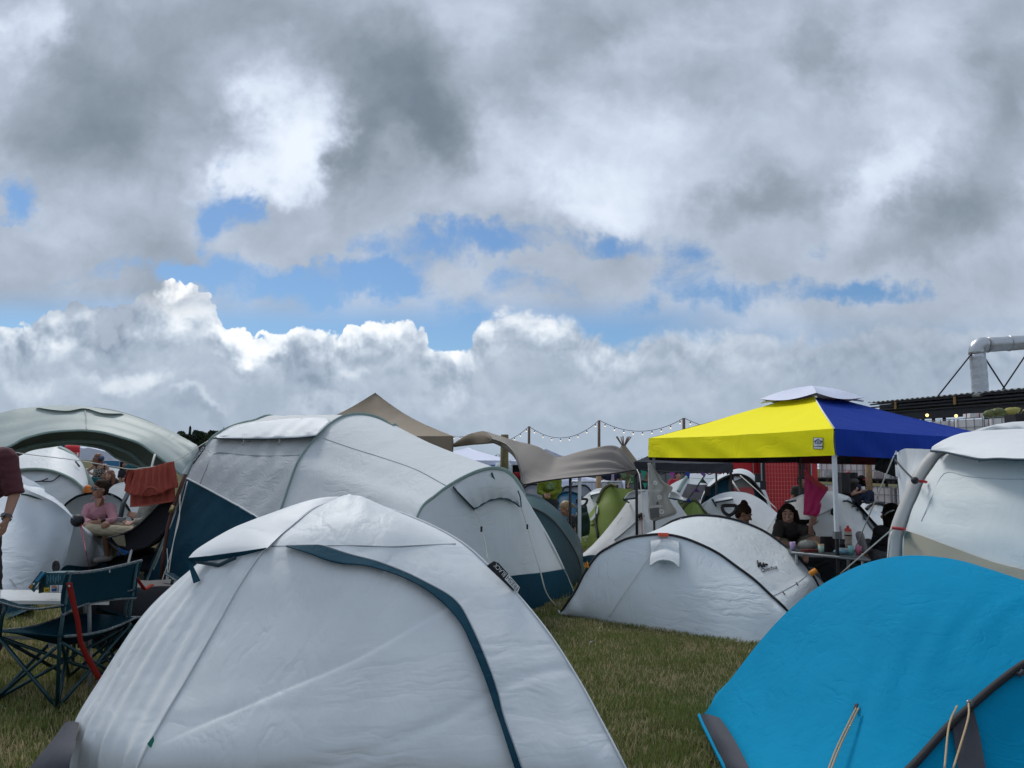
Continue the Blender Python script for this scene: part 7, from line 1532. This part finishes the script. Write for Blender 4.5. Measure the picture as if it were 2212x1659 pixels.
C_OLV = mat('dark_olive_cotton', (.022, .023, .018), .9, bump=.006, bscale=14); C_BRSH = mat('dark_brown_patterned_shirt', (.030, .024, .022), .85, bump=.006, bscale=16, var=.5); C_SHORT = mat('brown_shorts_cotton', (.09, .06, .04), .85, bump=.006, bscale=14); M_SHOE = mat('grey_trainer', (.40, .38, .36), .7)

# 1 burgundy shirt, left edge
b1 = person('person in a burgundy t-shirt with a black smartwatch, cut off by the left edge', dict(hip=P(-46, 1165, 6.0), sL=P(-100, 985, 6.15), sR=P(14, 988, 5.85), head=P(-55, 895, 6.0), eR=P(31, 1068, 5.85), wR=P(14, 1122, 5.66), eL=P(-135, 1085, 6.1), wL=P(-110, 1160, 5.9), kL=P(-80, 1290, 6.1), kR=P(-20, 1290, 5.9), aL=P(-85, 1402, 6.1), aR=P(-16, 1407, 5.95)), SKIN2, fdir=(-.25, -1, -.1), shirt=C_BURG, pants=C_BLK, sleeves='elbow', shoes=M_SHOE, hair=(H_BRN, 'short'), vox=.009, hands=((0, -.3, -1), (-.12, -.2, -1)), bodyR=1.08, feet_dir=(.6, -.8, 0), pn=((1, 0, 0), (-1, -.2, 0)), curls=(.5, .35), neckr=.055)
wc_ = P(15, 1118, 5.66); dw = (P(14, 1122, 5.66) - P(31, 1068, 5.85)).normalized(); rr = dw.cross(Vector((0, -1, 0))).normalized(); nf = rr.cross(dw)
ws_ = B().tube([wc_ - dw * .010, wc_ + dw * .012], .034, 16, caps=False).obj('watch_strap', mat('black_rubber', (.015, .015, .017), .5), b1, True)
if nf.dot(Vector((0, -1, 0))) < 0: nf = -nf
B().box(wc_ + nf * .034 + rr * .004, (.036, .040, .012), (rr, dw, nf), bev=.008).obj('watch_case', mat('watch_glass', (.01, .012, .014), .15, spec=.8), ws_)
# 2 pink shirt, sunglasses
f2 = (-.55, -.83, -.05); c2_ = P(216, 1057, 10.25)
p2 = person('seated person in a pink linen shirt and dark sunglasses with folded hands', dict(hip=P(213, 1148, 10.5), sL=P(192, 1098, 10.4), sR=P(239, 1098, 10.4), head=c2_, eL=P(180, 1126, 10.25), wL=P(196, 1130, 10.02), eR=P(247, 1125, 10.25), wR=P(222, 1129, 10.02), kL=P(186, 1138, 9.98), kR=P(228, 1136, 9.95), aL=P(184, 1200, 10.05), aR=P(232, 1200, 10.05)), SKIN2, fdir=f2, shirt=C_PINK, pants=C_SHORT, sleeves='long', legs='shorts', hair=(H_BRN, 'short'), vox=.009, hands=((1, -.2, -.1), (-1, -.2, -.1)), shoes=M_SHOE, curls=(.9, .9), bodyR=1.03, eyes=False, pn=((0, 1, 0), (0, 1, 0)))
r_, f_, u_ = frame(f2, UP); k = B()
for q in (-1, 1): k.ball(c2_ + f_ * .094 + u_ * .012 + r_ * q * .033, .026, 12, (r_, f_, u_), (1.1, .35, .85))
k.obj('sunglasses', mat('dark_lens', (.008, .010, .010), .1, spec=.9), p2, True); k = B()
for q in (-1, 1): k.tube([c2_ + f_ * .09 + u_ * .018 + r_ * q * .055, c2_ + f_ * .03 + u_ * .016 + r_ * q * .082, c2_ - f_ * .01 + u_ * .01 + r_ * q * .086], .003, 5)
k.obj('glasses_frame', M_GALV, p2, True)
for q, a in ((1, ((478, 765), (500, 775), (515, 820))), (-1, ((372, 770), (345, 790), (330, 825)))): B().tube([P(*zh(*p), 10.14) for p in a], .018, 6, flat=.4).obj('collar', C_PINK, p2, True)
B().slab([P(*zh(*p), 10.13) for p in ((385, 790), (470, 790), (440, 870), (415, 920), (395, 860))], .008).obj('open_neck', SKIN2, p2)
B().tube([P(*zh(480, 1080), 10.0), P(*zh(492, 1095), 10.0)], .032, 10).obj('wristwatch', M_BLKM, p2, True)
# 3 khaki trousers in recliner
p3 = person('person in pale khaki trousers lying back in the mesh chair behind the hanging t-shirt', dict(hip=P(300, 1152, 10.1), sL=P(322, 1092, 9.95), sR=P(328, 1086, 10.3), head=P(332, 1056, 10.15), eL=P(312, 1125, 9.85), wL=P(290, 1128, 9.82), eR=P(322, 1120, 10.4), wR=P(298, 1112, 10.35), kL=P(194, 1143, 9.95), kR=P(248, 1132, 10.25), aL=P(192, 1172, 10.25), aR=P(243, 1204, 10.3)), SKIN, fdir=(-1, -.2, .1), shirt=mat('beige_grey_shirt', (.22, .21, .18), .85, bump=.008, bscale=14), pants=C_KHAKI, sleeves='long', shoes=C_BLK, hair=(H_BRN, 'short'), vox=.010, hands=((-1, 0, -.2), (-1, 0, 0)), feet_dir=(-1, -.2, 0))
# 4 woman in patterned top
yw = 18.5
p4 = person('standing person with auburn hair, patterned black top and teal skirt', dict(hip=P(212, 1036, yw), sL=P(203, 1007, yw), sR=P(229, 1007, yw), head=P(214, 991, yw), eL=P(185, 1019, yw), wL=P(202, 1025, yw - .1), eR=P(236, 1019, yw), wR=P(226, 1030, yw - .1), kL=P(205, 1080, yw), kR=P(218, 1080, yw), aL=P(205, 1122, yw), aR=P(218, 1122, yw)), SKIN, fdir=(.3, 1, 0), shirt=None, pants=C_TEAL, legs='skirt', hair=(H_RED, 'bob'), vox=.014, face=False, hands=((1, .2, -.2), (-1, .2, -.3)))
M_PAT = bpy.data.materials.new('patterned_top'); M_PAT.use_nodes = True; tn_ = NT(M_PAT.node_tree); oc_ = tn_.new('ShaderNodeTexCoord').outputs['Object']
tn_.l.new(tn_.mix(tn_.map(tn_.vor(tn_.v('MULTIPLY', oc_, (16., 16., 26.)), 1., 'DISTANCE_TO_EDGE'), .06, .12, 1., 0.), (.008, .008, .010, 1), (.40, .36, .32, 1)), M_PAT.node_tree.nodes['Principled BSDF'].inputs['Base Color'])
b = B(); b.tube([P(212, 1040, yw), P(213, 1032, yw), P(216, 1020, yw), P(216, 1012, yw)], [.16, .145, .16, .17], 16, flat=.7, up=(1, 0, 0)); solid('top', b, M_PAT, p4, .014, 2)
for x in (207, 225): B().tube([P(x, 1014, yw - .13), P(x + 1, 1003, yw - .05)], .012, 5).obj('strap', C_BLK, p4)
B().ball(P(219, 990, yw - .06), .07, 10).obj('hair_streak', mat('hair_blue', (.05, .07, .14), .5), p4, True)
# 5, 6, 7 people beyond
person('long-haired person in black smiling beside the one in the teal skirt', dict(hip=P(240, 1056, 17.6), sL=P(230, 1040, 17.6), sR=P(250, 1040, 17.6), head=P(236.5, 1027, 17.5), eL=P(227, 1055, 17.5), wL=P(236, 1060, 17.3), eR=P(254, 1054, 17.5), wR=P(246, 1062, 17.3), kL=P(232, 1062, 17.1), kR=P(248, 1062, 17.1), aL=P(232, 1100, 17.1), aR=P(248, 1100, 17.1)), SKIN, fdir=(-.1, -1, 0), shirt=C_BLK, pants=C_BLK, sleeves='long', hair=(H_RED, 'long'), vox=.014)
cp6 = P(284, 1014, 16.5)
p6 = person('person with a teal cap mostly hidden behind the hanging t-shirt', dict(hip=P(288, 1062, 16.5), sL=P(276, 1030, 16.6), sR=P(302, 1030, 16.4), head=cp6, eL=P(273, 1048, 16.4), wL=P(270, 1040, 16.2), eR=P(305, 1048, 16.3), wR=P(296, 1055, 16.1), kL=P(281, 1068, 16.), kR=P(297, 1068, 16.), aL=P(281, 1112, 16.), aR=P(297, 1112, 16.)), SKIN2, fdir=(-.9, -.4, 0), shirt=C_OLV, pants=C_BLK, hair=(H_DARK, 'short'), vox=.014)
B().ball(cp6 + UP * .06, .125, 14, sc=(1, 1, .7)).slab([cp6 + Vector((-.08, -.10, .05)), cp6 + Vector((-.24, -.10, .03)), cp6 + Vector((-.24, .04, .03)), cp6 + Vector((-.08, .06, .05))], .012).obj('cap', mat('teal_cap', (.005, .09, .12), .8), p6, True)
person('dark-haired person behind the teal cap under the shelter', dict(hip=P(270, 1052, 18.), sL=P(262, 1020, 18.), sR=P(284, 1020, 18.), head=P(272, 1003, 18.), eL=P(259, 1038, 17.9), wL=P(262, 1050, 17.7), eR=P(287, 1038, 17.9), wR=P(284, 1050, 17.7), kL=P(264, 1085, 18.), kR=P(278, 1085, 18.), aL=P(264, 1126, 18.), aR=P(278, 1126, 18.)), SKIN2, fdir=(.2, -1, 0), shirt=C_BLK, pants=C_BLK, hair=(H_DARK, 'bob'), vox=.016)
# 8 green sweatshirt
yg = 17.0
p8 = person('standing person in a lime green printed sweatshirt under the taupe tarp', dict(hip=P(1188, 1086, yg), sL=P(1169, 1036, yg), sR=P(1206, 1036, yg), head=P(1187, 1014, yg), eL=P(1165, 1062, yg - .05), wL=P(1178, 1069, yg - .25), eR=P(1207, 1062, yg - .05), wR=P(1186, 1068, yg - .25), kL=P(1182, 1124, yg), kR=P(1194, 1124, yg), aL=P(1181, 1158, yg), aR=P(1195, 1158, yg)), SKIN, fdir=(-.1, -1, 0), shirt=C_GRN, pants=C_CHAR, sleeves='long', hair=(H_BRN, 'short'), vox=.012, bodyR=1.14, hands=((.8, -.2, -.4), (-.8, -.2, -.4)), shoes=C_BLK, wr=.006)
B().slab([P(1180, 1057, yg - .19), P(1198, 1057, yg - .19), P(1197, 1042, yg - .2), P(1182, 1042, yg - .2)], .01).obj('chest_print', mat('faded_print', (.18, .26, .12), .9, var=.6, bscale=80), p8)
# 9 blond ponytail
yb = 14.3
person('blond person with a ponytail looking down behind the slate tent', dict(hip=P(1240, 1160, yb), sL=P(1232, 1121, yb + .2), sR=P(1247, 1124, yb - .15), head=P(1221, 1099, yb), eL=P(1226, 1142, yb + .15), wL=P(1208, 1150, yb), eR=P(1245, 1146, yb - .25), wR=P(1222, 1152, yb - .25), kL=P(1200, 1160, yb + .1), kR=P(1204, 1162, yb - .2), aL=P(1198, 1196, yb + .1), aR=P(1202, 1198, yb - .2)), SKIN, fdir=(-1, -.25, -.45), hup=(-.3, -.1, 1), shirt=C_CHAR, pants=C_CHAR, hair=(H_BLD, 'pony'), vox=.010, hs=1.08)
# 10 open jacket
yj = 25.
pj = person('person in an open navy jacket over a lilac shirt beyond the olive tent', dict(hip=P(1318, 1052, yj), sL=P(1306, 1022, yj), sR=P(1334, 1022, yj), head=P(1319, 1003, yj), eL=P(1299, 1038, yj), wL=P(1296, 1052, yj - .1), eR=P(1341, 1038, yj), wR=P(1343, 1053, yj - .1), kL=P(1313, 1080, yj), kR=P(1325, 1080, yj), aL=P(1312, 1106, yj), aR=P(1326, 1106, yj)), SKIN2, fdir=(0, -1, 0), shirt=C_NAVY, pants=C_CHAR, sleeves='short', hair=(H_BRN, 'short'), vox=.016, bodyR=1.1)
B().slab([P(*zc(*p), yj - .2) for p in ((1255, 400), (1340, 400), (1330, 160), (1285, 160))], .03).obj('undershirt', C_LIL, pj)
person('small distant person in a patterned shirt next to the open jacket', dict(hip=P(1347, 1050, 26.), sL=P(1338, 1022, 26.), sR=P(1358, 1022, 26.), head=P(1348, 1006, 26.), eL=P(1336, 1036, 26.), wL=P(1340, 1048, 25.9), eR=P(1361, 1036, 26.), wR=P(1357, 1048, 25.9), kL=P(1342, 1078, 26.), kR=P(1352, 1078, 26.), aL=P(1342, 1102, 26.), aR=P(1352, 1102, 26.)), SKIN, fdir=(0, -1, 0), shirt=mat('sage_patterned_shirt', (.15, .20, .10), .85, var=.8, bscale=30), pants=C_CHAR, hair=(H_DARK, 'short'), vox=.018, face=False)
# 11 red shirt, hidden neighbour in black with a mint towel
person('distant person in a red shirt under the bunting', dict(hip=P(1462, 1066, 22.5), sL=P(1449, 1040, 22.5), sR=P(1479, 1041, 22.5), head=P(1465, 1027, 22.5), eL=P(1444, 1055, 22.4), wL=P(1448, 1066, 22.2), eR=P(1484, 1055, 22.4), wR=P(1478, 1066, 22.2), kL=P(1456, 1092, 22.5), kR=P(1470, 1092, 22.5), aL=P(1456, 1118, 22.5), aR=P(1470, 1118, 22.5)), SKIN, fdir=(.1, -1, 0), shirt=C_RED, pants=C_CHAR, sleeves='short', hair=(H_BRN, 'short'), vox=.014)
person('distant person in black with a mint towel left of the grey plastic bag', dict(hip=P(1392, 1082, 17.), sL=P(1380, 1044, 17.), sR=P(1410, 1046, 17.), head=P(1396, 1022, 17.), eL=P(1376, 1062, 16.9), wL=P(1382, 1072, 16.7), eR=P(1414, 1062, 16.9), wR=P(1408, 1074, 16.7), kL=P(1387, 1116, 17.), kR=P(1400, 1116, 17.), aL=P(1387, 1150, 17.), aR=P(1400, 1150, 17.)), SKIN2, fdir=(-.6, -1, 0), shirt=C_BLK, pants=mat('mint_towel', (.10, .28, .22), .9), legs='skirt', hair=(H_DARK, 'short'), vox=.014)
# 12 bun
yu = 10.4
person('person with brown hair in a bun bending down behind the black-hooped tent', dict(hip=P(1590, 1185, yu), sL=P(1578, 1140, yu + .1), sR=P(1602, 1146, yu - .2), head=P(1607, 1111, yu), eL=P(1585, 1170, yu), wL=P(1606, 1180, yu - .1), eR=P(1606, 1178, yu - .35), wR=P(1626, 1182, yu - .3), kL=P(1630, 1186, yu + .1), kR=P(1632, 1190, yu - .2), aL=P(1630, 1236, yu + .1), aR=P(1632, 1238, yu - .2)), SKIN2, fdir=(1, -.35, -.5), hup=(.35, 0, 1), shirt=C_OLV, pants=C_CHAR, hair=(H_BRN, 'bun'), vox=.009, hs=1.05)
# 13 long dark hair, raised hand
yl = 9.4; h13 = P(1702, 1112, yl)
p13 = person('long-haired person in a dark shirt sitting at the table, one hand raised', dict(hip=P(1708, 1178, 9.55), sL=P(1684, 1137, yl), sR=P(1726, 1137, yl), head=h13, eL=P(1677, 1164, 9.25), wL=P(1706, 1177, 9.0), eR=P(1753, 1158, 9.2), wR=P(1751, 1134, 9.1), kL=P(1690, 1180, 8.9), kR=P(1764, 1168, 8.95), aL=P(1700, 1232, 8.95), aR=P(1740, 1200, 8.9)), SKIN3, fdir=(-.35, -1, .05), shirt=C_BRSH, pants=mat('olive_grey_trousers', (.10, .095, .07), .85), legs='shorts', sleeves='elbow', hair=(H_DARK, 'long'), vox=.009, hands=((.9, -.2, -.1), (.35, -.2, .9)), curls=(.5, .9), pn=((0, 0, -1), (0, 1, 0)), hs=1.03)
b = B(); b.tube([h13 + Vector((.07, .02, -.06)), P(1728, 1128, yl - .05), P(1742, 1127, yl - .12), P(1757, 1124, 9.1)], [.04, .035, .028, .014], 10); solid('hair_lock', b, H_DARK, p13, .009, 2)
b = B(); b.tube([P(1684, 1137, yl), P(1677, 1160, 9.26)], [.07, .06], 12); b.tube([P(1730, 1140, yl), P(1750, 1152, 9.2)], [.07, .065], 12); solid("sleeve", b, C_BRSH, p13, .010, 3, .003)
# 14 dark hair from behind at the right
yr = 9.4
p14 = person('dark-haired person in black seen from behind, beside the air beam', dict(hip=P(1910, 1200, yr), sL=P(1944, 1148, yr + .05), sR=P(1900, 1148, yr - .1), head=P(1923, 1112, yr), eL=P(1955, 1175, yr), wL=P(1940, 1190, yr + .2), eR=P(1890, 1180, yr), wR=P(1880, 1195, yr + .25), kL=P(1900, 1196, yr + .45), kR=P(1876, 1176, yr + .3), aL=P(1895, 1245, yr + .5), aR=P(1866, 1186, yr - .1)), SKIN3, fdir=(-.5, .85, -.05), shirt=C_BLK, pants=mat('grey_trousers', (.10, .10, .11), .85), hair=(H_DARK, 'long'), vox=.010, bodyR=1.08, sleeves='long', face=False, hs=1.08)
b = B(); caps(b, P(1866, 1186, yr - .1), P(1857, 1156, yr - .15), .045, .05, 5); solid('sock', b, mat('grey_sock', (.36, .34, .36), .9), p14, .012, 3)
B().tube([P(*z7(1990, 320), yr - .1), P(*z7(2060, 262), yr - .14), P(*z7(2140, 235), yr - .12), P(*z7(2200, 240), yr)], .010, 6).obj('sunglasses', M_GALV, p14, True)
# 15 dark t-shirt and glasses by the red wall
person('bearded person in glasses and dark t-shirt standing before the red wall', dict(hip=P(1730, 1086, 18.6), sL=P(1716, 1056, 18.6), sR=P(1747, 1056, 18.6), head=P(1731.5, 1040, 18.5), eL=P(1712, 1074, 18.6), wL=P(1711, 1090, 18.5), eR=P(1751, 1074, 18.6), wR=P(1752, 1090, 18.5), kL=P(1724, 1120, 18.6), kR=P(1737, 1120, 18.6), aL=P(1724, 1146, 18.6), aR=P(1737, 1146, 18.6)), SKIN2, fdir=(.3, -1, -.1), shirt=C_OLV, pants=C_CHAR, hair=(H_DARK, 'short'), vox=.012)
# 16 woman in glasses on the crate
yo = 19.3
p16 = person('person in red glasses and sleeveless navy clothes sitting by the black backpack', dict(hip=P(1848, 1078, yo), sL=P(1852, 1053, yo - .18), sR=P(1862, 1053, yo + .18), head=P(1864, 1037, yo), eL=P(1840, 1068, yo - .3), wL=P(1857, 1063, yo - .35), eR=P(1866, 1066, yo + .2), wR=P(1868, 1058, yo), kL=P(1880, 1064, yo - .1), kR=P(1882, 1066, yo + .15), aL=P(1868, 1088, yo - .2), aR=P(1884, 1092, yo + .1)), SKIN, fdir=(.95, -.25, .25), hup=(-.2, 0, 1), shirt=C_NAVY, pants=C_NAVY, sleeves='none', hair=(H_DARK, 'bob'), vox=.012, hands=((.9, 0, .3), (.1, -.2, .9)), shoes=mat('cream_canvas', (.50, .46, .36), .8))
B().tube([P(*ze(1240, 520), yo - .1), P(*ze(1290, 508), yo - .12), P(*ze(1330, 512), yo - .05)], .012, 6).obj('glasses', M_RED, p16, True)
B().box(P(*ze(1255, 750), yo - .25), (.09, .05, .09), bev=.02).obj('held_cup', M_PLW, p16)
